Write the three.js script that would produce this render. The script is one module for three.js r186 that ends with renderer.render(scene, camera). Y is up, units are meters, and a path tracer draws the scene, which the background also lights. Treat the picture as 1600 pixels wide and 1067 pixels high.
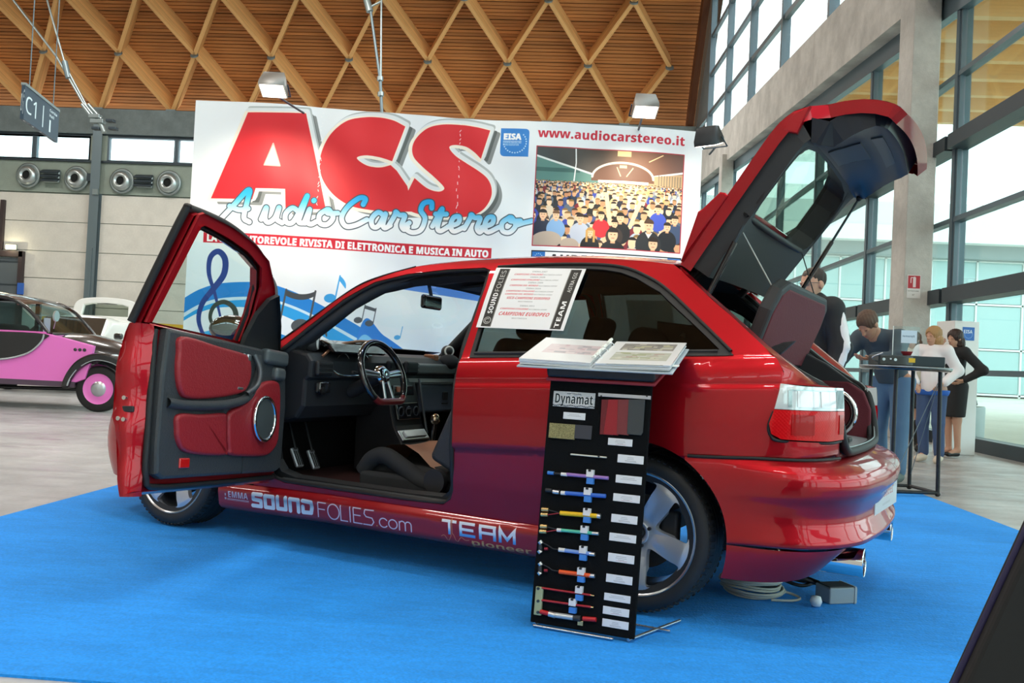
import * as THREE from 'three';
import { RoundedBoxGeometry } from 'three/addons/geometries/RoundedBoxGeometry.js';
import { mergeGeometries } from 'three/addons/utils/BufferGeometryUtils.js';
import { RectAreaLightUniformsLib } from 'three/addons/lights/RectAreaLightUniformsLib.js';

// ---------- camera, sky, exposure, large lights ----------
const scene = new THREE.Scene();
const FPX = 1404.76, PW = 1600, PH = 1067;
const camera = new THREE.PerspectiveCamera(2 * Math.atan(PH / 2 / FPX) * 180 / Math.PI, PW / PH, 0.05, 400);
camera.position.set(0, 0.9404, 0);
camera.rotation.set(0.020454, 0.067842, 0.048389, 'YXZ');
camera.updateMatrixWorld(true);
const renderer = new THREE.WebGLRenderer({ antialias: true });
renderer.toneMapping = THREE.LinearToneMapping;
renderer.toneMappingExposure = 1.0;
renderer.shadowMap.enabled = true;
renderer.shadowMap.type = THREE.PCFSoftShadowMap;
RectAreaLightUniformsLib.init();
scene.background = new THREE.Color().setRGB(0.93, 0.98, 1.0);   // bright overcast sky
scene.backgroundIntensity = 3.4;

// ---------- helpers ----------
let seed = 7;
const rnd = () => { seed = (seed * 1664525 + 1013904223) >>> 0; return seed / 4294967296; };
const rr = (a, b) => a + (b - a) * rnd();
const V = (x, y, z) => new THREE.Vector3(x, y, z);
const lerp = (a, b, t) => a + (b - a) * t;
const clamp = (x, a, b) => Math.min(b, Math.max(a, x));
const sstep = (a, b, x) => { const t = clamp((x - a) / (b - a), 0, 1); return t * t * (3 - 2 * t); };
// piecewise linear table
const table = (t) => (x) => { if (x <= t[0][0]) return t[0][1]; for (let i = 1; i < t.length; i++) if (x <= t[i][0]) return lerp(t[i - 1][1], t[i][1], (x - t[i - 1][0]) / (t[i][0] - t[i - 1][0])); return t[t.length - 1][1]; };
// a photo pixel gives a direction; the distance comes from the plane it lies on (axis 0 x, 1 y, 2 z)
function at(px, py, axis, value) {
  const d = V((px - PW / 2) / FPX, (PH / 2 - py) / FPX, -1).applyQuaternion(camera.quaternion), o = camera.position;
  return d.multiplyScalar((value - o.getComponent(axis)) / d.getComponent(axis)).add(o);
}
const lin = (r, g, b) => new THREE.Color().setRGB(r, g, b);
function mat(color, rough = 0.6, metal = 0, extra = {}) {
  return new THREE.MeshPhysicalMaterial({ color, roughness: rough, metalness: metal, ...extra });
}
const taken = {};
function numbered(name) { if (!(name in taken)) { taken[name] = 0; return name; } taken[name]++; return name + '_' + String(taken[name]).padStart(3, '0'); }
function mesh(name, geo, m, parent) {
  const o = new THREE.Mesh(Array.isArray(geo) ? join(geo) : geo, m); o.name = parent && parent !== scene ? name : numbered(name);
  o.castShadow = o.receiveShadow = true; (parent || scene).add(o); return o;
}
function sub(name, parent, x = 0, y = 0, z = 0) { const g = new THREE.Group(); g.name = name; g.position.set(x, y, z); parent.add(g); return g; }
function tag(o, label, category, group) { o.userData.label = label; o.userData.category = category; if (group) o.userData.group = group; return o; }
function thing(name, label, category, [x, y, z] = [0, 0, 0], turn = 0, group) {
  const g = new THREE.Group(); g.name = numbered(name); g.position.set(x, y, z); g.rotation.y = turn; scene.add(g); return tag(g, label, category, group);
}
function struct(name, geo, m) { const o = mesh(name, geo, m, scene); o.userData.kind = 'structure'; return o; }
function structGroup(name) { const g = new THREE.Group(); g.name = numbered(name); g.userData.kind = 'structure'; scene.add(g); return g; }
function join(list) {
  const clean = list.map((g) => { let h = g.index ? g.toNonIndexed() : g.clone(); for (const k of Object.keys(h.attributes)) if (!['position', 'normal', 'uv'].includes(k)) h.deleteAttribute(k); if (!h.attributes.uv) h.setAttribute('uv', new THREE.BufferAttribute(new Float32Array(h.attributes.position.count * 2), 2)); if (!h.attributes.normal) h.computeVertexNormals(); return h; });
  return mergeGeometries(clean);
}
function place(g, x = 0, y = 0, z = 0, rx = 0, ry = 0, rz = 0) {
  return g.applyMatrix4(new THREE.Matrix4().compose(V(x, y, z), new THREE.Quaternion().setFromEuler(new THREE.Euler(rx, ry, rz, 'YXZ')), V(1, 1, 1)));
}
const box = (w, h, d, x = 0, y = 0, z = 0, rx = 0, ry = 0, rz = 0) => place(new THREE.BoxGeometry(w, h, d), x, y, z, rx, ry, rz);
const rbox = (w, h, d, r, x = 0, y = 0, z = 0, rx = 0, ry = 0, rz = 0, seg = 3) => place(new RoundedBoxGeometry(w, h, d, seg, Math.min(r, w / 2.01, h / 2.01, d / 2.01)), x, y, z, rx, ry, rz);
const cyl = (r1, r2, h, seg = 24, x = 0, y = 0, z = 0, rx = 0, ry = 0, rz = 0) => place(new THREE.CylinderGeometry(r1, r2, h, seg), x, y, z, rx, ry, rz);
const ball = (r, sx = 1, sy = 1, sz = 1, x = 0, y = 0, z = 0, seg = 20) => place(new THREE.SphereGeometry(r, seg, Math.round(seg * 0.7)).scale(sx, sy, sz), x, y, z);
function rod(a, b, r, seg = 10, r2 = r) {
  const d = V().subVectors(b, a), g = new THREE.CylinderGeometry(r2, r, d.length(), seg);
  g.applyQuaternion(new THREE.Quaternion().setFromUnitVectors(V(0, 1, 0), d.clone().normalize()));
  return g.translate((a.x + b.x) / 2, (a.y + b.y) / 2, (a.z + b.z) / 2);
}
// box whose long axis runs from a to b; up gives the direction of its height
function beam(a, b, w, h, up = V(0, 1, 0), shift = 0) {
  const x = V().subVectors(b, a), L = x.length(); x.normalize();
  const z = V().crossVectors(x, up).normalize(), y = V().crossVectors(z, x).normalize();
  const g = new THREE.BoxGeometry(L, h, w); g.translate(0, shift, 0);
  const uv = g.attributes.uv; for (let i = 0; i < uv.count; i++) uv.setXY(i, uv.getX(i) * L, uv.getY(i) * h);
  return g.applyMatrix4(new THREE.Matrix4().makeBasis(x, y, z).setPosition((a.x + b.x) / 2, (a.y + b.y) / 2, (a.z + b.z) / 2));
}
function tube(pts, r, { closed = false, seg = 8, n = 0, tension = 0.5 } = {}) {
  const c = new THREE.CatmullRomCurve3(pts.map((p) => (p.isVector3 ? p : V(...p))), closed, 'catmullrom', tension);
  return new THREE.TubeGeometry(c, n || pts.length * 6, r, seg, closed);
}
const lathe = (pts, seg = 48) => new THREE.LatheGeometry(pts.map(([x, y]) => new THREE.Vector2(x, y)), seg);
function shapeOf(pts) { return new THREE.Shape(pts.map(([x, y]) => new THREE.Vector2(x, y))); }
function smoothLoop(pts, n = 6) { const c = new THREE.CatmullRomCurve3(pts.map(([x, y]) => V(x, y, 0)), true, 'catmullrom', 0.5); return c.getPoints(pts.length * n).slice(0, -1).map((p) => [p.x, p.y]); }
function extr(pts, depth, bevel = 0, x = 0, y = 0, z = 0, rx = 0, ry = 0, rz = 0, seg = 2) {
  return place(new THREE.ExtrudeGeometry(shapeOf(pts), { depth, bevelEnabled: bevel > 0, bevelSize: bevel, bevelThickness: bevel, bevelOffset: -bevel, bevelSegments: seg, curveSegments: 6 }), x, y, z, rx, ry, rz);
}
function gridGeo(nu, nv, fn, closeU = false) {
  const p = [], uv = [], ix = [];
  for (let j = 0; j <= nv; j++) for (let i = 0; i <= nu; i++) { p.push(...fn(i / nu, j / nv)); uv.push(i / nu, j / nv); }
  for (let j = 0; j < nv; j++) for (let i = 0; i < nu; i++) { const a = j * (nu + 1) + i, b = a + 1, c = a + nu + 1, d = c + 1; ix.push(a, b, d, a, d, c); }
  const g = new THREE.BufferGeometry(); g.setAttribute('position', new THREE.Float32BufferAttribute(p, 3)); g.setAttribute('uv', new THREE.Float32BufferAttribute(uv, 2)); g.setIndex(ix); g.computeVertexNormals(); return g;
}
// loft through rings of points (arrays of equal length), open or closed rings
function loft(rings, closed = true) {
  const n = rings[0].length, m = closed ? n : n - 1;
  return gridGeo(m, rings.length - 1, (u, v) => rings[Math.round(v * (rings.length - 1))][Math.round(u * m) % n]);
}
function mirrorZ(g) {
  const h = (g.index ? g.toNonIndexed() : g.clone()); h.scale(1, 1, -1);
  for (const k of Object.keys(h.attributes)) { const a = h.attributes[k], s = a.itemSize; for (let i = 0; i + 2 < a.count; i += 3) for (let c = 0; c < s; c++) { const t = a.array[(i + 1) * s + c]; a.array[(i + 1) * s + c] = a.array[(i + 2) * s + c]; a.array[(i + 2) * s + c] = t; } }
  return h;
}
// a sheet: polygon (with holes) in (s, t), cut along a grid and laid on the surface F(s, t); rim = depth of the turned-in edge
function sheet(outline, holes, F, { ss = 0.05, ts = 0.05, tLines = null, off = 0, rim = 0, uv = null, rimOnly = false, rimHoles = true } = {}) {
  const P = [], N = [], U = [], e = 1e-3;
  const pt = (s, t) => F(s, t);
  const nrm = (s, t) => { const a = F(s - e, t), b = F(s + e, t), c = F(s, t - e), d = F(s, t + e); const u = V(b[0] - a[0], b[1] - a[1], b[2] - a[2]), v = V(d[0] - c[0], d[1] - c[1], d[2] - c[2]); return u.cross(v).normalize(); };
  const vert = (s, t, o) => { const p = pt(s, t), n = nrm(s, t); P.push(p[0] + n.x * o, p[1] + n.y * o, p[2] + n.z * o); N.push(n.x, n.y, n.z); const q = uv ? uv(s, t) : [s, t]; U.push(q[0], q[1]); };
  const o2 = outline.map(([x, y]) => new THREE.Vector2(x, y)), h2 = holes.map((h) => h.map(([x, y]) => new THREE.Vector2(x, y)));
  if (THREE.ShapeUtils.isClockWise(o2)) o2.reverse();
  h2.forEach((h) => { if (!THREE.ShapeUtils.isClockWise(h)) h.reverse(); });
  const all = o2.concat(...h2), tris = THREE.ShapeUtils.triangulateShape(o2, h2);
  const smin = Math.min(...o2.map((p) => p.x)), smax = Math.max(...o2.map((p) => p.x)), tmin = Math.min(...o2.map((p) => p.y)), tmax = Math.max(...o2.map((p) => p.y));
  const cuts = (a, b, st) => { const n = Math.max(1, Math.ceil((b - a) / st)), r = []; for (let i = 1; i < n; i++) r.push(lerp(a, b, i / n)); return r; };
  const sl = [-1e9, ...cuts(smin, smax, ss), 1e9], tl = [-1e9, ...(tLines ? tLines.filter((v) => v > tmin + 1e-4 && v < tmax - 1e-4) : cuts(tmin, tmax, ts)), 1e9];
  const clip = (poly, ax, v, keepLess) => { const r = []; for (let i = 0; i < poly.length; i++) { const a = poly[i], b = poly[(i + 1) % poly.length], da = keepLess ? v - a[ax] : a[ax] - v, db = keepLess ? v - b[ax] : b[ax] - v; if (da >= 0) r.push(a); if ((da > 0 && db < 0) || (da < 0 && db > 0)) { const k = da / (da - db); r.push([lerp(a[0], b[0], k), lerp(a[1], b[1], k)]); } } return r; };
  if (!rimOnly) for (const [a, b, c] of tris) {
    const tri = [a, b, c].map((i) => [all[i].x, all[i].y]);
    for (let i = 0; i + 1 < sl.length; i++) {
      const s0 = sl[i], s1 = sl[i + 1];
      if (Math.min(tri[0][0], tri[1][0], tri[2][0]) > s1 || Math.max(tri[0][0], tri[1][0], tri[2][0]) < s0) continue;
      let col = clip(clip(tri, 0, s0, false), 0, s1, true); if (col.length < 3) continue;
      for (let j = 0; j + 1 < tl.length; j++) {
        const q = clip(clip(col, 1, tl[j], false), 1, tl[j + 1], true); if (q.length < 3) continue;
        for (let k = 1; k + 1 < q.length; k++) { const ar = Math.abs((q[k][0] - q[0][0]) * (q[k + 1][1] - q[0][1]) - (q[k + 1][0] - q[0][0]) * (q[k][1] - q[0][1])); if (ar < 1e-9) continue; vert(...q[0], off); vert(...q[k], off); vert(...q[k + 1], off); }
      }
    }
  }
  if (rim) for (const loop of rimHoles ? [o2, ...h2] : [o2]) for (let i = 0; i < loop.length; i++) {
    const a = loop[i], b = loop[(i + 1) % loop.length], n = Math.max(1, Math.ceil(a.distanceTo(b) / 0.06));
    for (let k = 0; k < n; k++) {
      const q = [k / n, (k + 1) / n].map((t) => [lerp(a.x, b.x, t), lerp(a.y, b.y, t)]);
      const c = q.map(([s, t]) => { const p = pt(s, t), m = nrm(s, t); return [V(p[0] + m.x * off, p[1] + m.y * off, p[2] + m.z * off), V(p[0] + m.x * (off - rim), p[1] + m.y * (off - rim), p[2] + m.z * (off - rim))]; });
      const f = V().subVectors(c[0][1], c[0][0]).cross(V().subVectors(c[1][0], c[0][0])).normalize();
      const u0 = uv ? uv(...q[0]) : q[0], u1 = uv ? uv(...q[1]) : q[1], dx = u1[1] - u0[1], dy = u0[0] - u1[0], us = [u0, [u0[0] + dx, u0[1] + dy], [u1[0] + dx, u1[1] + dy], u0, [u1[0] + dx, u1[1] + dy], u1];
      [c[0][0], c[0][1], c[1][1], c[0][0], c[1][1], c[1][0]].forEach((v, k2) => { P.push(v.x, v.y, v.z); N.push(f.x, f.y, f.z); U.push(us[k2][0], us[k2][1]); });
    }
  }
  const g = new THREE.BufferGeometry(); g.setAttribute('position', new THREE.Float32BufferAttribute(P, 3)); g.setAttribute('normal', new THREE.Float32BufferAttribute(N, 3)); g.setAttribute('uv', new THREE.Float32BufferAttribute(U, 2)); return g;
}
const flat = (z = 0) => (s, t) => [s, t, z];
function canvasTex(w, h, draw, rep) {
  const c = document.createElement('canvas'); c.width = w; c.height = h; const x = c.getContext('2d'); draw(x, w, h);
  const t = new THREE.CanvasTexture(c); t.colorSpace = THREE.SRGBColorSpace; t.magFilter = THREE.LinearFilter; if (rep) { t.wrapS = t.wrapT = THREE.RepeatWrapping; t.repeat.set(...rep); } return t;
}
function dataTex(n, fn, srgb = true, m = n) {
  const d = new Uint8Array(n * m * 4); for (let y = 0; y < m; y++) for (let x = 0; x < n; x++) { const c = fn(x / n, y / m, x, y), i = (y * n + x) * 4; d[i] = clamp(c[0], 0, 255); d[i + 1] = clamp(c[1], 0, 255); d[i + 2] = clamp(c[2], 0, 255); d[i + 3] = 255; }
  const t = new THREE.DataTexture(d, n, m); t.magFilter = THREE.LinearFilter; t.wrapS = t.wrapT = THREE.RepeatWrapping; if (srgb) t.colorSpace = THREE.SRGBColorSpace; t.needsUpdate = true; return t;
}
// tiling value noise
const hash = (x, y, s) => { let h = (x * 374761393 + y * 668265263 + s * 1442695041) | 0; h = Math.imul(h ^ (h >>> 13), 1274126177); return ((h ^ (h >>> 16)) >>> 0) / 4294967296; };
function vnoise(u, v, p, q = p, s = 0) { const x = u * p, y = v * q, i = Math.floor(x), j = Math.floor(y), a = x - i, b = y - j, f = a * a * (3 - 2 * a), g = b * b * (3 - 2 * b), H = (m, n) => hash(((m % p) + p) % p, ((n % q) + q) % q, s); return lerp(lerp(H(i, j), H(i + 1, j), f), lerp(H(i, j + 1), H(i + 1, j + 1), f), g); }
const rep = (t, x, y) => { const c = t.clone(); c.repeat.set(x, y); c.needsUpdate = true; return c; };
const glassMat = (color, rough = 0.02) => mat(color, rough, 0, { transmission: 1, thickness: 0, ior: 1.45, specularIntensity: 0.8 });
// ---------- the hall: floor, walls, vault ----------
const XR = 5.6, XL = -42, ZB = -45, ZF = 15;
const texConcrete = dataTex(512, (u, v) => { const n = 0.45 * vnoise(u, v, 5, 5, 1) + 0.3 * vnoise(u, v, 17, 17, 2) + 0.15 * vnoise(u, v, 61, 61, 3) + 0.1 * vnoise(u, v, 200, 200, 4); const c = 196 + (n - 0.5) * 56; return [c, c * 0.99, c * 0.965]; });
const texConcreteBump = dataTex(256, (u, v) => { const n = 255 * (0.5 * vnoise(u, v, 30, 30, 5) + 0.5 * vnoise(u, v, 110, 110, 6)); return [n, n, n]; }, false);
const texFloor = dataTex(1024, (u, v) => { const st = 0.5 * vnoise(u, v, 6, 90, 8) + 0.5 * vnoise(u, v, 9, 260, 9); const n = 0.35 * vnoise(u, v, 7, 7, 11) + 0.25 * vnoise(u, v, 40, 40, 12) + 0.25 * st + 0.15 * vnoise(u, v, 256, 256, 13); const c = 168 + (n - 0.5) * 70; return [c, c * 1.0, c * 1.0]; });
const texFloorR = dataTex(512, (u, v) => { const n = 0.6 * vnoise(u, v, 5, 60, 18) + 0.4 * vnoise(u, v, 30, 30, 19), c = 80 + n * 110; return [c, c, c]; }, false);
const floorM = mat(0xffffff, 0.75, 0, { map: rep(texFloor, 0.2, 0.2), roughnessMap: rep(texFloorR, 0.17, 0.17) });
const concreteM = mat(0xffffff, 0.85, 0, { map: rep(texConcrete, 0.3, 0.3), bumpMap: rep(texConcreteBump, 0.8, 0.8), bumpScale: 0.004 });
const concreteDarkM = mat(0x93a3a8, 0.85, 0, { map: rep(texConcrete, 0.25, 0.25) });
const texPanel = dataTex(512, (u, v) => { const n = 0.5 * vnoise(u, v, 4, 4, 61) + 0.3 * vnoise(u, v, 23, 23, 62) + 0.2 * vnoise(u, v, 160, 160, 63); const c = 214 + (n - 0.5) * 30; return [c, c * 0.985, c * 0.94]; });
const panelM = mat(0xffffff, 0.8, 0, { map: rep(texPanel, 0.12, 0.12) });
const bandM = mat(0xa7b8b4, 0.7, 0, { map: rep(texPanel, 0.2, 0.2) });
const steelM = mat(0x75858b, 0.45, 0.5), steelDarkM = mat(0x3c474e, 0.45, 0.4), galvM = mat(0x9aa7a8, 0.4, 0.7), frameM = mat(0x5f6f78, 0.4, 0.4);
const wallPaneM = glassMat(0xe4f4f2), clearPaneM = glassMat(0xf4fbfb);
const uvBox = (g) => { const p = g.attributes.position, n = g.attributes.normal, uv = g.attributes.uv; for (let i = 0; i < p.count; i++) { const ax = Math.abs(n.getX(i)), ay = Math.abs(n.getY(i)), az = Math.abs(n.getZ(i)); if (ay >= ax && ay >= az) uv.setXY(i, p.getX(i), p.getZ(i)); else if (ax >= az) uv.setXY(i, p.getZ(i), p.getY(i)); else uv.setXY(i, p.getX(i), p.getY(i)); } return g; };
{
  struct('floor', uvBox(box(XR - XL + 0.6, 0.2, ZF - ZB + 0.6, (XR + XL) / 2, -0.1, (ZF + ZB) / 2)), floorM);
}
// blue show carpet
const texCarpet = dataTex(512, (u, v) => { const n = 0.5 * vnoise(u, v, 250, 250, 21) + 0.25 * vnoise(u, v, 20, 90, 22) + 0.25 * vnoise(u, v, 5, 14, 23), k = 1 + (n - 0.5) * 0.22; return [28 * k, 146 * k, 240 * k]; });
const texCarpetB = dataTex(256, (u, v) => { const n = 255 * (0.6 * vnoise(u, v, 128, 128, 25) + 0.4 * vnoise(u, v, 12, 40, 26)); return [n, n, n]; }, false);
const carpetM = mat(0xffffff, 0.92, 0, { map: rep(texCarpet, 0.7, 0.7), bumpMap: rep(texCarpetB, 1.6, 1.6), bumpScale: 0.003, sheen: 0.4, sheenRoughness: 0.6, sheenColor: lin(0.15, 0.4, 0.8) });
tag(mesh('show_carpet', uvBox(box(5.8, 0.008, 5.3, 0.0, 0.004, -5.05)), carpetM), 'bright blue exhibition carpet laid under the red hatchback', 'carpet');

// back wall: panels between steel posts, a grey band with air nozzles, clerestory, spring beam
{
  const T = 0.3, wall = struct('wall_back', uvBox(box(XR - XL, 8.5, T, (XR + XL) / 2, 4.25, ZB - T / 2 - 0.06)), bandM);
  const posts = []; for (let x = -25 + 9.9 * 3; x > XL; x -= 9.9) posts.push(x); // steel posts every bay
  const rows = [0.05, 1.18, 2.6, 4.02, 5.44, 6.98, 8.46];
  const edges = [XR, ...posts, XL];
  for (let b = 0; b + 1 < edges.length; b++) for (let r = 0; r + 1 < rows.length; r++) {
    const x1 = edges[b] - 0.2, x0 = edges[b + 1] + 0.2, h = rows[r + 1] - rows[r] - 0.035;
    mesh('wall_panel', uvBox(box(x1 - x0, h, 0.08, (x0 + x1) / 2, rows[r] + h / 2 + 0.017, ZB - 0.03 + rr(-0.008, 0.008))), panelM, wall);
  }
  let trimN = 1; const trim = (g, m) => struct('trim_' + trimN++, g, m);
  for (const x of posts) {
    trim([box(0.5, 12.3, 0.02, x, 6.15, ZB + 0.32), box(0.03, 12.3, 0.3, x, 6.15, ZB + 0.16), box(0.5, 12.3, 0.02, x, 6.15, ZB + 0.02), box(0.09, 5.6, 0.04, x + 0.05, 2.85, ZB + 0.36)], steelM);
    trim(box(0.55, 0.4, 0.2, x - 0.2, 9.32, ZB + 0.2), steelDarkM); trim(box(0.28, 0.28, 0.1, x + 0.1, 8.55, ZB + 0.4), galvM);
  }
  mesh('grey_band', uvBox(box(XR - XL, 1.66, 0.36, (XR + XL) / 2, 9.34, ZB - 0.12)), bandM, wall);
  trim(box(XR - XL, 0.1, 0.46, (XR + XL) / 2, 10.17, ZB - 0.05), steelDarkM);
  trim(box(XR - XL, 0.16, 0.4, (XR + XL) / 2, 11.56, ZB - 0.08), steelDarkM);
  // clerestory windows: two panes to a bay
  let n = 1;
  const paneEdges = []; for (const x of [XR, ...posts]) { if (x === XR) continue; paneEdges.push([x + 0.5, x + 4.05], [x + 4.2, x + 9.4]); }
  const cl = [...paneEdges, [-30.9, -28.58], [-28.42, -25.5]];
  for (const [a, b] of cl) {
    if (b > XR - 0.3) continue;
    if (a < -25 && !(b <= -25.4)) continue;
    const w = structGroup('window_' + n++);
    mesh('window_frame', [box(0.14, 1.32, 0.2, a - 0.02, 10.85, ZB), box(0.14, 1.32, 0.2, b + 0.02, 10.85, ZB), box(b - a, 0.07, 0.2, (a + b) / 2, 10.25, ZB), box(b - a, 0.07, 0.2, (a + b) / 2, 11.46, ZB)], frameM, w);
    mesh('pane', box(b - a - 0.1, 1.2, 0.012, (a + b) / 2, 10.85, ZB), clearPaneM, w);
  }
  for (const x of posts) trim(box(0.9, 1.4, 0.35, x, 10.85, ZB - 0.05), bandM);
  mesh('wall_end', box(11.2, 1.4, 0.3, -36.5, 10.85, ZB - 0.05), bandM, wall);
  trim(uvBox(box(XR - XL, 1.3, 0.9, (XR + XL) / 2, 12.25, ZB - 0.15)), concreteDarkM);
  // gate with a dark leaf on the far left
  const gate = structGroup('door_1');
  mesh('gate_leaf', box(4.6, 5.0, 0.1, -31.2, 2.5, ZB + 0.08), mat(0x5d666b, 0.6, 0.2), gate);
  for (const y of [1.2, 2.4, 3.6, 4.8]) mesh('gate_rail', box(4.6, 0.05, 0.14, -31.2, y, ZB + 0.1), steelDarkM, gate);
  mesh('gate_frame', [box(0.22, 5.35, 0.3, -28.8, 2.67, ZB + 0.12), box(5, 0.3, 0.3, -31.2, 5.2, ZB + 0.12), box(0.2, 2.6, 0.2, -30.0, 6.7, ZB + 0.1)], mat(0x3b3031, 0.6), gate);
  // jet nozzles for air on the grey band
  const noz = () => {
    const o = thing('air_nozzle', 'round silver air jet nozzle facing straight out of the grey band', 'nozzle', [0, 0, 0], 0, 'air nozzles on the back wall band');
    mesh('housing', place(lathe([[0.30, 0], [0.62, 0.05], [0.66, 0.16], [0.58, 0.2], [0.52, 0.16]], 32), 0, 0, 0, Math.PI / 2), galvM, o);
    mesh('ball_ring', place(lathe([[0.52, 0.1], [0.5, 0.3], [0.38, 0.42], [0.25, 0.45], [0.22, 0.3], [0.05, 0.2]], 32), 0, 0, 0, Math.PI / 2), mat(0xb8c2c2, 0.3, 0.8), o);
    mesh('throat', place(new THREE.CircleGeometry(0.23, 24), 0, 0, 0.32), mat(0x101414, 0.9), o);
    return o;
  };
  const n0 = noz(); let first = true;
  for (const [px, py, turned] of [[47, 275, 0], [83, 276, 1], [122, 280, 0], [193, 284, 0], [228, 284, 1], [266, 287, 0]]) {
    const p = at(px, py, 2, ZB + 0.06);
    if (turned) {
      const d = thing('air_outlet', 'grey slatted air outlet between two round nozzles on the band', 'air outlet', [p.x, p.y, ZB + 0.075], 0, 'slatted air outlets on the back wall band');
      mesh('outlet_box', rbox(0.9, 0.7, 0.2, 0.08, 0, 0, 0.1), galvM, d);
      for (const y of [-0.22, 0, 0.22]) mesh('blade', rbox(0.95, 0.1, 0.3, 0.04, -0.0, y, 0.28, 0.5), steelDarkM, d);
    } else { const o = first ? n0 : n0.clone(); if (!first) { o.name = numbered('air_nozzle'); scene.add(o); } first = false; o.position.set(p.x, p.y, ZB + 0.075); }
  }
}
// timber lamella vault springing from the back wall; axis along x
const VR = 38, VC = V(0, 12.87 - VR * Math.cos(52 * Math.PI / 180), -45 + VR * Math.sin(52 * Math.PI / 180));
const vault = (x, ang, r) => V(x, VC.y + r * Math.cos(ang), VC.z - r * Math.sin(ang));
{
  const texWood = dataTex(512, (u, v) => { const g = 0.5 * vnoise(u, v, 6, 60, 31) + 0.3 * vnoise(u, v, 14, 160, 32) + 0.2 * vnoise(u, v, 3, 9, 33); const k = 0.86 + 0.3 * g; return [232 * k, 196 * k, 150 * k]; });
  const boardMs = [0, 1, 2, 3].map((i) => mat(lin(0.50 + 0.045 * i, 0.285 + 0.026 * i, 0.145 + 0.014 * i), 0.7, 0, { map: rep(texWood, 0.11, 0.5 + i * 0.1) }));
  const gluM = mat(0xf0d8b4, 0.6, 0, { map: rep(texWood, 0.2, 0.6) });
  const roof = structGroup('ceiling');
  const A0 = 53.5 * Math.PI / 180, Rb = VR + 1.06;
  // boards one by one over the part in view, a plain shell beyond
  const pitch = 0.175, nB = 64;
  for (let i = 0; i < nB; i++) {
    const a = A0 - (i + 0.5) * pitch / Rb, w = pitch - 0.035, c = vault((XR - 34) / 2, a, Rb);
    const g = new THREE.BoxGeometry(XR + 34, 0.06, w); const uv = g.attributes.uv; for (let k = 0; k < uv.count; k++) uv.setXY(k, uv.getX(k) * 39 + i * 3.7, uv.getY(k) * w + i * 0.37);
    g.rotateX(-a + rr(-0.02, 0.02)); g.translate(c.x, c.y + rr(-0.012, 0.012), c.z); mesh('board', g, boardMs[Math.floor(rnd() * 4)], roof);
  }
  const shell = (a0, a1, r0, x0, x1) => { const P = []; const n = 24; for (let i = 0; i <= n; i++) { const a = lerp(a0, a1, i / n); P.push([a, r0]); } return gridGeo(1, n, (u, v) => { const p = vault(lerp(x0, x1, u), lerp(a0, a1, v), r0); return [p.x, p.y, p.z]; }); };
  mesh('vault_backing', [shell(A0 + 0.02, A0 - nB * pitch / Rb, Rb + 0.06, XL, XR), shell(A0 + 0.02, -A0 - 0.02, Rb + 0.26, XL, XR + 0.6)], mat(0x3a2c1e, 0.9), roof);
  mesh('vault_lining', shell(A0 - nB * pitch / Rb, -A0, Rb, XL, XR), mat(lin(0.50, 0.27, 0.12), 0.75), roof);
  // lamellas: short curved glulam members from node to node
  const S = 3.886, x0 = -25.17, rows = 5, da = 3.12 / VR, nodeA = (j) => 52 * Math.PI / 180 - j * da;
  const nodePos = (j, k) => vault(x0 + S * (k + (j % 2 ? 0.5 : 0)), nodeA(j), VR);
  for (let j = 0; j < rows; j++) for (let k = -3; k <= 8; k++) {
    const a = nodePos(j, k);
    for (const dk of (j % 2 ? [0, 1] : [-1, 0])) {
      const b = nodePos(j + 1, k + dk); if (a.x > XR - 0.2 && b.x > XR - 0.2) continue; if (Math.max(a.x, b.x) > XR + 0.1) continue;
      const up = V((a.x + b.x) / 2, (a.y + b.y) / 2, (a.z + b.z) / 2).sub(V((a.x + b.x) / 2, VC.y, VC.z)).normalize();
      mesh('lamella', beam(a, b, 0.19, 1.08, up, 0.54), gluM, roof);
    }
    if (a.x < XR && j) mesh('node_plate', place(cyl(0.2, 0.2, 0.06, 12), a.x, a.y - 0.02, a.z, nodeA(j)), steelM, roof);
    if (!j && a.x < XR) mesh('spring_shoe', box(0.5, 0.5, 0.5, a.x, a.y - 0.12, a.z - 0.1), steelM, roof);
  }
  // edge member along the glazed gable
  mesh('edge_beam', gridGeoEdge(), mat(0x6b4526, 0.6, 0, { map: rep(texWood, 0.2, 0.6) }), roof);
  function gridGeoEdge() { const l = []; for (let j = 0; j < 12; j++) { const a = vault(XR - 0.3, A0 - j * da, VR + 0.1), b = vault(XR - 0.3, A0 - (j + 1) * da, VR + 0.1); l.push(beam(a, b, 0.3, 0.9, V(0, 1, 0.5), 0.3)); } return join(l); }
}
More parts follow.
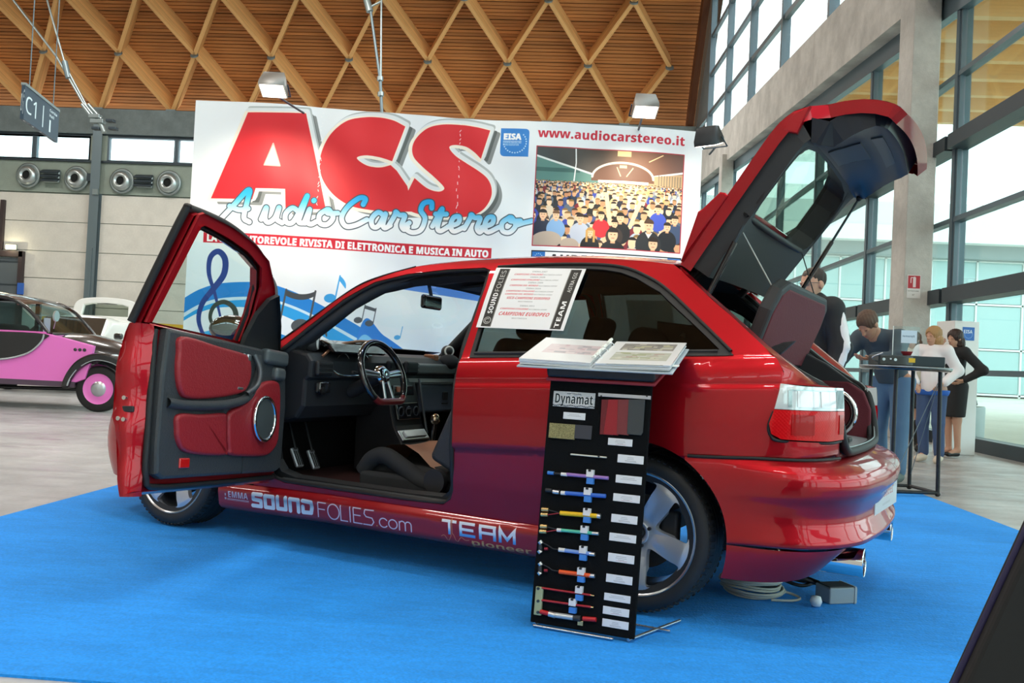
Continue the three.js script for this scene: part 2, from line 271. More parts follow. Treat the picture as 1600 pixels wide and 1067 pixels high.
// steel tie rods hanging in the vault
{
  const Z = -38, q = (x, y) => at(x, y, 2, Z);
  const a = thing('tie_rods', 'pair of thin grey steel tie rods slanting down to the wall bracket', 'tie rod');
  mesh('rod', rod(q(10, -14), q(88, 88), 0.05, 8), galvM, a); mesh('rod', rod(q(68, -20), q(103, 105), 0.045, 8), galvM, a); mesh('rod', rod(q(88, 88), q(132, 165), 0.05, 8), galvM, a); mesh('rod', rod(q(103, 105), q(135, 165), 0.05, 8), galvM, a);
  mesh('turnbuckle', rod(q(101, 96), q(107, 122), 0.13, 8), steelM, a);
  mesh('fork', [rod(q(132, 163), q(150, 185), 0.07, 8), rod(q(128, 163), q(143, 183), 0.07, 8), rod(q(138, 163), q(158, 186), 0.07, 8)], galvM, a);
  mesh('bracket', [rbox(0.5, 0.18, 0.3, 0.03, q(149, 182).x, q(149, 182).y, Z), rbox(0.6, 0.18, 0.3, 0.03, q(153, 190).x, q(153, 190).y, Z), rod(q(155, 188), q(163, 207), 0.12, 8)], galvM, a);
  mesh('bracket_bolt', [rbox(0.35, 0.13, 0.3, 0.03, q(173, 189).x, q(173, 189).y, Z), rbox(0.35, 0.13, 0.3, 0.03, q(177, 201).x, q(177, 201).y, Z), rbox(0.35, 0.13, 0.3, 0.03, q(151, 201).x, q(151, 201).y, Z)], steelDarkM, a);
  const b = thing('tie_rods', 'two grey steel rods meeting in a point above the white banner', 'tie rod');
  mesh('rod', rod(q(574, -20), q(594, 125), 0.06, 8), steelM, b); mesh('rod', rod(q(596, -20), q(595, 125), 0.045, 8), galvM, b); mesh('rod', rod(q(594, 120), q(597, 185), 0.07, 8), steelM, b);
  mesh('clamp', [rod(q(573, 0), q(578, 18), 0.16, 8), rod(q(576, 12), q(596, 2), 0.05, 8), rod(q(594, 120), q(594, 126), 0.14, 8), rod(q(595, 144), q(595, 150), 0.14, 8)], galvM, b);
}
// glazed gable wall on the right
{
  const yb = (z) => 6.9 + 0.0886 * (-14.6 - z), yt = (z) => yb(z) + 1.38;
  const wall = structGroup('wall_right');
  // inclined concrete beam
  const seg = []; for (let z = ZB; z < -3; z += 6) { const z1 = Math.min(z + 6, -3); seg.push([z, z1]); }
  for (const [z0, z1] of seg) { const g = new THREE.BufferGeometry(); mesh('concrete_beam', uvBox(beamZ(z0 + 0.008, z1 - 0.008)), concreteM, wall); }
  function beamZ(z0, z1) { const s = new THREE.Shape([[z0, yb(z0)], [z1, yb(z1)], [z1, yt(z1)], [z0, yt(z0)]].map(([a, b]) => new THREE.Vector2(-a, b))); const g = new THREE.ExtrudeGeometry(s, { depth: 0.55, bevelEnabled: false }); g.rotateY(Math.PI / 2); g.translate(XR - 0.38, 0, 0); return g; }
  // lower glazing
  const posts = [-45, -41.2, -37.4, -33.5, -29.7, -25.6, -21.6, -17.7, -13.75, -9.8, -5.9, -2, 2, 6, 10, 14.9], levels = [0.1, 1.07, 2.2, 3.335, 4.49, 5.52];
  const post = (z, w) => box(w, yb(z), 0.14, XR, yb(z) / 2, z);
  posts.forEach((z) => mesh('mullion', [box(0.2, yb(z), 0.1, XR + 0.02, yb(z) / 2, z), box(0.06, yb(z), 0.2, XR - 0.03, yb(z) / 2, z)], frameM, wall));
  for (let i = 0; i + 1 < posts.length; i++) {
    const z0 = posts[i], z1 = posts[i + 1], zm = (z0 + z1) / 2, L = z1 - z0 - 0.2;
    const w = structGroup('window_' + (20 + i));
    levels.forEach((y, k) => mesh('transom', box(k === 0 ? 0.24 : k === 2 || k === 4 ? 0.3 : 0.14, k === 0 ? 0.2 : k === 2 || k === 4 ? 0.22 : 0.075, L + 0.1, XR - (k === 2 || k === 4 ? 0.04 : 0), y + (k === 0 ? -0.02 : 0), zm), k === 2 || k === 0 || k === 4 ? steelDarkM : frameM, w));
    mesh('head_frame', (() => { const s = shapeOf([[-z0, yb(z0) - 0.34], [-z1, yb(z1) - 0.34], [-z1, yb(z1)], [-z0, yb(z0)]]); const g = new THREE.ExtrudeGeometry(s, { depth: 0.16, bevelEnabled: false }); g.rotateY(Math.PI / 2); g.translate(XR - 0.1, 0, 0); return g; })(), frameM, w);
    for (let k = 0; k + 1 < levels.length; k++) mesh('pane', box(0.012, levels[k + 1] - levels[k] - 0.06, L, XR + 0.02, (levels[k] + levels[k + 1]) / 2, zm), wallPaneM, w);
    mesh('pane', (() => { const s = shapeOf([[-z0 - 0.1, 5.55], [-z1 + 0.1, 5.55], [-z1 + 0.1, yb(z1) - 0.3], [-z0 - 0.1, yb(z0) - 0.3]]); const g = new THREE.ExtrudeGeometry(s, { depth: 0.012, bevelEnabled: false }); g.rotateY(Math.PI / 2); g.translate(XR + 0.014, 0, 0); return g; })(), wallPaneM, w);
  }
  // concrete columns inside the glazing
  for (const z of [-14.55, -33.0, 3.9]) mesh('concrete_column', uvBox(rbox(0.42, yb(z) + 0.2, 0.62, 0.02, XR - 0.34, (yb(z) + 0.2) / 2, z)), concreteM, wall);
  // upper gable glazing between the beam and the vault
  const up = structGroup('window_40'), zs = []; for (let k = -1; k < 12; k++) zs.push(-40.3 + 4.85 * k);
  const top = (z) => { const q = VR * VR - (z - VC.z) ** 2; return q > 0 ? VC.y + Math.sqrt(q) - 0.1 : 0; };
  for (const z of zs) if (top(z) > yt(z)) mesh('mullion', box(0.24, top(z) - yt(z) - 0.2, 0.16, XR, (top(z) + yt(z)) / 2, z), frameM, up);
  const lev = [1.75, 3.5, 5.25, 7.0, 8.75, 10.5, 12.25, 14];
  for (let i = 0; i + 1 < zs.length; i++) {
    const z0 = zs[i], z1 = Math.min(zs[i + 1], 14.5), hmax = Math.max(0, Math.min(top(z0) - yt(z0), top(z1) - yt(z1)));
    let prev = 0;
    for (const h of lev) {
      const full = h <= hmax + 0.6, a0 = yt(z0) + prev, a1 = yt(z1) + prev, b0 = full ? yt(z0) + h : Math.max(a0, top(z0)), b1 = full ? yt(z1) + h : Math.max(a1, top(z1));
      if (b0 - a0 < 0.15 && b1 - a1 < 0.15) break;
      const solid = !full, s = shapeOf([[-z0 - 0.04, a0], [-z1 + 0.04, a1], [-z1 + 0.04, b1], [-z0 - 0.04, b0]]);
      const g = new THREE.ExtrudeGeometry(s, { depth: solid ? 0.1 : 0.012, bevelEnabled: false }); g.rotateY(Math.PI / 2); g.translate(XR, 0, 0);
      mesh(solid ? 'gable_panel' : 'pane', g, solid ? mat(0x6f7c80, 0.6, 0.2) : clearPaneM, up);
      if (full) mesh('transom', beam(V(XR, b0, z0), V(XR, b1, z1), 0.14, 0.16), frameM, up);
      if (!full) break; prev = h;
    }
  }
}
// walls out of view that close the hall: the far left and the one behind the camera (with its own clerestory and gates)
{
  struct('wall_left', box(0.3, 30, ZF - ZB, XL - 0.15, 15, (ZF + ZB) / 2), panelM);
  const w = struct('wall_front', [box(XR - XL, 10.2, 0.3, (XR + XL) / 2, 5.1, ZF + 0.15), box(XR - XL, 1.6, 0.3, (XR + XL) / 2, 12.3, ZF + 0.15)], panelM);
  let n = 60; for (let x = XR - 0.2; x > XL + 5; x -= 4.95) { mesh('window_pier', box(0.6, 1.4, 0.3, x, 10.85, ZF + 0.15), panelM, w); const g = structGroup('window_' + n++); mesh('pane', box(4.3, 1.3, 0.012, x - 2.47, 10.85, ZF + 0.1), clearPaneM, g); }
  struct('wall_gable', box(0.3, 16, ZF - ZB, XL - 0.15, 20, (ZF + ZB) / 2), panelM);
}
// unseen lamp rows above the frame, placed to light the car and back wall
{
  const glow = mat(0xffffff, 0.5, 0, { emissive: lin(1, 0.96, 0.9), emissiveIntensity: 6 });
  for (const [x, z, I] of [[-9, 6, 60], [0, 6, 60], [-9, -4, 50], [0.5, -4, 50], [-19, -4, 50], [-28, -18, 60], [-18, -18, 60], [-8, -18, 60], [-30, -33, 130], [-20, -33, 130], [-10, -33, 130], [0, -33, 130]]) {
    const ly = z < -25 ? 17 : 13.5, top = VC.y + Math.sqrt(VR * VR - (z - VC.z) ** 2) - ly - 0.3;
    const o = thing('unseen_hall_lamp', 'unseen long lamp high under the timber vault, out of view, placed to light the hall', 'lamp', [x, ly, z], 0, 'unseen lamps under the vault');
    mesh('lamp_body', rbox(3.2, 0.25, 0.9, 0.05, 0, 0.18, 0), galvM, o); mesh('lamp_diffuser', box(3.0, 0.04, 0.7, 0, 0.03, 0), glow, o);
    mesh('suspension', [rod(V(-1.2, 0.3, 0), V(-1.2, top, 0), 0.015, 6), rod(V(1.2, 0.3, 0), V(1.2, top, 0), 0.015, 6)], steelM, o);
    const l = new THREE.RectAreaLight(lin(1, 0.96, 0.9), I, 3.0, 0.7); l.position.set(x, ly - 0.03, z); l.rotation.x = -Math.PI / 2; scene.add(l);
  }
}
// ---------- printed banner wall behind the car ----------
{
  const BW = 4.2165, BH = 2.9187, W = 2048, H = 1418;
  const cat = (pts, n = 10) => new THREE.CatmullRomCurve3(pts.map(([x, y]) => V(x, y, 0)), false, 'catmullrom', 0.5).getPoints(pts.length * n);
  const tex = canvasTex(W, H, (c) => {
    const path = (pts) => { c.beginPath(); pts.forEach(([x, y], i) => (i ? c.lineTo(x, y) : c.moveTo(x, y))); };
    c.fillStyle = '#f3f8fa'; c.fillRect(0, 0, W, H);
    // blue waves over the lower half
    const wave = (ys, col) => { c.fillStyle = col; c.beginPath(); const p = cat(ys); p.forEach((q, i) => (i ? c.lineTo(q.x, q.y) : c.moveTo(q.x, q.y))); c.lineTo(W + 50, H + 10); c.lineTo(-10, H + 10); c.closePath(); c.fill(); };
    wave([[-10, 560], [90, 575], [200, 640], [320, 700], [500, 790], [720, 905], [930, 1030], [1250, 1200], [1700, 1330], [2060, 1400]], '#e9f4fa');
    const top = [[-10, 795], [60, 752], [150, 724], [300, 716], [420, 742], [560, 800], [720, 880], [900, 985], [1120, 1110], [1500, 1260], [2060, 1390]];
    const cols = ['#1a86d8', '#cfe9f8', '#25a3e8', '#f0f8fc', '#39b4ee', '#8fd3f5', '#1590dd', '#d8effa', '#2aa7ea', '#0f7fd0', '#55bff0', '#1f95de'], steps = [0, 42, 66, 120, 148, 205, 245, 300, 322, 400, 490, 560];
    steps.forEach((s, i) => wave(top.map(([x, y], k) => [x, y + s * (1 + 0.25 * Math.sin(i * 1.7 + x / 500)) + (i % 3) * 8]), cols[i]));
    wave([[640, 1450], [700, 870], [800, 900], [960, 1010], [1120, 1150], [1400, 1330], [1800, 1450]], '#2f86dc');
    wave([[600, 1450], [690, 930], [800, 965], [930, 1060], [1100, 1230], [1300, 1450]], '#7cc6f2');
    // pale clouds on the right lower part
    for (let i = 0; i < 60; i++) { c.fillStyle = `rgba(${190 + 30 * rnd()},${225 + 15 * rnd()},245,0.10)`; c.beginPath(); c.ellipse(rr(900, 2000), rr(640, 1300), rr(60, 190), rr(18, 46), rr(-0.3, 0.3), 0, 7); c.fill(); }
    // big three-letter logo: grey relief, light rim, red face
    const A = [[210, 41], [440, 30], [540, 409], [378, 417], [372, 337], [256, 341], [244, 386], [81, 390]], Ah = [[316, 158], [285, 247], [347, 246]];
    const C = cat([[840, 50], [790, 30], [725, 22], [660, 27], [600, 48], [545, 100], [513, 164], [503, 225], [520, 290], [570, 350], [640, 388], [720, 398], [800, 397], [886, 390]], 6).map((p) => [p.x, p.y]).concat([[860, 290], [815, 232]], cat([[790, 212], [750, 224], [700, 222], [662, 204], [655, 190], [690, 180], [745, 184], [795, 196]], 6).map((p) => [p.x, p.y]));
    const S = cat([[1182, 43], [1125, 32], [1062, 26], [990, 30], [930, 50], [888, 90], [872, 131], [880, 170], [915, 205], [960, 240], [1000, 275], [1008, 292], [985, 303], [940, 292], [887, 255]], 6).map((p) => [p.x, p.y]).concat(cat([[836, 374], [900, 396], [960, 402], [1040, 402], [1110, 398], [1165, 372], [1196, 325], [1199, 280], [1180, 240], [1140, 208], [1090, 178], [1045, 150], [1020, 120], [1040, 108], [1085, 112], [1120, 132], [1150, 160]], 6).map((p) => [p.x, p.y]));
    const letters = [A, C, S];
    c.lineJoin = 'round';
    for (const [dx, dy, col, w] of [[34, 14, '#8a8f8e', 16], [24, 6, '#5d6362', 10], [10, -14, '#b9c0bf', 22], [4, -6, '#e9eeee', 24], [-6, 4, '#fdf4e2', 18]]) for (const l of letters) { c.save(); c.translate(dx, dy); path(l); c.closePath(); c.fillStyle = col; c.strokeStyle = col; c.lineWidth = w; c.stroke(); c.fill(); c.restore(); }
    for (const l of letters) { path(l); c.closePath(); c.fillStyle = '#e0242f'; c.fill(); }
    path(Ah); c.closePath(); c.fillStyle = '#f7efdf'; c.fill(); c.strokeStyle = '#b9b3a6'; c.lineWidth = 5; c.stroke();
    // fold creases and two torn seams in the print
    c.strokeStyle = 'rgba(255,255,255,0.8)'; c.lineWidth = 3; for (const x of [505, 1062]) for (let y = 20; y < 400; y += rr(10, 30)) { c.beginPath(); c.moveTo(x + rr(-4, 4), y); c.lineTo(x + rr(-5, 5), y + rr(3, 16)); c.stroke(); }
    // handwritten title in single strokes: [advance, strokes]
    const G = {
      A: [1.9, [[[-0.55, -0.15], [0.3, 1.0], [0.95, 2.05], [1.15, 2.1], [1.05, 1.5], [0.9, 0.3], [1.2, 0.02]], [[0.1, 0.95], [0.6, 0.75], [1.1, 0.85]]]],
      u: [1.05, [[[-0.1, 0.2], [0.15, 0.95], [0.1, 0.3], [0.3, 0.03], [0.65, 0.35], [0.85, 1], [0.75, 0.3], [1.05, 0.05]]]],
      d: [1.2, [[[0.85, 0.8], [0.5, 1.0], [0.15, 0.6], [0.2, 0.1], [0.55, 0.1], [0.9, 0.8], [1.3, 1.95], [1.0, 0.7], [0.9, 0.15], [1.25, 0.1]]]],
      i: [0.65, [[[0, 0.2], [0.25, 0.95], [0.15, 0.2], [0.35, 0.03], [0.65, 0.2]], [[0.45, 1.62], [0.47, 1.64]]]],
      o: [1.15, [[[0.55, 0.98], [0.15, 0.6], [0.2, 0.1], [0.6, 0.05], [0.9, 0.5], [0.65, 0.98], [0.6, 0.75], [1.15, 0.8]]]],
      C: [1.7, [[[1.35, 1.55], [1.45, 1.95], [1.1, 1.95], [0.5, 1.3], [0.2, 0.5], [0.45, 0.0], [1.0, 0.1], [1.6, 0.5]]]],
      a: [1.1, [[[0.8, 0.8], [0.45, 1.0], [0.12, 0.55], [0.2, 0.08], [0.5, 0.15], [0.85, 0.95], [0.75, 0.3], [0.85, 0.05], [1.15, 0.25]]]],
      r: [0.9, [[[-0.05, 0.2], [0.25, 0.9], [0.3, 1.1], [0.5, 0.92], [0.8, 0.9], [0.65, 0.3], [0.8, 0.02], [1.0, 0.2]]]],
      S: [1.45, [[[1.35, 1.6], [1.3, 2.0], [0.9, 1.9], [0.75, 1.4], [1.0, 0.8], [0.8, 0.05], [0.3, -0.15], [-0.1, 0.15], [0.15, 0.45]]]],
      t: [0.8, [[[-0.05, 0.3], [0.45, 1.55], [0.25, 0.3], [0.4, 0.03], [0.75, 0.25]], [[0.1, 1.1], [0.7, 1.12]]]],
      e: [0.95, [[[0.0, 0.3], [0.55, 0.55], [0.6, 0.95], [0.3, 0.9], [0.15, 0.4], [0.35, 0.02], [0.95, 0.35]]]],
    };
    const word = 'AudioCarStereo'; let x = 150; const sc = 74, strokes = [];
    for (let i = 0; i < word.length; i++) { const [adv, st] = G[word[i]], base = 478 - i * 1.6; for (const s of st) strokes.push(cat(s.map(([u, v]) => [x + u * sc * 0.98, base - v * sc * (v > 1.2 ? 0.8 : 0.86)]), 8)); x += adv * sc; }
    strokes.push(cat([[x - 15, 425], [x + 10, 415], [x + 45, 405]], 4));
    c.lineCap = 'round'; const gr = c.createLinearGradient(0, 330, 0, 480); gr.addColorStop(0, '#12a2e6'); gr.addColorStop(0.3, '#35b6ee'); gr.addColorStop(0.62, '#b8e4f7'); gr.addColorStop(0.85, '#ffffff');
    for (const [w, col] of [[28, '#3f4f5c'], [20, gr]]) for (const s of strokes) { c.beginPath(); s.forEach((p, i) => (i ? c.lineTo(p.x, p.y) : c.moveTo(p.x, p.y))); c.strokeStyle = col; c.lineWidth = w; c.stroke(); }
    // red strip with the claim
    c.fillStyle = '#cf1a32'; c.fillRect(60, 522, 1151, 44);
    const fit = (t, x0, x1, y, font, col, stroke) => { c.font = font; c.fillStyle = col; c.textBaseline = 'middle'; const w = c.measureText(t).width; c.save(); c.translate(x0, y); c.scale((x1 - x0) / w, 1); c.fillText(t, 0, 0); if (stroke) { c.strokeStyle = col; c.lineWidth = stroke; c.strokeText(t, 0, 0); } c.restore(); };
    fit("LA PIU' AUTOREVOLE RIVISTA DI ELETTRONICA E MUSICA IN AUTO", 72, 1200, 546, 'bold 39px sans-serif', '#ffffff', 2.2);
    // blue badge
    c.fillStyle = '#2f86d6'; c.beginPath(); c.moveTo(1226, 32); c.lineTo(1325, 33); c.quadraticCurveTo(1341, 34, 1341, 50); c.lineTo(1340, 147); c.lineTo(1244, 147); c.quadraticCurveTo(1226, 146, 1226, 128); c.closePath(); c.fill();
    fit('EISA', 1236, 1308, 66, 'bold 34px sans-serif', '#ffffff', 2.5);
    c.fillStyle = '#d9ecfa'; c.fillRect(1236, 84, 74, 2); fit('EUROPEAN IMAGING AND', 1236, 1310, 91, '9px sans-serif', '#d9ecfa'); fit('SOUND ASSOCIATION', 1236, 1300, 100, '9px sans-serif', '#d9ecfa');
    c.fillStyle = '#bfe2fb'; for (let i = 0; i < 17; i++) { const a = lerp(2.9, -0.75, i / 16); c.beginPath(); c.arc(1284 + 46 * Math.cos(a), 88 + 44 * Math.sin(a), 3, 0, 7); c.fill(); }
    fit('www.audiocarstereo.it', 1376, 1976, 46, 'bold 50px sans-serif', '#cf1f38', 1);
    // crowd photograph
    const X0 = 1374, Y0 = 101, PWd = 601, PHt = 402; c.save(); c.beginPath(); c.rect(X0, Y0, PWd, PHt); c.clip(); c.translate(X0, Y0);
    let g2 = c.createLinearGradient(0, 0, PWd, 0); g2.addColorStop(0, '#3b4446'); g2.addColorStop(0.45, '#4d4138'); g2.addColorStop(0.62, '#8a5a3a'); g2.addColorStop(1, '#6b4c44'); c.fillStyle = g2; c.fillRect(0, 0, PWd, 170);
    c.fillStyle = '#5e8d84'; c.beginPath(); c.moveTo(0, 40); c.lineTo(270, 108); c.lineTo(300, 150); c.lineTo(0, 160); c.fill(); c.fillStyle = '#3f6964'; c.fillRect(0, 84, 180, 16);
    c.strokeStyle = '#eef3ee'; c.lineWidth = 8; c.beginPath(); c.moveTo(0, 38); c.lineTo(230, 102); c.lineTo(330, 128); c.stroke(); c.beginPath(); c.moveTo(601, 75); c.lineTo(480, 100); c.stroke();
    c.fillStyle = '#b99a74'; c.beginPath(); c.moveTo(470, 100); c.lineTo(601, 82); c.lineTo(601, 150); c.lineTo(420, 150); c.fill(); c.fillStyle = '#7a7260'; for (let i = 0; i < 9; i++) c.fillRect(500 + i * 11, 92, 4, 52);
    c.fillStyle = '#6d4632'; c.beginPath(); c.ellipse(355, 128, 128, 72, 0, Math.PI, 2 * Math.PI); c.fill(); c.strokeStyle = '#ffe9cf'; c.lineWidth = 9; c.beginPath(); c.ellipse(355, 112, 124, 62, 0, Math.PI, 2 * Math.PI); c.stroke(); c.fillStyle = '#fff2dc'; c.fillRect(255, 124, 205, 12);
    c.fillStyle = '#ffd695'; c.fillRect(330, 2, 56, 22); c.fillRect(340, 60, 30, 12); c.strokeStyle = '#ffd9a0'; c.lineWidth = 4; for (const [a, b, d, e] of [[460, 40, 515, 10], [330, 70, 345, 105], [395, 70, 370, 105]]) { c.beginPath(); c.moveTo(a, b); c.lineTo(d, e); c.stroke(); }
    c.strokeStyle = '#f4f6f4'; c.lineWidth = 5; c.beginPath(); c.moveTo(160, 2); c.lineTo(163, 60); c.lineTo(157, 135); c.stroke();
    c.fillStyle = '#3d3a40'; c.fillRect(0, 140, PWd, 300);
    const coat = ['#1b2233', '#222', '#3c4f86', '#b9c7d8', '#7d2430', '#2c3a4c', '#d8c9b2', '#3345a8', '#5d6b7c', '#17191d', '#c8b8a8', '#8b8f9c'], skin = ['#e9bf97', '#d9a67c', '#f3d0aa', '#c89068'];
    for (let row = 0; row < 15; row++) {
      const y = 138 + row * row * 1.02 + row * 3.2, s = 3.6 + row * 1.75, glowc = (x) => Math.exp(-(((x - 360) / 150) ** 2)) * clamp(1 - row / 11, 0, 1);
      for (let px = rr(-s, 0); px < PWd + s; px += s * rr(1.9, 2.7)) {
        const k = glowc(px), jy = y + rr(-s * 0.6, s * 0.6), warm = k > rnd() * 0.9;
        c.fillStyle = warm ? ['#f3dcae', '#e9c68c', '#fff0cd', '#d8a86a'][Math.floor(rnd() * 4)] : coat[Math.floor(rnd() * coat.length)]; c.beginPath(); c.ellipse(px, jy + s * 2.3, s * 1.35, s * 1.7, 0, 0, 7); c.fill();
        c.fillStyle = skin[Math.floor(rnd() * 4)]; c.beginPath(); c.ellipse(px, jy, s * 0.62, s * 0.82, 0, 0, 7); c.fill();
        c.fillStyle = ['#2a1d16', '#4a3324', '#1b1512', '#8a6a3c'][Math.floor(rnd() * 4)]; c.beginPath(); c.ellipse(px, jy - s * 0.42, s * 0.64, s * 0.46, 0, Math.PI, 2 * Math.PI); c.fill();
      }
    }
    const big = (x, y, s, coatc, hair, opt = {}) => { c.fillStyle = coatc; c.beginPath(); c.ellipse(x, y + s * 2.6, s * 1.75, s * 1.9, 0, 0, 7); c.fill(); if (opt.collar) { c.fillStyle = opt.collar; c.beginPath(); c.moveTo(x - s * 0.5, y + s * 0.9); c.lineTo(x + s * 0.5, y + s * 0.9); c.lineTo(x, y + s * 1.7); c.fill(); } c.fillStyle = '#dda880'; c.fillRect(x - s * 0.3, y + s * 0.5, s * 0.6, s * 0.6); c.fillStyle = '#eec39c'; c.beginPath(); c.ellipse(x, y, s * 0.62, s * 0.85, 0, 0, 7); c.fill(); c.fillStyle = hair; c.beginPath(); c.ellipse(x, y - s * 0.35, s * 0.68, s * 0.6, 0, Math.PI * 0.98, Math.PI * 2.02); c.fill(); c.fillStyle = '#5d3a2a'; c.fillRect(x - s * 0.32, y - s * 0.08, s * 0.2, s * 0.09); c.fillRect(x + s * 0.12, y - s * 0.08, s * 0.2, s * 0.09); c.fillStyle = '#b5655a'; c.fillRect(x - s * 0.2, y + s * 0.38, s * 0.4, s * 0.09); };
    c.strokeStyle = '#f0cfa8'; c.lineCap = 'round'; c.lineWidth = 17; c.beginPath(); c.moveTo(292, 185); c.lineTo(300, 235); c.lineTo(312, 300); c.stroke(); c.beginPath(); c.moveTo(430, 210); c.lineTo(410, 260); c.lineTo(392, 310); c.stroke();
    big(38, 275, 24, '#1d2740', '#1a1412'); big(92, 275, 22, '#7fa9d6', '#6a4a30'); big(190, 285, 23, '#b9c3d4', '#30221a'); big(275, 270, 20, '#c9202e', '#241a16'); big(505, 230, 20, '#4257c0', '#3a2a20'); big(352, 275, 24, '#1d1c20', '#120e0c'); big(330, 300, 20, '#3a2f2c', '#2a1d16'); big(575, 270, 22, '#3e4f70', '#3a2a20'); big(545, 300, 22, '#1b1d24', '#2c2018');
    c.fillStyle = '#b9a99a'; c.beginPath(); c.ellipse(55, 378, 62, 36, -0.1, 0, 7); c.fill(); c.beginPath(); c.ellipse(150, 392, 38, 26, 0.1, 0, 7); c.fill(); big(232, 340, 22, '#15151a', '#b98d4c'); c.fillStyle = '#c79a55'; c.fillRect(214, 330, 9, 50); c.fillRect(243, 330, 9, 50);
    big(470, 300, 30, '#2a2b2e', '#4d3524', { collar: '#f2efe8' }); big(325, 345, 32, '#16171c', '#1d1512'); big(490, 372, 30, '#1c1d20', '#2a1b12');
    c.restore(); c.strokeStyle = '#b2273a'; c.lineWidth = 4; c.strokeRect(X0, Y0, PWd, PHt);
    // plate-like strip below the photograph
    c.fillStyle = '#1d2a38'; c.fillRect(1372, 522, 610, 100); c.fillStyle = '#f6f8f8'; c.fillRect(1376, 527, 602, 90); for (const xx of [1376, 1926]) { c.fillStyle = '#2a78c6'; c.fillRect(xx, 527, 52, 90); c.fillStyle = '#bfe0f4'; for (let i = 0; i < 12; i++) { c.beginPath(); c.arc(xx + 26 + 15 * Math.cos(i * Math.PI / 6), 550 + 15 * Math.sin(i * Math.PI / 6), 2, 0, 7); c.fill(); } }
    fit('AUDIORADUNO', 1445, 1910, 568, 'bold 86px sans-serif', '#14181c', 1);
    // clef and notes
    const line = (pts, w, col) => { const p = cat(pts, 14); c.strokeStyle = col; for (let i = 1; i < p.length; i++) { c.lineWidth = typeof w === 'function' ? w(i / p.length) : w; c.beginPath(); c.moveTo(p[i - 1].x, p[i - 1].y); c.lineTo(p[i].x, p[i].y); c.stroke(); } };
    line([[170, 955], [150, 880], [118, 770], [90, 690], [92, 625], [122, 600], [150, 630], [148, 690], [110, 750], [70, 810], [60, 880], [95, 950], [150, 965]], (t) => 8 + 16 * Math.sin(Math.PI * clamp(t * 1.1 - 0.1, 0, 1)), '#22408c');
    line([[175, 950], [205, 900], [200, 830], [160, 800], [120, 815], [104, 860], [122, 905]], (t) => 24 - 12 * t, '#39443c');
    const note = (x, y, s, h, col, flag) => { c.fillStyle = col; c.beginPath(); c.ellipse(x, y, s, s * 0.72, -0.15, 0, 7); c.fill(); c.strokeStyle = col; c.lineWidth = s * 0.22; c.beginPath(); c.moveTo(x + s * 0.9, y); c.lineTo(x + s * 1.5, y - h); c.stroke(); if (flag) { c.beginPath(); c.moveTo(x + s * 1.5, y - h); c.quadraticCurveTo(x + s * 2.8, y - h * 0.75, x + s * 2.5, y - h * 0.45); c.lineTo(x + s * 1.45, y - h * 0.78); c.closePath(); c.fill(); } };
    note(300, 860, 26, 175, '#4a5055', true); note(348, 878, 34, 140, '#4d5256'); note(462, 878, 36, 140, '#4d5256'); c.fillStyle = '#43484c'; c.beginPath(); c.moveTo(398, 738); c.quadraticCurveTo(460, 768, 516, 738); c.lineTo(512, 758); c.quadraticCurveTo(460, 792, 394, 760); c.closePath(); c.fill();
    note(575, 762, 24, 92, '#3aa6e6', true); note(690, 842, 17, 62, '#596066'); note(735, 852, 17, 62, '#596066'); c.fillStyle = '#50575c'; c.beginPath(); c.moveTo(714, 780); c.lineTo(760, 792); c.lineTo(758, 804); c.lineTo(712, 794); c.closePath(); c.fill();
    note(850, 902, 13, 45, '#56aee4'); note(520, 960, 20, 92, '#4d5256', true);
  });
  const o = thing('banner_wall', 'large white printed banner with big red letters behind the red hatchback', 'banner', [-3.195, 0, -7.2], 5.7167 * Math.PI / 180);
  const cloth = gridGeo(120, 60, (u, v) => { const w = 0.012 * Math.sin(u * 23 + 2 * Math.sin(v * 4)) * (0.3 + v) + 0.006 * Math.sin(v * 31 + u * 17) + 0.004 * Math.sin(u * 71 + v * 13); const sag = 0.012 * Math.sin(u * 9.5) * v + 0.025 * (0.5 - u) * v; return [u * BW, 0.02 + v * BH + sag, 0.03 + w * Math.min(1, 4 * u, 4 * (1 - u))]; });
  mesh('printed_cloth', cloth, mat(0xffffff, 0.5, 0, { map: tex, side: THREE.DoubleSide }), o);
  mesh('backing_board', box(BW - 0.02, BH - 0.05, 0.03, BW / 2, BH / 2 - 0.01, -0.02), mat(0xd9dde0, 0.8), o);
  for (const x of [0.15, BW / 2, BW - 0.15]) { mesh('back_post', box(0.06, BH - 0.05, 0.06, x, BH / 2 - 0.02, -0.07), galvM, o); mesh('back_foot', box(0.06, 0.05, 1.0, x, 0.035, -0.57), galvM, o); }
  // flood lamps on short arms over the top edge
  const flood = (px, py, depth, label, yaw, pitchA, target, arm, hm) => {
    const p = at(px, py, 2, depth);
    const l = thing('flood_lamp', label, 'lamp', [p.x, p.y, p.z], yaw);
    const s = 0.19, head = sub('lamp_head', l); head.rotation.x = pitchA;
    mesh('lamp_housing', loft([[[-0.5, -0.1, 0.42], [0.5, -0.1, 0.42], [0.5, -0.1, -0.42], [-0.5, -0.1, -0.42]], [[-0.5, 0.1, 0.42], [0.5, 0.1, 0.42], [0.5, 0.1, -0.42], [-0.5, 0.1, -0.42]], [[-0.4, 0.62, 0.25], [0.4, 0.62, 0.25], [0.4, 0.62, -0.25], [-0.4, 0.62, -0.25]], [[-0.3, 0.66, 0.1], [0.3, 0.66, 0.1], [0.3, 0.66, -0.1], [-0.3, 0.66, -0.1]]].map((r) => r.map((q) => q.map((v) => v * s)))), mat(hm, 0.4, 0.5), head);
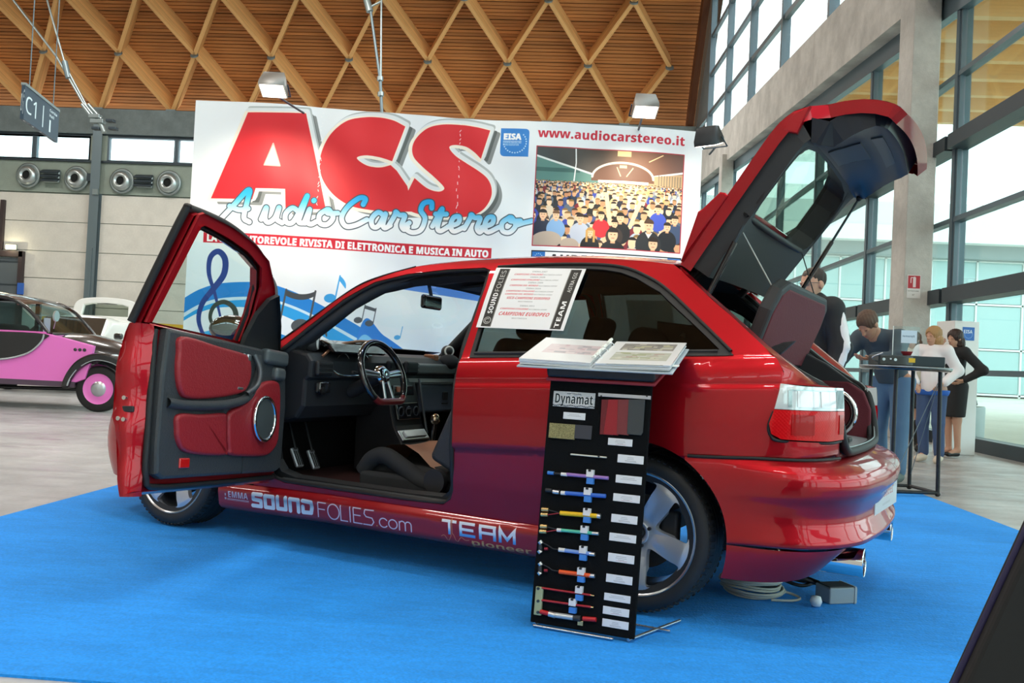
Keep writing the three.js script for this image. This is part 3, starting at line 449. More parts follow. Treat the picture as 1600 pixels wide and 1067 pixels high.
    mesh('lamp_glass', box(0.9 * s, 0.05 * s, 0.74 * s, 0, -0.11 * s, 0), mat(0xffffff, 0.4, 0, { emissive: lin(1, 0.93, 0.8), emissiveIntensity: 5 }), head);
    mesh('bracket', [rod(V(-0.55 * s, 0.2 * s, 0), V(-0.55 * s, -0.1 * s, -0.6 * s), 0.006), rod(V(0.55 * s, 0.2 * s, 0), V(0.55 * s, -0.1 * s, -0.6 * s), 0.006), rod(V(-0.55 * s, -0.1 * s, -0.6 * s), V(0.55 * s, -0.1 * s, -0.6 * s), 0.006)], steelDarkM, l);
    mesh('arm', rod(V(0, -0.1 * s, -0.6 * s), arm, 0.009), steelDarkM, l);
    const sp = new THREE.SpotLight(lin(1, 0.86, 0.68), 5, 6, 0.95, 0.7, 2); sp.position.set(p.x, p.y - 0.04, p.z); sp.target.position.copy(target); sp.castShadow = true; sp.shadow.radius = 3; scene.add(sp, sp.target);
  };
  flood(427, 139, -6.55, 'small flood lamp on an arm above the red letter A', 0.1, -0.35, V(-2.6, 1.8, -7.24), V(0.1, 0.0, -0.64), 0x8d8a86);
  flood(1008, 172, -6.95, 'small flood lamp on an arm above the web address', 0.1, -0.35, V(0.45, 1.9, -7.55), V(0.05, 0.0, -0.58), 0x8d8a86);
  flood(1108, 222, -7.3, 'dark flood lamp hanging off the right edge of the white banner', -0.6, 0.35, V(1.5, 1.0, -6.6), V(-0.14, -0.02, -0.3), 0x3c3f42);
}
// ---------- red hatchback ----------
const carPos = V(-0.5427, 0.010, -4.686), carTurn = -0.43196;
const PAINT = lin(0.46, 0.0035, 0.013);
const flake = dataTex(256, () => { const a = 128 + (rnd() - 0.5) * 26, b = 128 + (rnd() - 0.5) * 26; return [a, b, 255]; }, false);
const paintBase = { clearcoat: 0.75, clearcoatRoughness: 0.03 };
const paintM = mat(PAINT, 0.42, 0.82, { ...paintBase, normalMap: rep(flake, 40, 40), normalScale: new THREE.Vector2(0.25, 0.25) });
const blackM = mat(lin(0.018, 0.019, 0.021), 0.55), rubberM = mat(lin(0.012, 0.012, 0.013), 0.6), trimM = mat(lin(0.028, 0.03, 0.034), 0.62), glossBlackM = mat(lin(0.012, 0.012, 0.014), 0.15, 0, { clearcoat: 1, clearcoatRoughness: 0.04 });
const chromeM = mat(lin(0.85, 0.86, 0.88), 0.08, 1), satinM = mat(lin(0.62, 0.66, 0.7), 0.28, 1), aluM = mat(lin(0.62, 0.65, 0.7), 0.45, 0.7);
const texLeather = dataTex(256, (u, v) => { const n = 255 * (0.6 * vnoise(u, v, 90, 90, 41) + 0.4 * vnoise(u, v, 35, 35, 42)); return [n, n, n]; }, false);
const redLeatherM = mat(lin(0.34, 0.018, 0.026), 0.42, 0, { bumpMap: rep(texLeather, 3, 3), bumpScale: 0.0012 }), greyLeatherM = mat(lin(0.045, 0.05, 0.055), 0.5, 0, { bumpMap: rep(texLeather, 3, 3), bumpScale: 0.0012 });
const burgM = mat(lin(0.13, 0.016, 0.026), 0.8, 0, { bumpMap: rep(texLeather, 3, 3), bumpScale: 0.001 }), tanM = mat(lin(0.5, 0.24, 0.14), 0.32), darkCarpetM = mat(lin(0.05, 0.008, 0.006), 0.95), darkFabricM = mat(lin(0.02, 0.022, 0.025), 0.9);
const tintM = glassMat(lin(0.17, 0.19, 0.17)), windM = glassMat(lin(0.86, 0.94, 0.93)), doorGlassM = glassMat(lin(0.68, 0.80, 0.78)), gateGlassM = glassMat(lin(0.42, 0.52, 0.45));
const car = thing('hatchback_car', 'glossy dark red hatchback with its door and tailgate standing open on the blue carpet', 'car', [carPos.x, carPos.y, carPos.z], carTurn);

// plan curve of the body (half), by arc length with s = 0 at x = 0
const plan = (() => {
  const c = new THREE.CatmullRomCurve3([[-1.985, 0], [-1.975, 0.3], [-1.93, 0.5], [-1.82, 0.66], [-1.6, 0.76], [-1.3, 0.815], [-0.9, 0.835], [-0.5, 0.838], [0, 0.838], [0.5, 0.838], [1.0, 0.838], [1.3, 0.836], [1.5, 0.828], [1.65, 0.812], [1.76, 0.785], [1.84, 0.735], [1.895, 0.65], [1.925, 0.55], [1.945, 0.42], [1.965, 0.2], [1.97, 0]].map(([x, z]) => V(x, 0, z)), false, 'centripetal');
  const n = 3000, p = c.getPoints(n), s = [0]; for (let i = 1; i <= n; i++) s.push(s[i - 1] + p[i].distanceTo(p[i - 1]));
  let i0 = p.findIndex((q) => q.x >= 0); const z0 = s[i0]; for (let i = 0; i <= n; i++) s[i] -= z0;
  const f = (v) => { let a = 0, b = n; while (b - a > 1) { const m = (a + b) >> 1; if (s[m] < v) a = m; else b = m; } const k = (v - s[a]) / (s[b] - s[a]), i = clamp(a, 4, n - 5), tx = p[i + 4].x - p[i - 4].x, tz = p[i + 4].z - p[i - 4].z, L = Math.hypot(tx, tz); return { x: lerp(p[a].x, p[b].x, k), z: lerp(p[a].z, p[b].z, k), nx: -tz / L, nz: tx / L }; };
  f.end = s[n]; f.start = s[0];
  f.ofX = (x) => { let best = 0, bd = 9; for (let i = 0; i <= n; i++) if (p[i].z > 0.6) { const d = Math.abs(p[i].x - x); if (d < bd) { bd = d; best = i; } } const i = clamp(best, 1, n - 1), j = p[i].x < x ? i : i - 1; return lerp(s[j], s[j + 1], (x - p[j].x) / (p[j + 1].x - p[j].x)); };
  f.ofZ = (z) => { let best = 0, bd = 9; for (let i = i0; i <= n; i++) if (p[i].x > 1.7) { const d = Math.abs(p[i].z - z); if (d < bd) { bd = d; best = s[i]; } } return best; };
  return f;
})();
// side section: inward offset by height; the creases rise a little to the rear
const dTab = table([[0.08, 0.095], [0.14, 0.082], [0.27, 0.055], [0.40, 0.033], [0.50, 0.021], [0.546, 0.0155], [0.552, 0.009], [0.562, 0.002], [0.60, 0], [0.70, 0], [0.76, 0.004], [0.80, 0.008], [0.820, 0.011], [0.825, 0.0155], [0.831, 0.0145], [0.85, 0.0185], [0.88, 0.026], [0.91, 0.038], [0.925, 0.05], [0.93, 0.058], [1.18, 0.175], [1.25, 0.212], [1.32, 0.253], [1.36, 0.285], [1.40, 0.33]]);
const tL = [0.1, 0.14, 0.2, 0.27, 0.33, 0.4, 0.45, 0.5, 0.53, 0.546, 0.552, 0.562, 0.58, 0.6, 0.64, 0.68, 0.7, 0.73, 0.76, 0.78, 0.8, 0.82, 0.825, 0.831, 0.85, 0.88, 0.91, 0.925, 0.93, 0.96, 1, 1.05, 1.1, 1.15, 1.18, 1.22, 1.25, 1.29, 1.32, 1.34, 1.36, 1.38];
const kRise = (s) => 0.05 * (clamp(s, -0.7, 2.1) - 0.5);
const tnOf = (s, Y) => Y - kRise(s) * clamp((Y - 0.25) / 0.3, 0, 1) * (1 - sstep(1.0, 1.3, Y) * 0.9);
function yOf(s, tn) { let a = tn - 0.15, b = tn + 0.15; for (let i = 0; i < 26; i++) { const m = (a + b) / 2; if (tnOf(s, m) < tn) a = m; else b = m; } return (a + b) / 2; }
const dSm = (t) => { const e = 0.0025; return (dTab(t - e) + 2 * dTab(t) + dTab(t + e)) / 4; };
const bodyF = (s, t) => { const p = plan(s), d = dSm(t); return [p.x - p.nx * d, yOf(s, t), p.z - p.nz * d]; };
const ST = (X, Y) => { const s = plan.ofX(X); return [s, tnOf(s, Y)]; };          // from car x, y on the side
const STz = (Z, Y) => { const s = plan.ofZ(Z); return [s, tnOf(s, Y)]; };         // on the rear face
const both = (name, geo, m, parent) => { mesh(name, geo, m, parent); mesh(name, mirrorZ(geo), m, parent); };
const arcPts = (cx, cy, r, a0, a1, n = 18) => Array.from({ length: n + 1 }, (_, i) => { const a = lerp(a0, a1, i / n) * Math.PI / 180; return [cx + r * Math.cos(a), cy + r * Math.sin(a)]; });
const roofEdge = [[-0.68, 0.935], [-0.645, 0.954], [-0.442, 1.112], [-0.265, 1.243], [-0.136, 1.298], [0.031, 1.345], [0.271, 1.371], [0.537, 1.382], [0.851, 1.381], [1.146, 1.362], [1.29, 1.345]];
const doorHole = [[-0.625, 0.37], [-0.64, 0.6], [-0.645, 0.895], [-0.6, 0.935], [-0.488, 1.038], [-0.316, 1.18], [-0.164, 1.268], [0.008, 1.308], [0.216, 1.33], [0.41, 1.337], [0.445, 1.325], [0.452, 1.25], [0.446, 1.1], [0.44, 0.93], [0.45, 0.6], [0.445, 0.37], [0.43, 0.33], [0.39, 0.302], [0.2, 0.296], [-0.2, 0.296], [-0.5, 0.298], [-0.59, 0.318]];
const winHole = [[0.482, 1.335], [0.66, 1.344], [0.863, 1.345], [1.0, 1.339], [1.09, 1.325], [1.17, 1.297], [1.283, 1.239], [1.463, 1.101], [1.59, 0.997], [1.6, 0.986], [1.57, 0.982], [1.236, 0.966], [0.48, 0.93]];
{
  // side shells: pillars, quarter panel and sill in one pressing
  const outline = [[-0.70, 0.265], [-0.70, 0.6], [-0.705, 0.915], ...roofEdge, [1.335, 1.315], [1.44, 1.232], [1.578, 1.129], [1.708, 1.025], [1.762, 0.981], [1.785, 0.93], [1.774, 0.893], [1.758, 0.81], [1.737, 0.745], [1.745, 0.71], [1.775, 0.692]].map((p) => ST(...p))
    .concat([STz(0.62, 0.686), STz(0.505, 0.69), STz(0.505, 0.612)], [[1.743, 0.618], [1.476, 0.602]].map((p) => ST(...p)), arcPts(1.2585, 0.30, 0.352, 57.5, 186, 26).map((p) => ST(...p)), [ST(0.90, 0.265)]);
  const side = sheet(outline, [doorHole.map((p) => ST(...p)), winHole.map((p) => ST(...p))], bodyF, { ss: 0.04, tLines: tL, rim: 0.02 });
  both('body_side', side, paintM, car);
  // the far side is lined inside
  mesh('inner_lining', mirrorZ(sheet(outline, [doorHole.map((p) => ST(...p)), winHole.map((p) => ST(...p))], bodyF, { ss: 0.08, tLines: tL.filter((_, i) => i % 2), off: -0.03 })), trimM, car);
  mesh('inner_lining', sheet(outline, [doorHole.map((p) => ST(...p)), winHole.map((p) => ST(...p))], bodyF, { ss: 0.08, tLines: tL.filter((_, i) => i % 2), off: -0.03 }), trimM, car);
  // wheel housings
  for (const x of [1.2585, -1.2585]) for (const k of [1, -1]) mesh('wheel_housing', place(new THREE.CylinderGeometry(0.355, 0.355, 0.34, 30, 1, true, Math.PI / 2, Math.PI), x, 0.30, k * 0.64, Math.PI / 2, 0, 0), blackM, car);
  // door seal and step trim round the opening
  const loop = doorHole.map((p) => { const [s, t] = ST(...p), q = bodyF(s, t); return V(lerp(q[0], -0.08, 0.015), lerp(q[1], 0.78, 0.015), q[2] - 0.012); });
  mesh('door_seal', tube(loop, 0.011, { closed: true, n: 160 }), rubberM, car);
  const inset = smoothLoop(doorHole.map(([x, y]) => [x, y]), 3);
  mesh('door_frame', sheet(doorHole.map((p) => ST(...p)), [doorHole.map(([x, y]) => [lerp(x, -0.08, 0.07), lerp(y, 0.78, 0.055)]).map((p) => ST(...p))], (s, t) => { const q = bodyF(s, t); return [q[0], q[1], q[2] - 0.045]; }, { ss: 0.08, tLines: tL.filter((_, i) => i % 3 === 0), rim: 0.05 }), blackM, car);
  mesh('step_trim', [rbox(0.95, 0.035, 0.13, 0.014, -0.08, 0.30, 0.7), rbox(0.14, 0.012, 0.05, 0.005, -0.02, 0.322, 0.7)], greyLeatherM, car);
  // quarter window: black rubber surround, smoked glass
  const qIn = [[0.50, 1.318], [0.66, 1.327], [0.863, 1.328], [0.99, 1.322], [1.075, 1.308], [1.15, 1.282], [1.265, 1.224], [1.44, 1.09], [1.545, 1.005], [1.236, 0.99], [0.498, 0.956]];
  both('window_surround', sheet(winHole.map((p) => ST(...p)), [qIn.map((p) => ST(...p))], bodyF, { ss: 0.05, tLines: tL, off: 0.003, rim: 0.02 }), blackM, car);
  both('quarter_glass', sheet(qIn.map((p) => ST(...p)), [], bodyF, { ss: 0.08, tLines: tL, off: -0.004 }), tintM, car);
  both('window_moulding', tube([[0.50, 0.951], [0.9, 0.968], [1.236, 0.986], [1.54, 1.0]].map(([x, y]) => { const q = bodyF(...ST(x, y)); return V(q[0], q[1], q[2] + 0.004); }), 0.006), trimM, car);
  both('roof_gutter', tube([...winHole.slice(0, 9)].map(([x, y]) => { const q = bodyF(...ST(x, y)); return V(q[0], q[1] + 0.004, q[2] + 0.003); }), 0.007, { n: 60 }), rubberM, car);
  // roof
  const re = roofEdge.slice(4).map((p) => bodyF(...ST(...p))), rc = new THREE.CatmullRomCurve3(re.map((q) => V(...q)), false, 'centripetal');
  const roofG = gridGeo(24, 40, (u, v) => { const q = rc.getPointAt(v), k = u * 2 - 1, w = 1 - k * k; return [q.x - 0.06 * w * (1 - v) + 0.045 * w * v, q.y + 0.045 * (1 - Math.abs(k) ** 2.6) , -k * q.z]; });
  mesh('roof', roofG, paintM, car);
  mesh('headliner', gridGeo(12, 16, (u, v) => { const q = rc.getPointAt(v), k = u * 2 - 1, w = 1 - k * k; return [q.x - 0.05 * w * (1 - v) + 0.03 * w * v, q.y - 0.03 + 0.03 * w, k * (q.z - 0.02)]; }), mat(lin(0.03, 0.032, 0.037), 0.9), car);
  // windscreen with a blue shade band
  const ap = new THREE.CatmullRomCurve3(roofEdge.slice(1, 5).map((p) => V(...bodyF(...ST(...p)))), false, 'centripetal');
  const ws = (v0, v1, o) => gridGeo(20, 12, (u, v) => { const q = ap.getPointAt(lerp(v0, v1, v)), k = u * 2 - 1, w = 1 - k * k; return [q.x - 0.1 * w + o, q.y + 0.012 * w, -k * (q.z - 0.012)]; });
  mesh('windscreen', ws(0.0, 0.84, 0), windM, car); mesh('shade_band', ws(0.84, 1, 0), glassMat(lin(0.12, 0.30, 0.75)), car);
  both('pillar_trim', tube(roofEdge.slice(0, 6).map((p) => { const q = bodyF(...ST(...p)); return V(q[0] + 0.035, q[1] - 0.03, q[2] - 0.045); }), 0.032, { n: 40 }), trimM, car);
  both('windscreen_seal', tube(roofEdge.slice(0, 6).map((p) => V(...bodyF(...ST(...p)))), 0.004, { n: 40 }), rubberM, car);
  mesh('cowl', gridGeo(20, 4, (u, v) => { const k = u * 2 - 1, w = 1 - k * k; return [lerp(-0.645, -0.80, v) - 0.1 * w, lerp(0.955, 0.925, v) + 0.008 * w, -k * lerp(0.73, 0.76, v)]; }), blackM, car);
  // front wings, bonnet, nose
  const wing = [[-0.715, 0.27], [-0.715, 0.915], [-0.76, 0.93], [-1.1, 0.89], [-1.5, 0.82], [-1.78, 0.745], [-1.8, 0.60], [-1.58, 0.58]].map((p) => ST(...p)).concat(arcPts(-1.2585, 0.30, 0.35, 128, -6, 26).map((p) => ST(...p)));
  both('front_wing', sheet(wing, [], bodyF, { ss: 0.05, tLines: tL, rim: 0.02 }), paintM, car);
  mesh('bonnet', gridGeo(20, 24, (u, v) => { const k = u * 2 - 1, X = lerp(-0.76, -1.86, v), q = bodyF(...ST(Math.max(X, -1.78), table([[0, 0.928], [0.3, 0.885], [0.68, 0.815], [0.93, 0.74], [1, 0.72]])(v))), w = 1 - k * k; return [X - 0.1 * w, q[1] + 0.03 * w, -k * q[2]]; }), paintM, car);
  const nose = (y0, y1, o, name, m) => mesh(name, gridGeo(40, 8, (u, v) => { const s = lerp(plan.start, plan.ofX(-1.58), Math.abs(u * 2 - 1)), p = plan(s), off = o * Math.sin(Math.PI * lerp(0.15, 0.85, v)) * sstep(-1.4, -1.9, p.x) ; return [p.x + p.nx * off, lerp(y0, y1, v), (u > 0.5 ? 1 : -1) * (p.z + p.nz * off)]; }), m, car);
  nose(0.2, 0.6, 0.08, 'front_bumper', paintM); nose(0.6, 0.725, 0.0, 'grille', blackM);
  both('headlamp', rbox(0.1, 0.11, 0.36, 0.03, -1.88, 0.665, 0.5, 0, 0.35, 0), mat(0xdfe6ea, 0.1, 0.4, { clearcoat: 1 }), car);
}
// side skirts carrying the lettering
{
  const S0 = -0.905, S1 = 0.865, skirtD = table([[0.135, 0.10], [0.15, 0.06], [0.165, 0.046], [0.2, 0.04], [0.232, 0.034], [0.25, 0.036], [0.262, 0.045], [0.272, 0.062]]);
  const yb = (s) => 0, F = (s, t) => { const p = plan(s), d = skirtD(t); return [p.x, t - 0.012 * clamp((-0.3 - s) / 0.6, 0, 1), p.z - d + 0.012]; };
  const tex = canvasTex(2048, 176, (c, w, h) => {
    c.fillStyle = '#9c0c15'; c.fillRect(0, 0, w, h);
    const k = w / (S1 - S0), X = (x) => (x - S0) * k, txt = (t, x0, x1, y, size, font, col, o = {}) => { c.font = `${font} ${size}px sans-serif`; c.textBaseline = 'alphabetic'; const m = c.measureText(t).width; c.save(); c.translate(X(x0), y); c.scale((X(x1) - X(x0)) / m, o.sy || 1); if (o.stroke) { c.strokeStyle = col; c.lineWidth = o.stroke; c.strokeText(t, 0, 0); } if (!o.hollow) { c.fillStyle = col; c.fillText(t, 0, 0); } c.restore(); };
    c.fillStyle = '#b3aeb4'; c.fillRect(X(-0.86), 62, 10, 16); c.fillRect(X(-0.862), 88, 14, 14);
    txt('EMMA', -0.84, -0.705, 86, 56, 'bold', '#c4bcc4'); c.fillStyle = '#d8c8cc'; c.fillRect(X(-0.845), 94, X(-0.70) - X(-0.845), 4); c.fillRect(X(-0.845), 102, X(-0.70) - X(-0.845), 2);
    // rounded heavy word
    c.lineJoin = 'round'; c.lineCap = 'round'; const g = c.createLinearGradient(0, 30, 0, 130); g.addColorStop(0, '#ffffff'); g.addColorStop(0.35, '#9fb0bd'); g.addColorStop(0.6, '#dfe8ea'); g.addColorStop(1, '#f4f6fa'); c.strokeStyle = g; c.lineWidth = 25;
    const st = (pts) => { c.beginPath(); pts.forEach(([x, y], i) => (i ? c.lineTo(x, y) : c.moveTo(x, y))); c.stroke(); };
    const lw = 66, o0 = X(-0.675), bx = (i) => o0 + i * (lw + 24), T = 44, B = 118, M2 = 80;
    st([[bx(0) + lw, T], [bx(0) + 6, T], [bx(0) + 6, M2 - 2], [bx(0) + lw - 4, M2 + 2], [bx(0) + lw - 4, B], [bx(0), B]]);
    st([[bx(1) + 4, T + 4], [bx(1) + lw - 4, T + 4], [bx(1) + lw - 4, B], [bx(1) + 4, B], [bx(1) + 4, T + 4]]);
    st([[bx(2) + 4, T], [bx(2) + 4, B - 2], [bx(2) + lw - 4, B - 2], [bx(2) + lw - 4, T]]);
    st([[bx(3) + 4, B + 2], [bx(3) + 4, T + 4], [bx(3) + lw - 4, T + 4], [bx(3) + lw - 4, B + 2]]);
    st([[bx(4) + 4, T + 4], [bx(4) + lw - 4, T + 8], [bx(4) + lw + 2, M2], [bx(4) + lw - 6, B - 2], [bx(4) + 4, B]]); st([[bx(4) + 4, M2 + 4], [bx(4) + 4, B]]);
    // thin outlined letters
    const thin = '#e9d5d8'; c.strokeStyle = thin; c.lineWidth = 7; const f0 = X(-0.27), q = (x) => f0 + x;
    st([[q(0), 132], [q(0), 44], [q(52), 44]]); st([[q(0), 84], [q(44), 84]]); c.beginPath(); c.ellipse(q(104), 88, 38, 45, 0, 0, 7); c.stroke(); st([[q(152), 44], [q(152), 132], [q(196), 132]]); st([[q(214), 44], [q(214), 132]]); st([[q(284), 44], [q(236), 44], [q(236), 132], [q(290), 132]]); st([[q(236), 86], [q(280), 86]]); st([[q(366), 44], [q(312), 46], [q(306), 70], [q(318), 86], [q(356), 90], [q(366), 112], [q(352), 132], [q(300), 132]]);
    c.fillStyle = '#d9a24a'; c.fillRect(q(382), 126, 7, 7); c.beginPath(); c.arc(q(428), 106, 26, 0.7, 5.6); c.stroke(); c.beginPath(); c.arc(q(486), 106, 26, 0, 7); c.stroke(); st([[q(526), 132], [q(526), 84]]); c.beginPath(); c.arc(q(544), 98, 18, Math.PI, 0); c.stroke(); st([[q(562), 98], [q(562), 132]]); c.beginPath(); c.arc(q(580), 98, 18, Math.PI, 0); c.stroke(); st([[q(598), 98], [q(598), 132]]);
    // team word: white to blue
    const g3 = c.createLinearGradient(0, 26, 0, 120); g3.addColorStop(0, '#ffffff'); g3.addColorStop(0.5, '#ffffff'); g3.addColorStop(0.75, '#6fb4ea'); g3.addColorStop(1, '#3f7fd0'); c.strokeStyle = g3; c.lineWidth = 16; c.lineCap = 'butt'; c.lineJoin = 'miter'; const t0 = X(0.405), r = (x) => t0 + x;
    st([[r(0), 38], [r(84), 38]]); st([[r(44), 38], [r(44), 112]]); st([[r(188), 38], [r(108), 38], [r(108), 104], [r(190), 104]]); st([[r(108), 72], [r(180), 72]]); st([[r(218), 112], [r(218), 38], [r(296), 38], [r(296), 112]]); st([[r(218), 74], [r(296), 74]]); st([[r(326), 112], [r(326), 42], [r(364), 92], [r(402), 42], [r(402), 112]]);
    c.strokeStyle = '#d07a4a'; c.lineWidth = 4; c.beginPath(); for (let i = 0; i < 120; i++) { const x = r(-6) + i * 1.35, y = 128 - 22 * Math.sin(i * 0.16) * Math.exp(-(((i - 50) / 40) ** 2)) - (Math.abs(i - 45) < 3 ? 84 : 0); i ? c.lineTo(x, y) : c.moveTo(x, y); } c.stroke();
    txt('pioneer', 0.545, 0.83, 150, 40, '', '#d9a25a', { stroke: 1.5 });
  });
  const skM = mat(0xffffff, 0.42, 0.25, { ...paintBase, map: tex });
  const g = sheet([[S0, 0.137], [S1, 0.137], [S1, 0.272], [S0, 0.272]], [], F, { ss: 0.05, tLines: [0.15, 0.158, 0.165, 0.18, 0.2, 0.216, 0.232, 0.242, 0.25, 0.256, 0.262], rim: 0.05, uv: (s, t) => [(s - S0) / (S1 - S0), (t - 0.137) / 0.135] });
  const sk = mesh('side_skirt', g, skM, car); sk.userData.label = 'red side skirt with silver and white lettering';
  mesh('side_skirt', mirrorZ(sheet([[S0, 0.137], [S1, 0.137], [S1, 0.272], [S0, 0.272]], [], F, { ss: 0.1, tLines: [0.15, 0.165, 0.232, 0.25, 0.262], rim: 0.05 })), paintM, car);
  mesh('underbody', [box(2.2, 0.1, 1.45, 0, 0.2, 0), box(0.4, 0.12, 1.0, 1.6, 0.3, 0), box(0.9, 0.3, 1.1, -1.45, 0.38, 0)], blackM, car);
}
// rear bumper: sections swept round the plan curve
{
  const top = (s) => 0.607 + 0.012 * sstep(1.45, 1.75, s), endS = plan.end;
  const prof = [[0.0, -0.05], [0.004, 0.0], [-0.006, 0.25], [-0.018, 0.55], [-0.035, 0.82], [-0.058, 0.97], [-0.085, 1.0], [-0.12, 0.93], [-0.15, 0.74], [-0.19, 0.62], [-0.22, 0.62], [-0.255, 0.76], [-0.28, 0.88], [-0.296, 0.86], [-0.301, 0.6]];
  const grow = (s) => 0.012 + 0.105 * sstep(1.55, 2.15, s) + 0.0;
  const archX = (y) => 1.2585 + Math.sqrt(Math.max(0, 0.352 ** 2 - (y - 0.30) ** 2));
  const rows = prof.length - 1, cols = 46;
  const F = (u, v) => {
    const i = Math.min(rows - 1, Math.floor(v * rows)), f = v * rows - i, dy = lerp(prof[i][0], prof[i + 1][0], f), o = lerp(prof[i][1], prof[i + 1][1], f);
    const y0 = 0.607 + dy, s0 = plan.ofX(Math.max(1.45, archX(y0) + 0.004)), k = u, s = lerp(s0, endS, 1 - (1 - k) ** 1.0), y = top(s) + dy, p = plan(s), g = o * grow(s);
    return [p.x + p.nx * g, y, p.z + p.nz * g];
  };
  const half = gridGeo(cols, rows * 3, (u, v) => { const q = F(1 - u, v); return q; });
  const bump = mesh('rear_bumper', [half, mirrorZ(half)], paintM, car);
  // lower lip below a dark joint, on both corners
  const lip = gridGeo(30, 8, (u, v) => { const y = lerp(0.312, 0.19, v), s0 = plan.ofX(archX(y) + 0.004), s1 = plan.ofZ(0.57), s = lerp(s0, s1, 1 - u), p = plan(s), k = (s - s0) / (s1 - s0), g = grow(s) * lerp(0.8, 0.15, v ** 1.6) * (1 - 0.3 * k) + 0.004, rise = 0.085 * k ** 3 * v; return [p.x + p.nx * g - 0.0, y + rise, p.z + p.nz * g]; });
  both('bumper_lip', lip, paintM, car);
  both('bumper_gap', tube(Array.from({ length: 16 }, (_, i) => { const s = lerp(plan.ofX(1.46), plan.ofZ(0.5), i / 15), p = plan(s); return V(p.x + p.nx * 0.002, top(s) + 0.006, p.z + p.nz * 0.002); }), 0.006, { n: 60 }), rubberM, car);
  mesh('bumper_core', [box(0.24, 0.2, 1.2, 1.78, 0.43, 0)], blackM, car);
  // plate in the middle of the bumper
  const tex = canvasTex(512, 160, (c, w, h) => { c.fillStyle = '#dfe5e8'; c.fillRect(0, 0, w, h); c.fillStyle = '#c01f38'; c.font = 'bold 84px serif'; c.textAlign = 'center'; c.fillText('Pioneer', w / 2, 84); c.fillStyle = '#8b9196'; c.font = '22px sans-serif'; c.fillText('sound.vision.soul', w / 2, 132); });
  const pm = mat(0xffffff, 0.3, 0, { map: tex, clearcoat: 0.6 });
  const pg = extr([[-0.25, -0.055], [0.25, -0.055], [0.25, 0.045], [0.235, 0.06], [-0.235, 0.06], [-0.25, 0.045]], 0.008); { const p = pg.attributes.position, uv = pg.attributes.uv; for (let i = 0; i < p.count; i++) uv.setXY(i, (p.getX(i) + 0.25) / 0.5, (p.getY(i) + 0.055) / 0.115); }
  mesh('rear_plate', place(pg, 2.045, 0.447, 0, 0, Math.PI / 2 - 0.06, 0), pm, car);
  // exhaust pipes
  for (const z of [0.47, -0.47]) { const e = sub('exhaust', car, 1.965, z > 0 ? 0.245 : 0.235, z); mesh('tail_pipe', place(lathe([[0.03, -0.3], [0.05, -0.22], [0.052, 0.06], [0.055, 0.066], [0.052, 0.07], [0.046, 0.066], [0.046, -0.2], [0.0, -0.2]], 32).scale(1, 1, 1), 0, 0, 0, 0, 0, -Math.PI / 2), chromeM, e); mesh('hanger', rod(V(-0.15, 0.05, 0), V(-0.15, 0.12, 0), 0.012), blackM, e); }
}
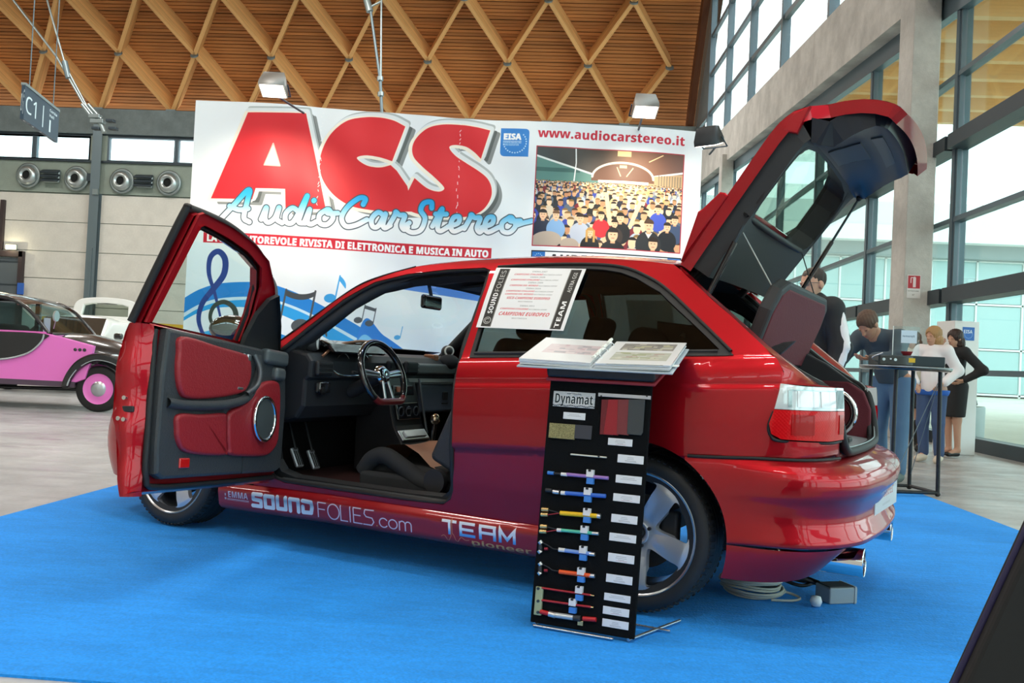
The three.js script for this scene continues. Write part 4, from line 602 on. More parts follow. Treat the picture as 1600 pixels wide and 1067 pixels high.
// tail lamps: clear upper half, red lower half, wrapped round the corner
{
  const zi = 0.502, clearL = mat(0xe6ecec, 0.12, 0.25, { clearcoat: 1, clearcoatRoughness: 0.02 }), ribs = dataTex(64, (u, v) => { const n = 128 + 127 * Math.sin(u * 12.566) * Math.cos(v * 12.566); return [n, n, n]; }, false), redL = mat(lin(0.66, 0.002, 0.006), 0.3, 0, { clearcoat: 0.4, clearcoatRoughness: 0.02, specularIntensity: 0.3, bumpMap: rep(ribs, 40, 40), bumpScale: 0.0006 }), redD = mat(lin(0.4, 0.002, 0.004), 0.3, 0, { clearcoat: 0.4, specularIntensity: 0.3 }), silver = mat(lin(0.5, 0.55, 0.56), 0.2, 0.9), pale = mat(0xffffff, 0.1, 0.1, { clearcoat: 1 });
  const low = (X, Y) => ST(X, Y), upO = [low(1.770, 0.885), low(1.752, 0.802), STz(zi, 0.80), STz(zi, 0.882)], loO = [low(1.752, 0.80), low(1.737, 0.75), low(1.745, 0.715), low(1.775, 0.698), STz(0.62, 0.692), STz(zi, 0.695), STz(zi, 0.798)];
  const build = (k) => {
    const g = sub('tail_lamp', car), M = (x) => (k > 0 ? x : mirrorZ(x));
    mesh('clear_lens', M(sheet(upO, [], bodyF, { ss: 0.02, ts: 0.02, off: 0.014, rim: 0.05 })), clearL, g);
    mesh('red_lens', M(sheet(loO, [], bodyF, { ss: 0.02, ts: 0.02, off: 0.014, rim: 0.05 })), redL, g);
    const sq = (a, b, y0, y1) => [[a, tnOf(a, y0)], [b, tnOf(b, y0)], [b, tnOf(b, y1)], [a, tnOf(a, y1)]], s0 = plan.ofX(1.775), s1 = plan.ofZ(zi), L = s1 - s0, S = (t) => s0 + L * t;
    mesh('reflector', M(join([sheet(sq(S(0.16), S(0.42), 0.812, 0.868), [], bodyF, { ss: 0.02, off: 0.017, rim: 0.004 }), sheet(sq(S(0.46), S(0.74), 0.812, 0.868), [], bodyF, { ss: 0.02, off: 0.017, rim: 0.004 })])), pale, g);
    mesh('reflector_grid', M(join(Array.from({ length: 9 }, (_, i) => sheet(sq(S(0.78 + i * 0.022), S(0.788 + i * 0.022), 0.808, 0.875), [], bodyF, { ss: 0.02, off: 0.017, rim: 0.004 })).concat([sheet(sq(S(0.06), S(0.10), 0.812, 0.868), [], bodyF, { off: 0.017, rim: 0.004 }), sheet(sq(S(0.08), S(0.76), 0.868, 0.873), [], bodyF, { ss: 0.03, off: 0.017, rim: 0.004 })]))), silver, g);
    for (const [a, b] of [[0.10, 0.36], [0.84, 0.95]]) mesh('red_reflector', M(sheet(sq(S(a), S(b), 0.715, 0.785), [], bodyF, { ss: 0.02, off: 0.017, rim: 0.004 })), redD, g);
    mesh('lamp_edge', M(tube(loO.slice(0, 6).map(([s, t]) => { const q = bodyF(s, t - 0.004), p = plan(s); return V(q[0] + p.nx * 0.004, q[1] - 0.003, q[2] + p.nz * 0.004); }), 0.006, { n: 40 })), rubberM, g);
  };
  build(1); build(-1);
}
// boot opening: painted flange, seal, boot lining
{
  const O = [[1.32, 1.33], [1.44, 1.232], [1.578, 1.129], [1.708, 1.025], [1.762, 0.981], [1.785, 0.935], [1.772, 0.893]].map((p) => bodyF(...ST(...p))).concat([[1.90, 0.886, 0.58], [1.925, 0.886, 0.505]]);
  const I = [[1.30, 1.31, 0.53], [1.44, 1.195, 0.54], [1.56, 1.095, 0.545], [1.68, 1.0, 0.545], [1.76, 0.945, 0.54], [1.83, 0.905, 0.53], [1.87, 0.885, 0.52], [1.895, 0.862, 0.51], [1.905, 0.845, 0.5]];
  const flange = gridGeo(4, O.length - 1, (u, v) => { const i = Math.round(v * (O.length - 1)), a = O[i], b = I[i], bulge = 0.012 * Math.sin(Math.PI * u); return [lerp(a[0], b[0], u) + bulge, lerp(a[1], b[1], u) + bulge, lerp(a[2], b[2], u)]; });
  both('boot_flange', flange, paintM, car);
  const seal = [...I, [1.925, 0.78, 0.487], [1.94, 0.70, 0.475], [1.948, 0.655, 0.44], [1.955, 0.642, 0.36], [1.965, 0.64, 0.1]];
  const loop = [...seal, ...seal.slice().reverse().map(([x, y, z]) => [x, y, -z])];
  mesh('boot_seal', [tube(loop, 0.017, { n: 160, seg: 10 }), tube(loop.map(([x, y, z]) => [x - 0.02, y - 0.004, z * 0.96]), 0.012, { n: 160 })], rubberM, car);
  mesh('seal_edge', tube(loop.map(([x, y, z]) => [x - 0.002, y + 0.016, z * 0.985]), 0.004, { n: 160, seg: 6 }), mat(lin(0.3, 0.36, 0.37), 0.3, 0.4), car);
  mesh('rear_panel', [gridGeo(16, 4, (u, v) => { const k = u * 2 - 1; return [1.945 - 0.02 * k * k - 0.0 * v, lerp(0.56, 0.64, v), -k * 0.5]; })], paintM, car);
  mesh('boot_sill', gridGeo(14, 2, (u, v) => { const k = u * 2 - 1; return [lerp(1.94, 1.83, v), lerp(0.645, 0.655, v), -k * 0.44]; }), mat(lin(0.32, 0.34, 0.36), 0.4, 0.2), car);
  mesh('sill_latch', rbox(0.05, 0.02, 0.09, 0.006, 1.88, 0.662, 0), blackM, car);
  mesh('boot_floor', box(0.68, 0.02, 0.96, 1.5, 0.6, 0), darkFabricM, car);
  for (const k of [1, -1]) {
    mesh('boot_side_panel', extr([[1.2, 0.6], [1.93, 0.62], [1.925, 0.78], [1.89, 0.86], [1.82, 0.905], [1.2, 0.905]], 0.03, 0.008, 0, 0, k * 0.47 - 0.015), burgM, car);
    mesh('boot_side_trim', extr([[1.2, 0.9], [1.84, 0.9], [1.72, 0.985], [1.5, 1.09], [1.2, 1.12]], 0.03, 0.008, 0, 0, k * 0.475 - 0.015), trimM, car);
    const s = sub('boot_speaker', car, 1.755, 0.755, k * 0.448); if (k > 0) s.rotation.y = Math.PI;
    mesh('speaker_ring', place(new THREE.TorusGeometry(0.102, 0.017, 12, 40)), chromeM, s); mesh('speaker_cone', place(lathe([[0.095, 0.0], [0.05, -0.03], [0.03, -0.02], [0.0, -0.01]], 32), 0, 0, 0.01, Math.PI / 2), glossBlackM, s);
  }
  // parcel shelf tilted up, held by cords
  const sh = sub('parcel_shelf', car, 1.575, 0.965, 0); sh.rotation.set(0, 0, -0.36); sh.scale.set(1, 1.12, 1.04);
  const so = [[-0.5, 0], [0.5, 0], [0.52, 0.2], [0.49, 0.28], [0.40, 0.315], [-0.40, 0.315], [-0.49, 0.28], [-0.52, 0.2]];
  mesh('shelf_board', extr(so, 0.03, 0.012, -0.02, 0, 0, 0, Math.PI / 2, 0), trimM, sh);
  mesh('shelf_cover', extr([[-0.47, 0.01], [0.47, 0.01], [0.49, 0.19], [0.455, 0.262], [0.385, 0.29], [-0.385, 0.29], [-0.455, 0.262], [-0.49, 0.19]], 0.012, 0.006, 0.008, 0, 0, 0, Math.PI / 2, 0), burgM, sh);
  mesh('shelf_lever', extr([[0, 0], [0.06, 0.05], [0.09, 0.11], [0.05, 0.09], [-0.02, 0.03]], 0.02, 0.006, 0.03, 0.02, 0.36), greyLeatherM, sh);
  mesh('rear_seat', [rbox(0.16, 0.55, 1.2, 0.06, 1.12, 0.82, 0, 0, 0, -0.28), rbox(0.5, 0.2, 1.2, 0.07, 0.83, 0.42, 0)], darkFabricM, car);
  mesh('seat_edge', tube([[1.31, 1.05, 0.5], [1.33, 1.1, 0.42], [1.335, 1.11, 0], [1.33, 1.1, -0.42], [1.31, 1.05, -0.5]], 0.014, { n: 40 }), mat(lin(0.16, 0.2, 0.2), 0.4), car);
}
// open tailgate
{
  const C = new THREE.CatmullRomCurve3([[1.312, 1.345], [1.40, 1.47], [1.50, 1.61], [1.60, 1.75], [1.69, 1.868], [1.75, 1.913], [1.82, 1.938], [1.92, 1.955], [2.02, 1.95], [2.09, 1.925], [2.118, 1.895]].map(([x, y]) => V(x, y, 0)), false, 'centripetal'), L = C.getLength();
  const w = table([[0, 0.565], [0.3, 0.595], [0.55, 0.615], [0.66, 0.62], [0.72, 0.615], [0.78, 0.58], [0.81, 0.535], [0.95, 0.53], [1.1, 0.515], [2, 0.5]]);
  const F = (s, u) => { const k = clamp(s / L, 0, 1), q = C.getPointAt(k), t = C.getTangentAt(k), b = 0.035 * (1 - u * u); return [q.x - t.y * b + t.x * (s - k * L), q.y + t.x * b + t.y * (s - k * L), -u * w(s)]; };
  const FI = (s, u) => { const k = clamp(s / L, 0, 1), q = F(s, u), t = C.getTangentAt(k), d = 0.115 + 0.055 * Math.abs(u) ** 4 * Math.exp(-(((s - 0.80) / 0.1) ** 2)) - 0.03 * sstep(0.9, 1.05, s); return [q[0] + t.y * d, q[1] - t.x * d, q[2]]; };
  const G = sub('tailgate', car), e = L - 0.002;
  const out = [[0.0, -1], [0.0, 1], [e - 0.05, 1], [e, 0.93], [e, -0.93], [e - 0.05, -1]];
  const hole = smoothRect(0.30, 0.69, 0.93, 0.90, 0.08);
  function smoothRect(s0, s1, u0, u1, r) { const p = []; for (const [cs, cu, a0] of [[s0 + r, u0 - 0.1, Math.PI], [s0 + r, -u0 + 0.1, -Math.PI / 2], [s1 - r * 1.6, -u1 + 0.2, 0], [s1 - r * 1.6, u1 - 0.2, Math.PI / 2]]) { for (let i = 0; i <= 5; i++) { const a = a0 + (a0 === Math.PI || a0 === Math.PI / 2 ? -1 : -1) * 0; } } return [[s0, u0 - 0.12], [s0, -u0 + 0.12], [s0 + 0.03, -u0 + 0.03], [s0 + 0.08, -u0], [s1 - 0.16, -u1], [s1 - 0.08, -u1 + 0.05], [s1 - 0.03, -u1 + 0.16], [s1, -u1 + 0.4], [s1 + 0.005, 0], [s1, u1 - 0.4], [s1 - 0.03, u1 - 0.16], [s1 - 0.08, u1 - 0.05], [s1 - 0.16, u1], [s0 + 0.08, u0], [s0 + 0.03, u0 - 0.03]]; }
  mesh('outer_skin', sheet(out, [hole], F, { ss: 0.04, ts: 0.1, rim: 0.05, rimHoles: false }), paintM, G);
  const inO = [[0.02, -0.97], [0.02, 0.97], [e - 0.07, 0.97], [e - 0.03, 0.9], [e - 0.03, -0.9], [e - 0.07, -0.97]];
  mesh('inner_frame', sheet([[0.02, -0.97], [0.02, 0.97], [0.715, 0.97], [0.715, -0.97]], [hole], F, { ss: 0.04, ts: 0.1, off: -0.12, rim: -0.118 }), trimM, G);
  mesh('inner_trim', sheet([[0.70, -0.93], [0.70, 0.93], [0.76, 0.95], [e - 0.1, 0.92], [e - 0.05, 0.8], [e - 0.05, -0.8], [e - 0.1, -0.92], [0.76, -0.95]], [], FI, { ss: 0.03, ts: 0.08, rim: -0.09 }), mat(lin(0.010, 0.014, 0.026), 0.38), G);
  mesh('trim_recess', join([sheet([[0.74, -0.35], [0.74, 0.1], [0.9, 0.15], [0.9, -0.45]], [], FI, { ss: 0.04, ts: 0.1, off: -0.006, rim: -0.02 }), sheet([[0.95, -0.5], [0.95, 0.5], [1.0, 0.45], [1.0, -0.45]], [], FI, { ss: 0.04, ts: 0.1, off: -0.006, rim: -0.02 })]), mat(lin(0.03, 0.045, 0.06), 0.35), G);
  mesh('gate_seal', tube(hole.map(([s, u]) => { const a = F(s, u); return V(a[0] + 0.09, a[1] - 0.064, a[2]); }), 0.014, { closed: true, n: 100 }), rubberM, G);
  const pane = sheet(hole, [], F, { ss: 0.06, ts: 0.12, off: -0.02 }); mesh('rear_glass', pane, gateGlassM, G);
  const wip = (a, b) => { const p = F(...a), q = F(...b); return rod(V(p[0] - 0.012, p[1] + 0.008, p[2]), V(q[0] - 0.012, q[1] + 0.008, q[2]), 0.008); };
  mesh('rear_wiper', [wip([0.65, 0.0], [0.46, -0.5]), wip([0.56, -0.1], [0.40, -0.8])], blackM, G);
  const spo = [[1.325, 1.352], [1.37, 1.50], [1.385, 1.548], [1.402, 1.558], [1.47, 1.622], [1.492, 1.618], [1.505, 1.605], [1.42, 1.49]];
  const sg = extr(spo, 1.19, 0.008, 0, 0, -0.595); mesh('roof_spoiler', sg, paintM, G);
  for (const z of [1, -1]) mesh('hinge', rbox(0.1, 0.03, 0.05, 0.01, 1.335, 1.335, z * 0.4, 0, 0, 0.9), blackM, G);
  const st = (a, b, z) => { const s = sub('gas_strut', car); mesh('strut_body', rod(V(a[0], a[1], z), V(lerp(a[0], b[0], 0.58), lerp(a[1], b[1], 0.58), z), 0.011), glossBlackM, s); mesh('strut_rod', rod(V(lerp(a[0], b[0], 0.55), lerp(a[1], b[1], 0.55), z), V(b[0], b[1], z), 0.006), steelDarkM, s); mesh('ball_joint', [ball(0.014, 1, 1, 1, a[0], a[1], z, 10), ball(0.014, 1, 1, 1, b[0], b[1], z, 10)], blackM, s); };
  st([1.428, 1.225], [1.595, 1.58], 0.555); st([1.545, 1.30], [1.82, 1.79], -0.56);
  for (const k of [1, -1]) mesh('lamp_ear', extr([[1.69, 1.84], [1.755, 1.825], [1.80, 1.925], [1.74, 1.9], [1.68, 1.853]], 0.025, 0.006, 0, 0, k > 0 ? 0.585 : -0.61), mat(PAINT, 0.42, 0.6, { clearcoat: 0.6 }), G);
  const cord = (a, b) => rod(V(...a), V(...b), 0.003, 6);
  mesh('shelf_cord', cord([1.535, 1.485, 0.5], [1.66, 1.25, 0.44]), mat(0xb9bcb8, 0.6), G); mesh('shelf_cord', cord([1.57, 1.53, -0.52], [1.67, 1.25, -0.46]), mat(0x3a3c3b, 0.6), G);
}
// wheels
{
  const tyreG = place(lathe([[0.200, 0.085], [0.232, 0.092], [0.245, 0.1], [0.265, 0.1], [0.281, 0.094], [0.291, 0.08], [0.294, 0.062], [0.294, 0.045], [0.288, 0.043], [0.288, 0.037], [0.294, 0.035], [0.294, 0.012], [0.288, 0.01], [0.288, 0.004], [0.294, 0.002], [0.294, -0.022], [0.288, -0.024], [0.288, -0.03], [0.294, -0.032], [0.294, -0.062], [0.291, -0.08], [0.281, -0.094], [0.25, -0.1], [0.2, -0.085]], 72), 0, 0, 0, Math.PI / 2);
  const tread = []; for (let i = 0; i < 72; i++) { const a = i * Math.PI * 2 / 72; for (const z of [0.076, -0.076]) tread.push(place(box(0.012, 0.006, 0.03, 0, 0.2915, z, z > 0 ? 0.3 : -0.3), 0, 0, 0, 0, 0, a)); }
  const barrel = place(lathe([[0.19, -0.09], [0.196, 0.02], [0.205, 0.065], [0.22, 0.085], [0.232, 0.098], [0.236, 0.094], [0.235, 0.085]], 64), 0, 0, 0, Math.PI / 2);
  const holes5 = []; for (let k = 0; k < 5; k++) { const c0 = 19 + 72 * k, P = (r, d) => [r * Math.cos((c0 + d) * Math.PI / 180), r * Math.sin((c0 + d) * Math.PI / 180)]; holes5.push(smoothLoop([P(0.072, 0), P(0.086, 10), P(0.12, 16), P(0.16, 20), P(0.19, 22.5), P(0.203, 20.5), P(0.206, 10), P(0.207, 0), P(0.206, -10), P(0.203, -20.5), P(0.19, -22.5), P(0.16, -20), P(0.12, -16), P(0.086, -10)], 3)); }
  const spokeF = (x, y) => { const r = Math.hypot(x, y), a = ((Math.atan2(y, x) * 180 / Math.PI - 19 - 36) % 72 + 108) % 72 - 36; return [x, y, 0.058 + 0.028 * sstep(0.02, 0.2, r) + 0.008 * Math.cos(clamp(Math.abs(a) / 18, 0, 1) * Math.PI / 2) * sstep(0.05, 0.1, r) * (1 - sstep(0.19, 0.22, r))]; };
  const spokes = sheet(arcPts(0, 0, 0.222, 0, 355, 71), holes5, spokeF, { ss: 0.012, ts: 0.012, rim: 0.028 });
  const mk = (x, z, turn, rot) => {
    const g = sub('wheel', car, x, 0.296, z); g.rotation.set(z > 0 ? -0.035 : 0.035, turn + (z < 0 ? Math.PI : 0), 0, 'YXZ');
    mesh('tyre', tyreG, rubberTyreM, g); const tr = mesh('tread_blocks', join(tread), rubberTyreM, g); tr.userData.kind = 'stuff';
    mesh('rim', barrel, satinM, g); mesh('spokes', spokes.clone().rotateZ(rot), aluM, g);
    mesh('centre_cap', place(lathe([[0, 0.012], [0.02, 0.01], [0.026, 0], [0.026, -0.02]], 24), 0, 0, 0.062, Math.PI / 2), blackM, g);
    mesh('hub_ring', place(new THREE.TorusGeometry(0.04, 0.006, 8, 32), 0, 0, 0.066), aluM, g);
    for (let k = 0; k < 4; k++) { const a = k * Math.PI / 2 + 0.4; mesh('wheel_bolt', cyl(0.007, 0.007, 0.01, 8, 0.05 * Math.cos(a), 0.05 * Math.sin(a), 0.07, Math.PI / 2), blackM, g); }
    mesh('brake_disc', place(cyl(0.14, 0.14, 0.02, 40), 0, 0, 0.0, Math.PI / 2), mat(lin(0.05, 0.05, 0.05), 0.5, 0.6), g); mesh('brake_caliper', rbox(0.07, 0.12, 0.05, 0.015, 0.11, 0.03, 0.01), blackM, g);
    const lt = canvasTex(128, 48, (c) => { c.fillStyle = '#9aa0a6'; c.fillRect(0, 0, 128, 48); c.strokeStyle = '#e8ecf0'; c.lineWidth = 4; c.beginPath(); c.ellipse(34, 24, 22, 12, 0, 0, 7); c.stroke(); c.beginPath(); c.moveTo(64, 12); c.lineTo(110, 12); c.lineTo(66, 36); c.lineTo(114, 36); c.stroke(); });
  };
  const rubberTyreM = mat(lin(0.022, 0.024, 0.026), 0.62);
  mk(1.2585, 0.70, 0, 0); mk(-1.2585, 0.70, 0.02, 0.5); mk(1.2585, -0.70, 0, 0.3); mk(-1.2585, -0.70, 0.02, 0.9);
}
// front door, swung open on the near side
{
  const D = sub('door', car, -0.64, 0.3, 0.8); D.rotation.set(2 * Math.PI / 180, -73 * Math.PI / 180, 4.5 * Math.PI / 180, 'YXZ');
  const nOut = (v) => 0.04 - dTab(v) - 0.0, P = (u, v, n) => V(u, v - 0.3, n), L = 1.10;
  const FO = (u, v) => [u, v - 0.3, nOut(v)], nG = (v) => -0.012 - Math.max(0, v - 0.925) * 0.47 ;
  mesh('door_skin', sheet([[0, 0.285], [L, 0.285], [L, 0.915], [0, 0.905]], [], FO, { ss: 0.1, tLines: tL }), paintM, D);
  // painted end face with the latch
  const vs = [0.285, 0.33, 0.42, 0.5, 0.56, 0.6, 0.7, 0.78, 0.84, 0.88, 0.915];
  mesh('door_edge', [gridGeo(6, 20, (a, b) => { const v = lerp(0.285, 0.915, b), o = nOut(v), i = -0.065, bump = 0.012 * Math.sin(Math.PI * a) * (0.4 + 0.6 * sstep(0.3, 0.45, v)) + 0.006 * Math.sin(b * 19); return [lerp(L, L - 0.055, a ** 2) + bump, v - 0.3, lerp(o, i, a)]; }), gridGeo(6, 20, (a, b) => { const u = lerp(0, L, b); return [u, 0.285 - 0.3 + 0.02 * a, lerp(nOut(0.285), -0.065, a)]; }), gridGeo(4, 10, (a, b) => { const u = lerp(0, L - 0.05, b); return [u, 0.61 + 0.003 * b, lerp(nOut(0.91), -0.06, a)]; }), gridGeo(4, 10, (a, b) => [0, lerp(0.285, 0.905, b) - 0.3, lerp(nOut(0.6) - 0.02, -0.065, a)])], paintM, D);
  mesh('inner_panel', sheet([[0.0, 0.3], [L - 0.05, 0.3], [L - 0.055, 0.9], [0.0, 0.895]], [], (u, v) => [u, v - 0.3, -0.06], { ss: 0.2, ts: 0.2 }), paintM, D);
  mesh('latch', [rbox(0.012, 0.022, 0.06, 0.004, L - 0.004, 0.60 - 0.3, -0.012)], blackM, D);
  for (const [v, n] of [[0.64, -0.01], [0.565, 0.008], [0.562, -0.014]]) mesh('latch_bolt', cyl(0.008, 0.008, 0.014, 12, L + 0.008, v - 0.3, n, 0, 0, Math.PI / 2), chromeM, D);
  
  mesh('rim_seal', tube([P(0.02, 0.315, -0.07), P(0.5, 0.312, -0.07), P(0.96, 0.315, -0.07), P(1.035, 0.35, -0.07), P(1.045, 0.5, -0.07), P(1.03, 0.9, -0.06)], 0.012, { n: 80 }), rubberM, D);
  // trim card
  const card = [[0.0, 0.36], [0.05, 0.343], [0.5, 0.345], [0.97, 0.345], [1.015, 0.365], [1.025, 0.47], [1.02, 0.73], [1.0, 0.905], [0.7, 0.908], [0.3, 0.905], [0.01, 0.895], [-0.02, 0.65]];
  mesh('trim_card', extr(card.map(([u, v]) => [u, v - 0.3]), 0.022, 0.012, 0, 0, -0.088), greyLeatherM, D);
  const pad = (pts, n, t, b, m, name) => mesh(name, extr(smoothLoop(pts.map(([u, v]) => [u, v - 0.3]), 5), t, b, 0, 0, n - t, 0, 0, 0, 4), m, D);
  pad([[0.925, 0.885], [0.66, 0.875], [0.42, 0.862], [0.385, 0.83], [0.375, 0.774], [0.40, 0.72], [0.46, 0.69], [0.65, 0.662], [0.853, 0.650], [0.915, 0.672], [0.945, 0.74], [0.948, 0.82]], -0.088, 0.018, 0.014, redLeatherM, 'upper_insert');
  pad([[0.915, 0.588], [0.75, 0.593], [0.59, 0.603], [0.565, 0.59], [0.555, 0.51], [0.54, 0.44], [0.555, 0.428], [0.7, 0.43], [0.85, 0.445], [0.905, 0.48], [0.925, 0.53]], -0.088, 0.016, 0.014, redLeatherM, 'lower_insert');
  pad([[0.54, 0.605], [0.42, 0.65], [0.31, 0.72], [0.235, 0.755], [0.12, 0.765], [0.085, 0.72], [0.075, 0.6], [0.08, 0.49], [0.13, 0.44], [0.2, 0.42], [0.37, 0.42], [0.51, 0.428], [0.53, 0.46], [0.545, 0.53]], -0.088, 0.018, 0.015, redLeatherM, 'speaker_pod');
  mesh('armrest', tube([P(0.985, 0.63, -0.1), P(0.85, 0.625, -0.108), P(0.6, 0.637, -0.118), P(0.42, 0.67, -0.118), P(0.34, 0.725, -0.11), P(0.30, 0.79, -0.105), P(0.29, 0.87, -0.098)], 0.019, { n: 70, seg: 12 }), greyLeatherM, D);
  mesh('pull_handle', tube([P(0.345, 0.868, -0.11), P(0.335, 0.80, -0.135), P(0.36, 0.735, -0.14), P(0.43, 0.69, -0.128)], 0.012, { n: 40, seg: 10 }), mat(lin(0.09, 0.1, 0.11), 0.35, 0.3), D);
  mesh('handle_bowl', [ball(0.05, 1.0, 0.75, 0.35, 0.425, 0.835 - 0.3, -0.1), ball(0.04, 1.3, 0.5, 0.3, 0.46, 0.705 - 0.3, -0.104)], glossBlackM, D);
  mesh('window_switch', [rbox(0.05, 0.014, 0.01, 0.004, 0.47, 0.712 - 0.3, -0.116), rbox(0.03, 0.03, 0.012, 0.006, 0.405, 0.85 - 0.3, -0.115)], satinM, D);
  mesh('belt_cap', [rbox(0.22, 0.07, 0.05, 0.02, 0.13, 0.875 - 0.3, -0.1), rbox(0.1, 0.06, 0.06, 0.02, 0.1, 0.80 - 0.3, -0.1)], mat(lin(0.1, 0.115, 0.12), 0.4), D);
  const sp = sub('door_speaker', D, 0.255, 0.587 - 0.3, -0.132); mesh('speaker_ring', new THREE.TorusGeometry(0.097, 0.009, 12, 48), chromeM, sp); mesh('speaker_grille', place(lathe([[0, -0.006], [0.06, -0.005], [0.096, 0.0]], 40), 0, 0, 0, Math.PI / 2), mat(lin(0.05, 0.06, 0.06), 0.7), sp);
  mesh('card_seam', [rbox(0.004, 0.075, 0.006, 0.002, 0.38, 0.383 - 0.3, -0.1)], blackM, D);
  mesh('door_reflector', rbox(0.07, 0.04, 0.012, 0.006, 0.84, 0.402 - 0.3, -0.1), mat(lin(0.7, 0.01, 0.01), 0.2, 0, { clearcoat: 1 }), D);
  // window frame
  const fo = [[1.10, 0.915], [1.10, 1.10], [1.10, 1.325], [1.075, 1.337], [0.85, 1.332], [0.65, 1.312], [0.476, 1.272], [0.32, 1.18], [0.15, 1.036], [0.03, 0.925], [0.02, 0.905]], fi = [[1.045, 0.93], [1.04, 1.10], [1.037, 1.28], [1.02, 1.29], [0.85, 1.283], [0.67, 1.265], [0.52, 1.23], [0.45, 1.16], [0.40, 1.05], [0.375, 0.93]];
  const FG = (u, v) => [u, v - 0.3, nG(v)];
  mesh('window_frame', sheet(fo, [fi], FG, { ss: 0.08, ts: 0.06, rim: 0.035 }), paintM, D);
  mesh('frame_trim', sheet(fo.map(([u, v]) => [lerp(u, 0.7, 0.025), lerp(v, 1.1, 0.02)]), [fi.map(([u, v]) => [lerp(u, 0.7, -0.03), lerp(v, 1.1, -0.03)])], (u, v) => [u, v - 0.3, nG(v) - 0.04], { ss: 0.08, ts: 0.06, rim: 0.012 }), mat(PAINT, 0.45, 0.3, { clearcoat: 0.6 }), D);
  mesh('frame_seal', tube(fo.slice(0, 10).map(([u, v]) => P(u + (u > 1 ? 0.016 : 0.0), v + (u > 1 ? 0.002 : 0.012), nG(v) - 0.006)), 0.015, { n: 120, seg: 8 }), rubberM, D);
  mesh('glass_channel', tube(fi.map(([u, v]) => P(u, v, nG(v) - 0.02)), 0.009, { n: 100, seg: 6 }), rubberM, D);
  mesh('corner_fillet', sheet([[0.02, 0.9], [0.41, 0.9], [0.40, 1.05], [0.36, 1.12], [0.30, 1.15], [0.15, 1.03]].map(([u, v]) => [u, v]), [], (u, v) => [u, v - 0.3, nG(v) - 0.056], { ss: 0.1, ts: 0.1, rim: 0.02 }), blackM, D);
  mesh('window_glass', sheet(fi, [], (u, v) => [u, v - 0.3, nG(v) - 0.012], { ss: 0.2, ts: 0.2 }), doorGlassM, D);
  // mirror
  const mi = sub('door_mirror', D, 0.12, 1.015 - 0.3, 0.15); mi.rotation.y = 0.15;
  mesh('mirror_housing', ball(0.095, 0.8, 0.7, 1.1, -0.03, 0, 0), glossBlackM, mi);
  mesh('mirror_glass', gridGeo(12, 8, (u, v) => { const k = u * 2 - 1, l = v * 2 - 1, e = Math.sqrt(1 - 0.45 * l * l), f = Math.sqrt(1 - 0.45 * k * k); return [0.046 - 0.006 * (k * k + l * l), l * 0.04 * f, k * 0.068 * e]; }), mat(lin(0.3, 0.34, 0.36), 0.03, 1), mi);
  mesh('mirror_foot', rbox(0.07, 0.05, 0.14, 0.02, -0.06, -0.03, -0.1), blackM, mi);
}
// closed door on the far side
{
  const D = sub('far_door', car), dh = doorHole.map(([x, y]) => [lerp(x, -0.08, 0.006), lerp(y, 0.8, 0.006)]), wh = [[0.40, 1.30], [0.41, 0.965], [-0.2, 0.955], [-0.42, 0.95], [-0.46, 0.965], [-0.40, 1.06], [-0.29, 1.14], [-0.145, 1.232], [0.01, 1.275], [0.2, 1.295]];
  mesh('door_skin', mirrorZ(sheet(dh.map((p) => ST(...p)), [wh.map((p) => ST(...p))], bodyF, { ss: 0.08, tLines: tL, rim: 0.03 })), paintM, D);
  mesh('door_card', mirrorZ(sheet([[-0.6, 0.33], [0.42, 0.33], [0.42, 0.93], [-0.6, 0.91]].map((p) => ST(...p)), [], bodyF, { ss: 0.2, tLines: [0.5, 0.7, 0.9], off: -0.09 })), trimM, D);
  mesh('window_glass', mirrorZ(sheet(wh.map((p) => ST(...p)), [], bodyF, { ss: 0.1, tLines: tL, off: -0.006 })), doorGlassM, D);
  mesh('window_trim', mirrorZ(tube(wh.map((p) => V(...bodyF(...ST(...p)))), 0.012, { closed: true, n: 90 })), rubberM, D);
}
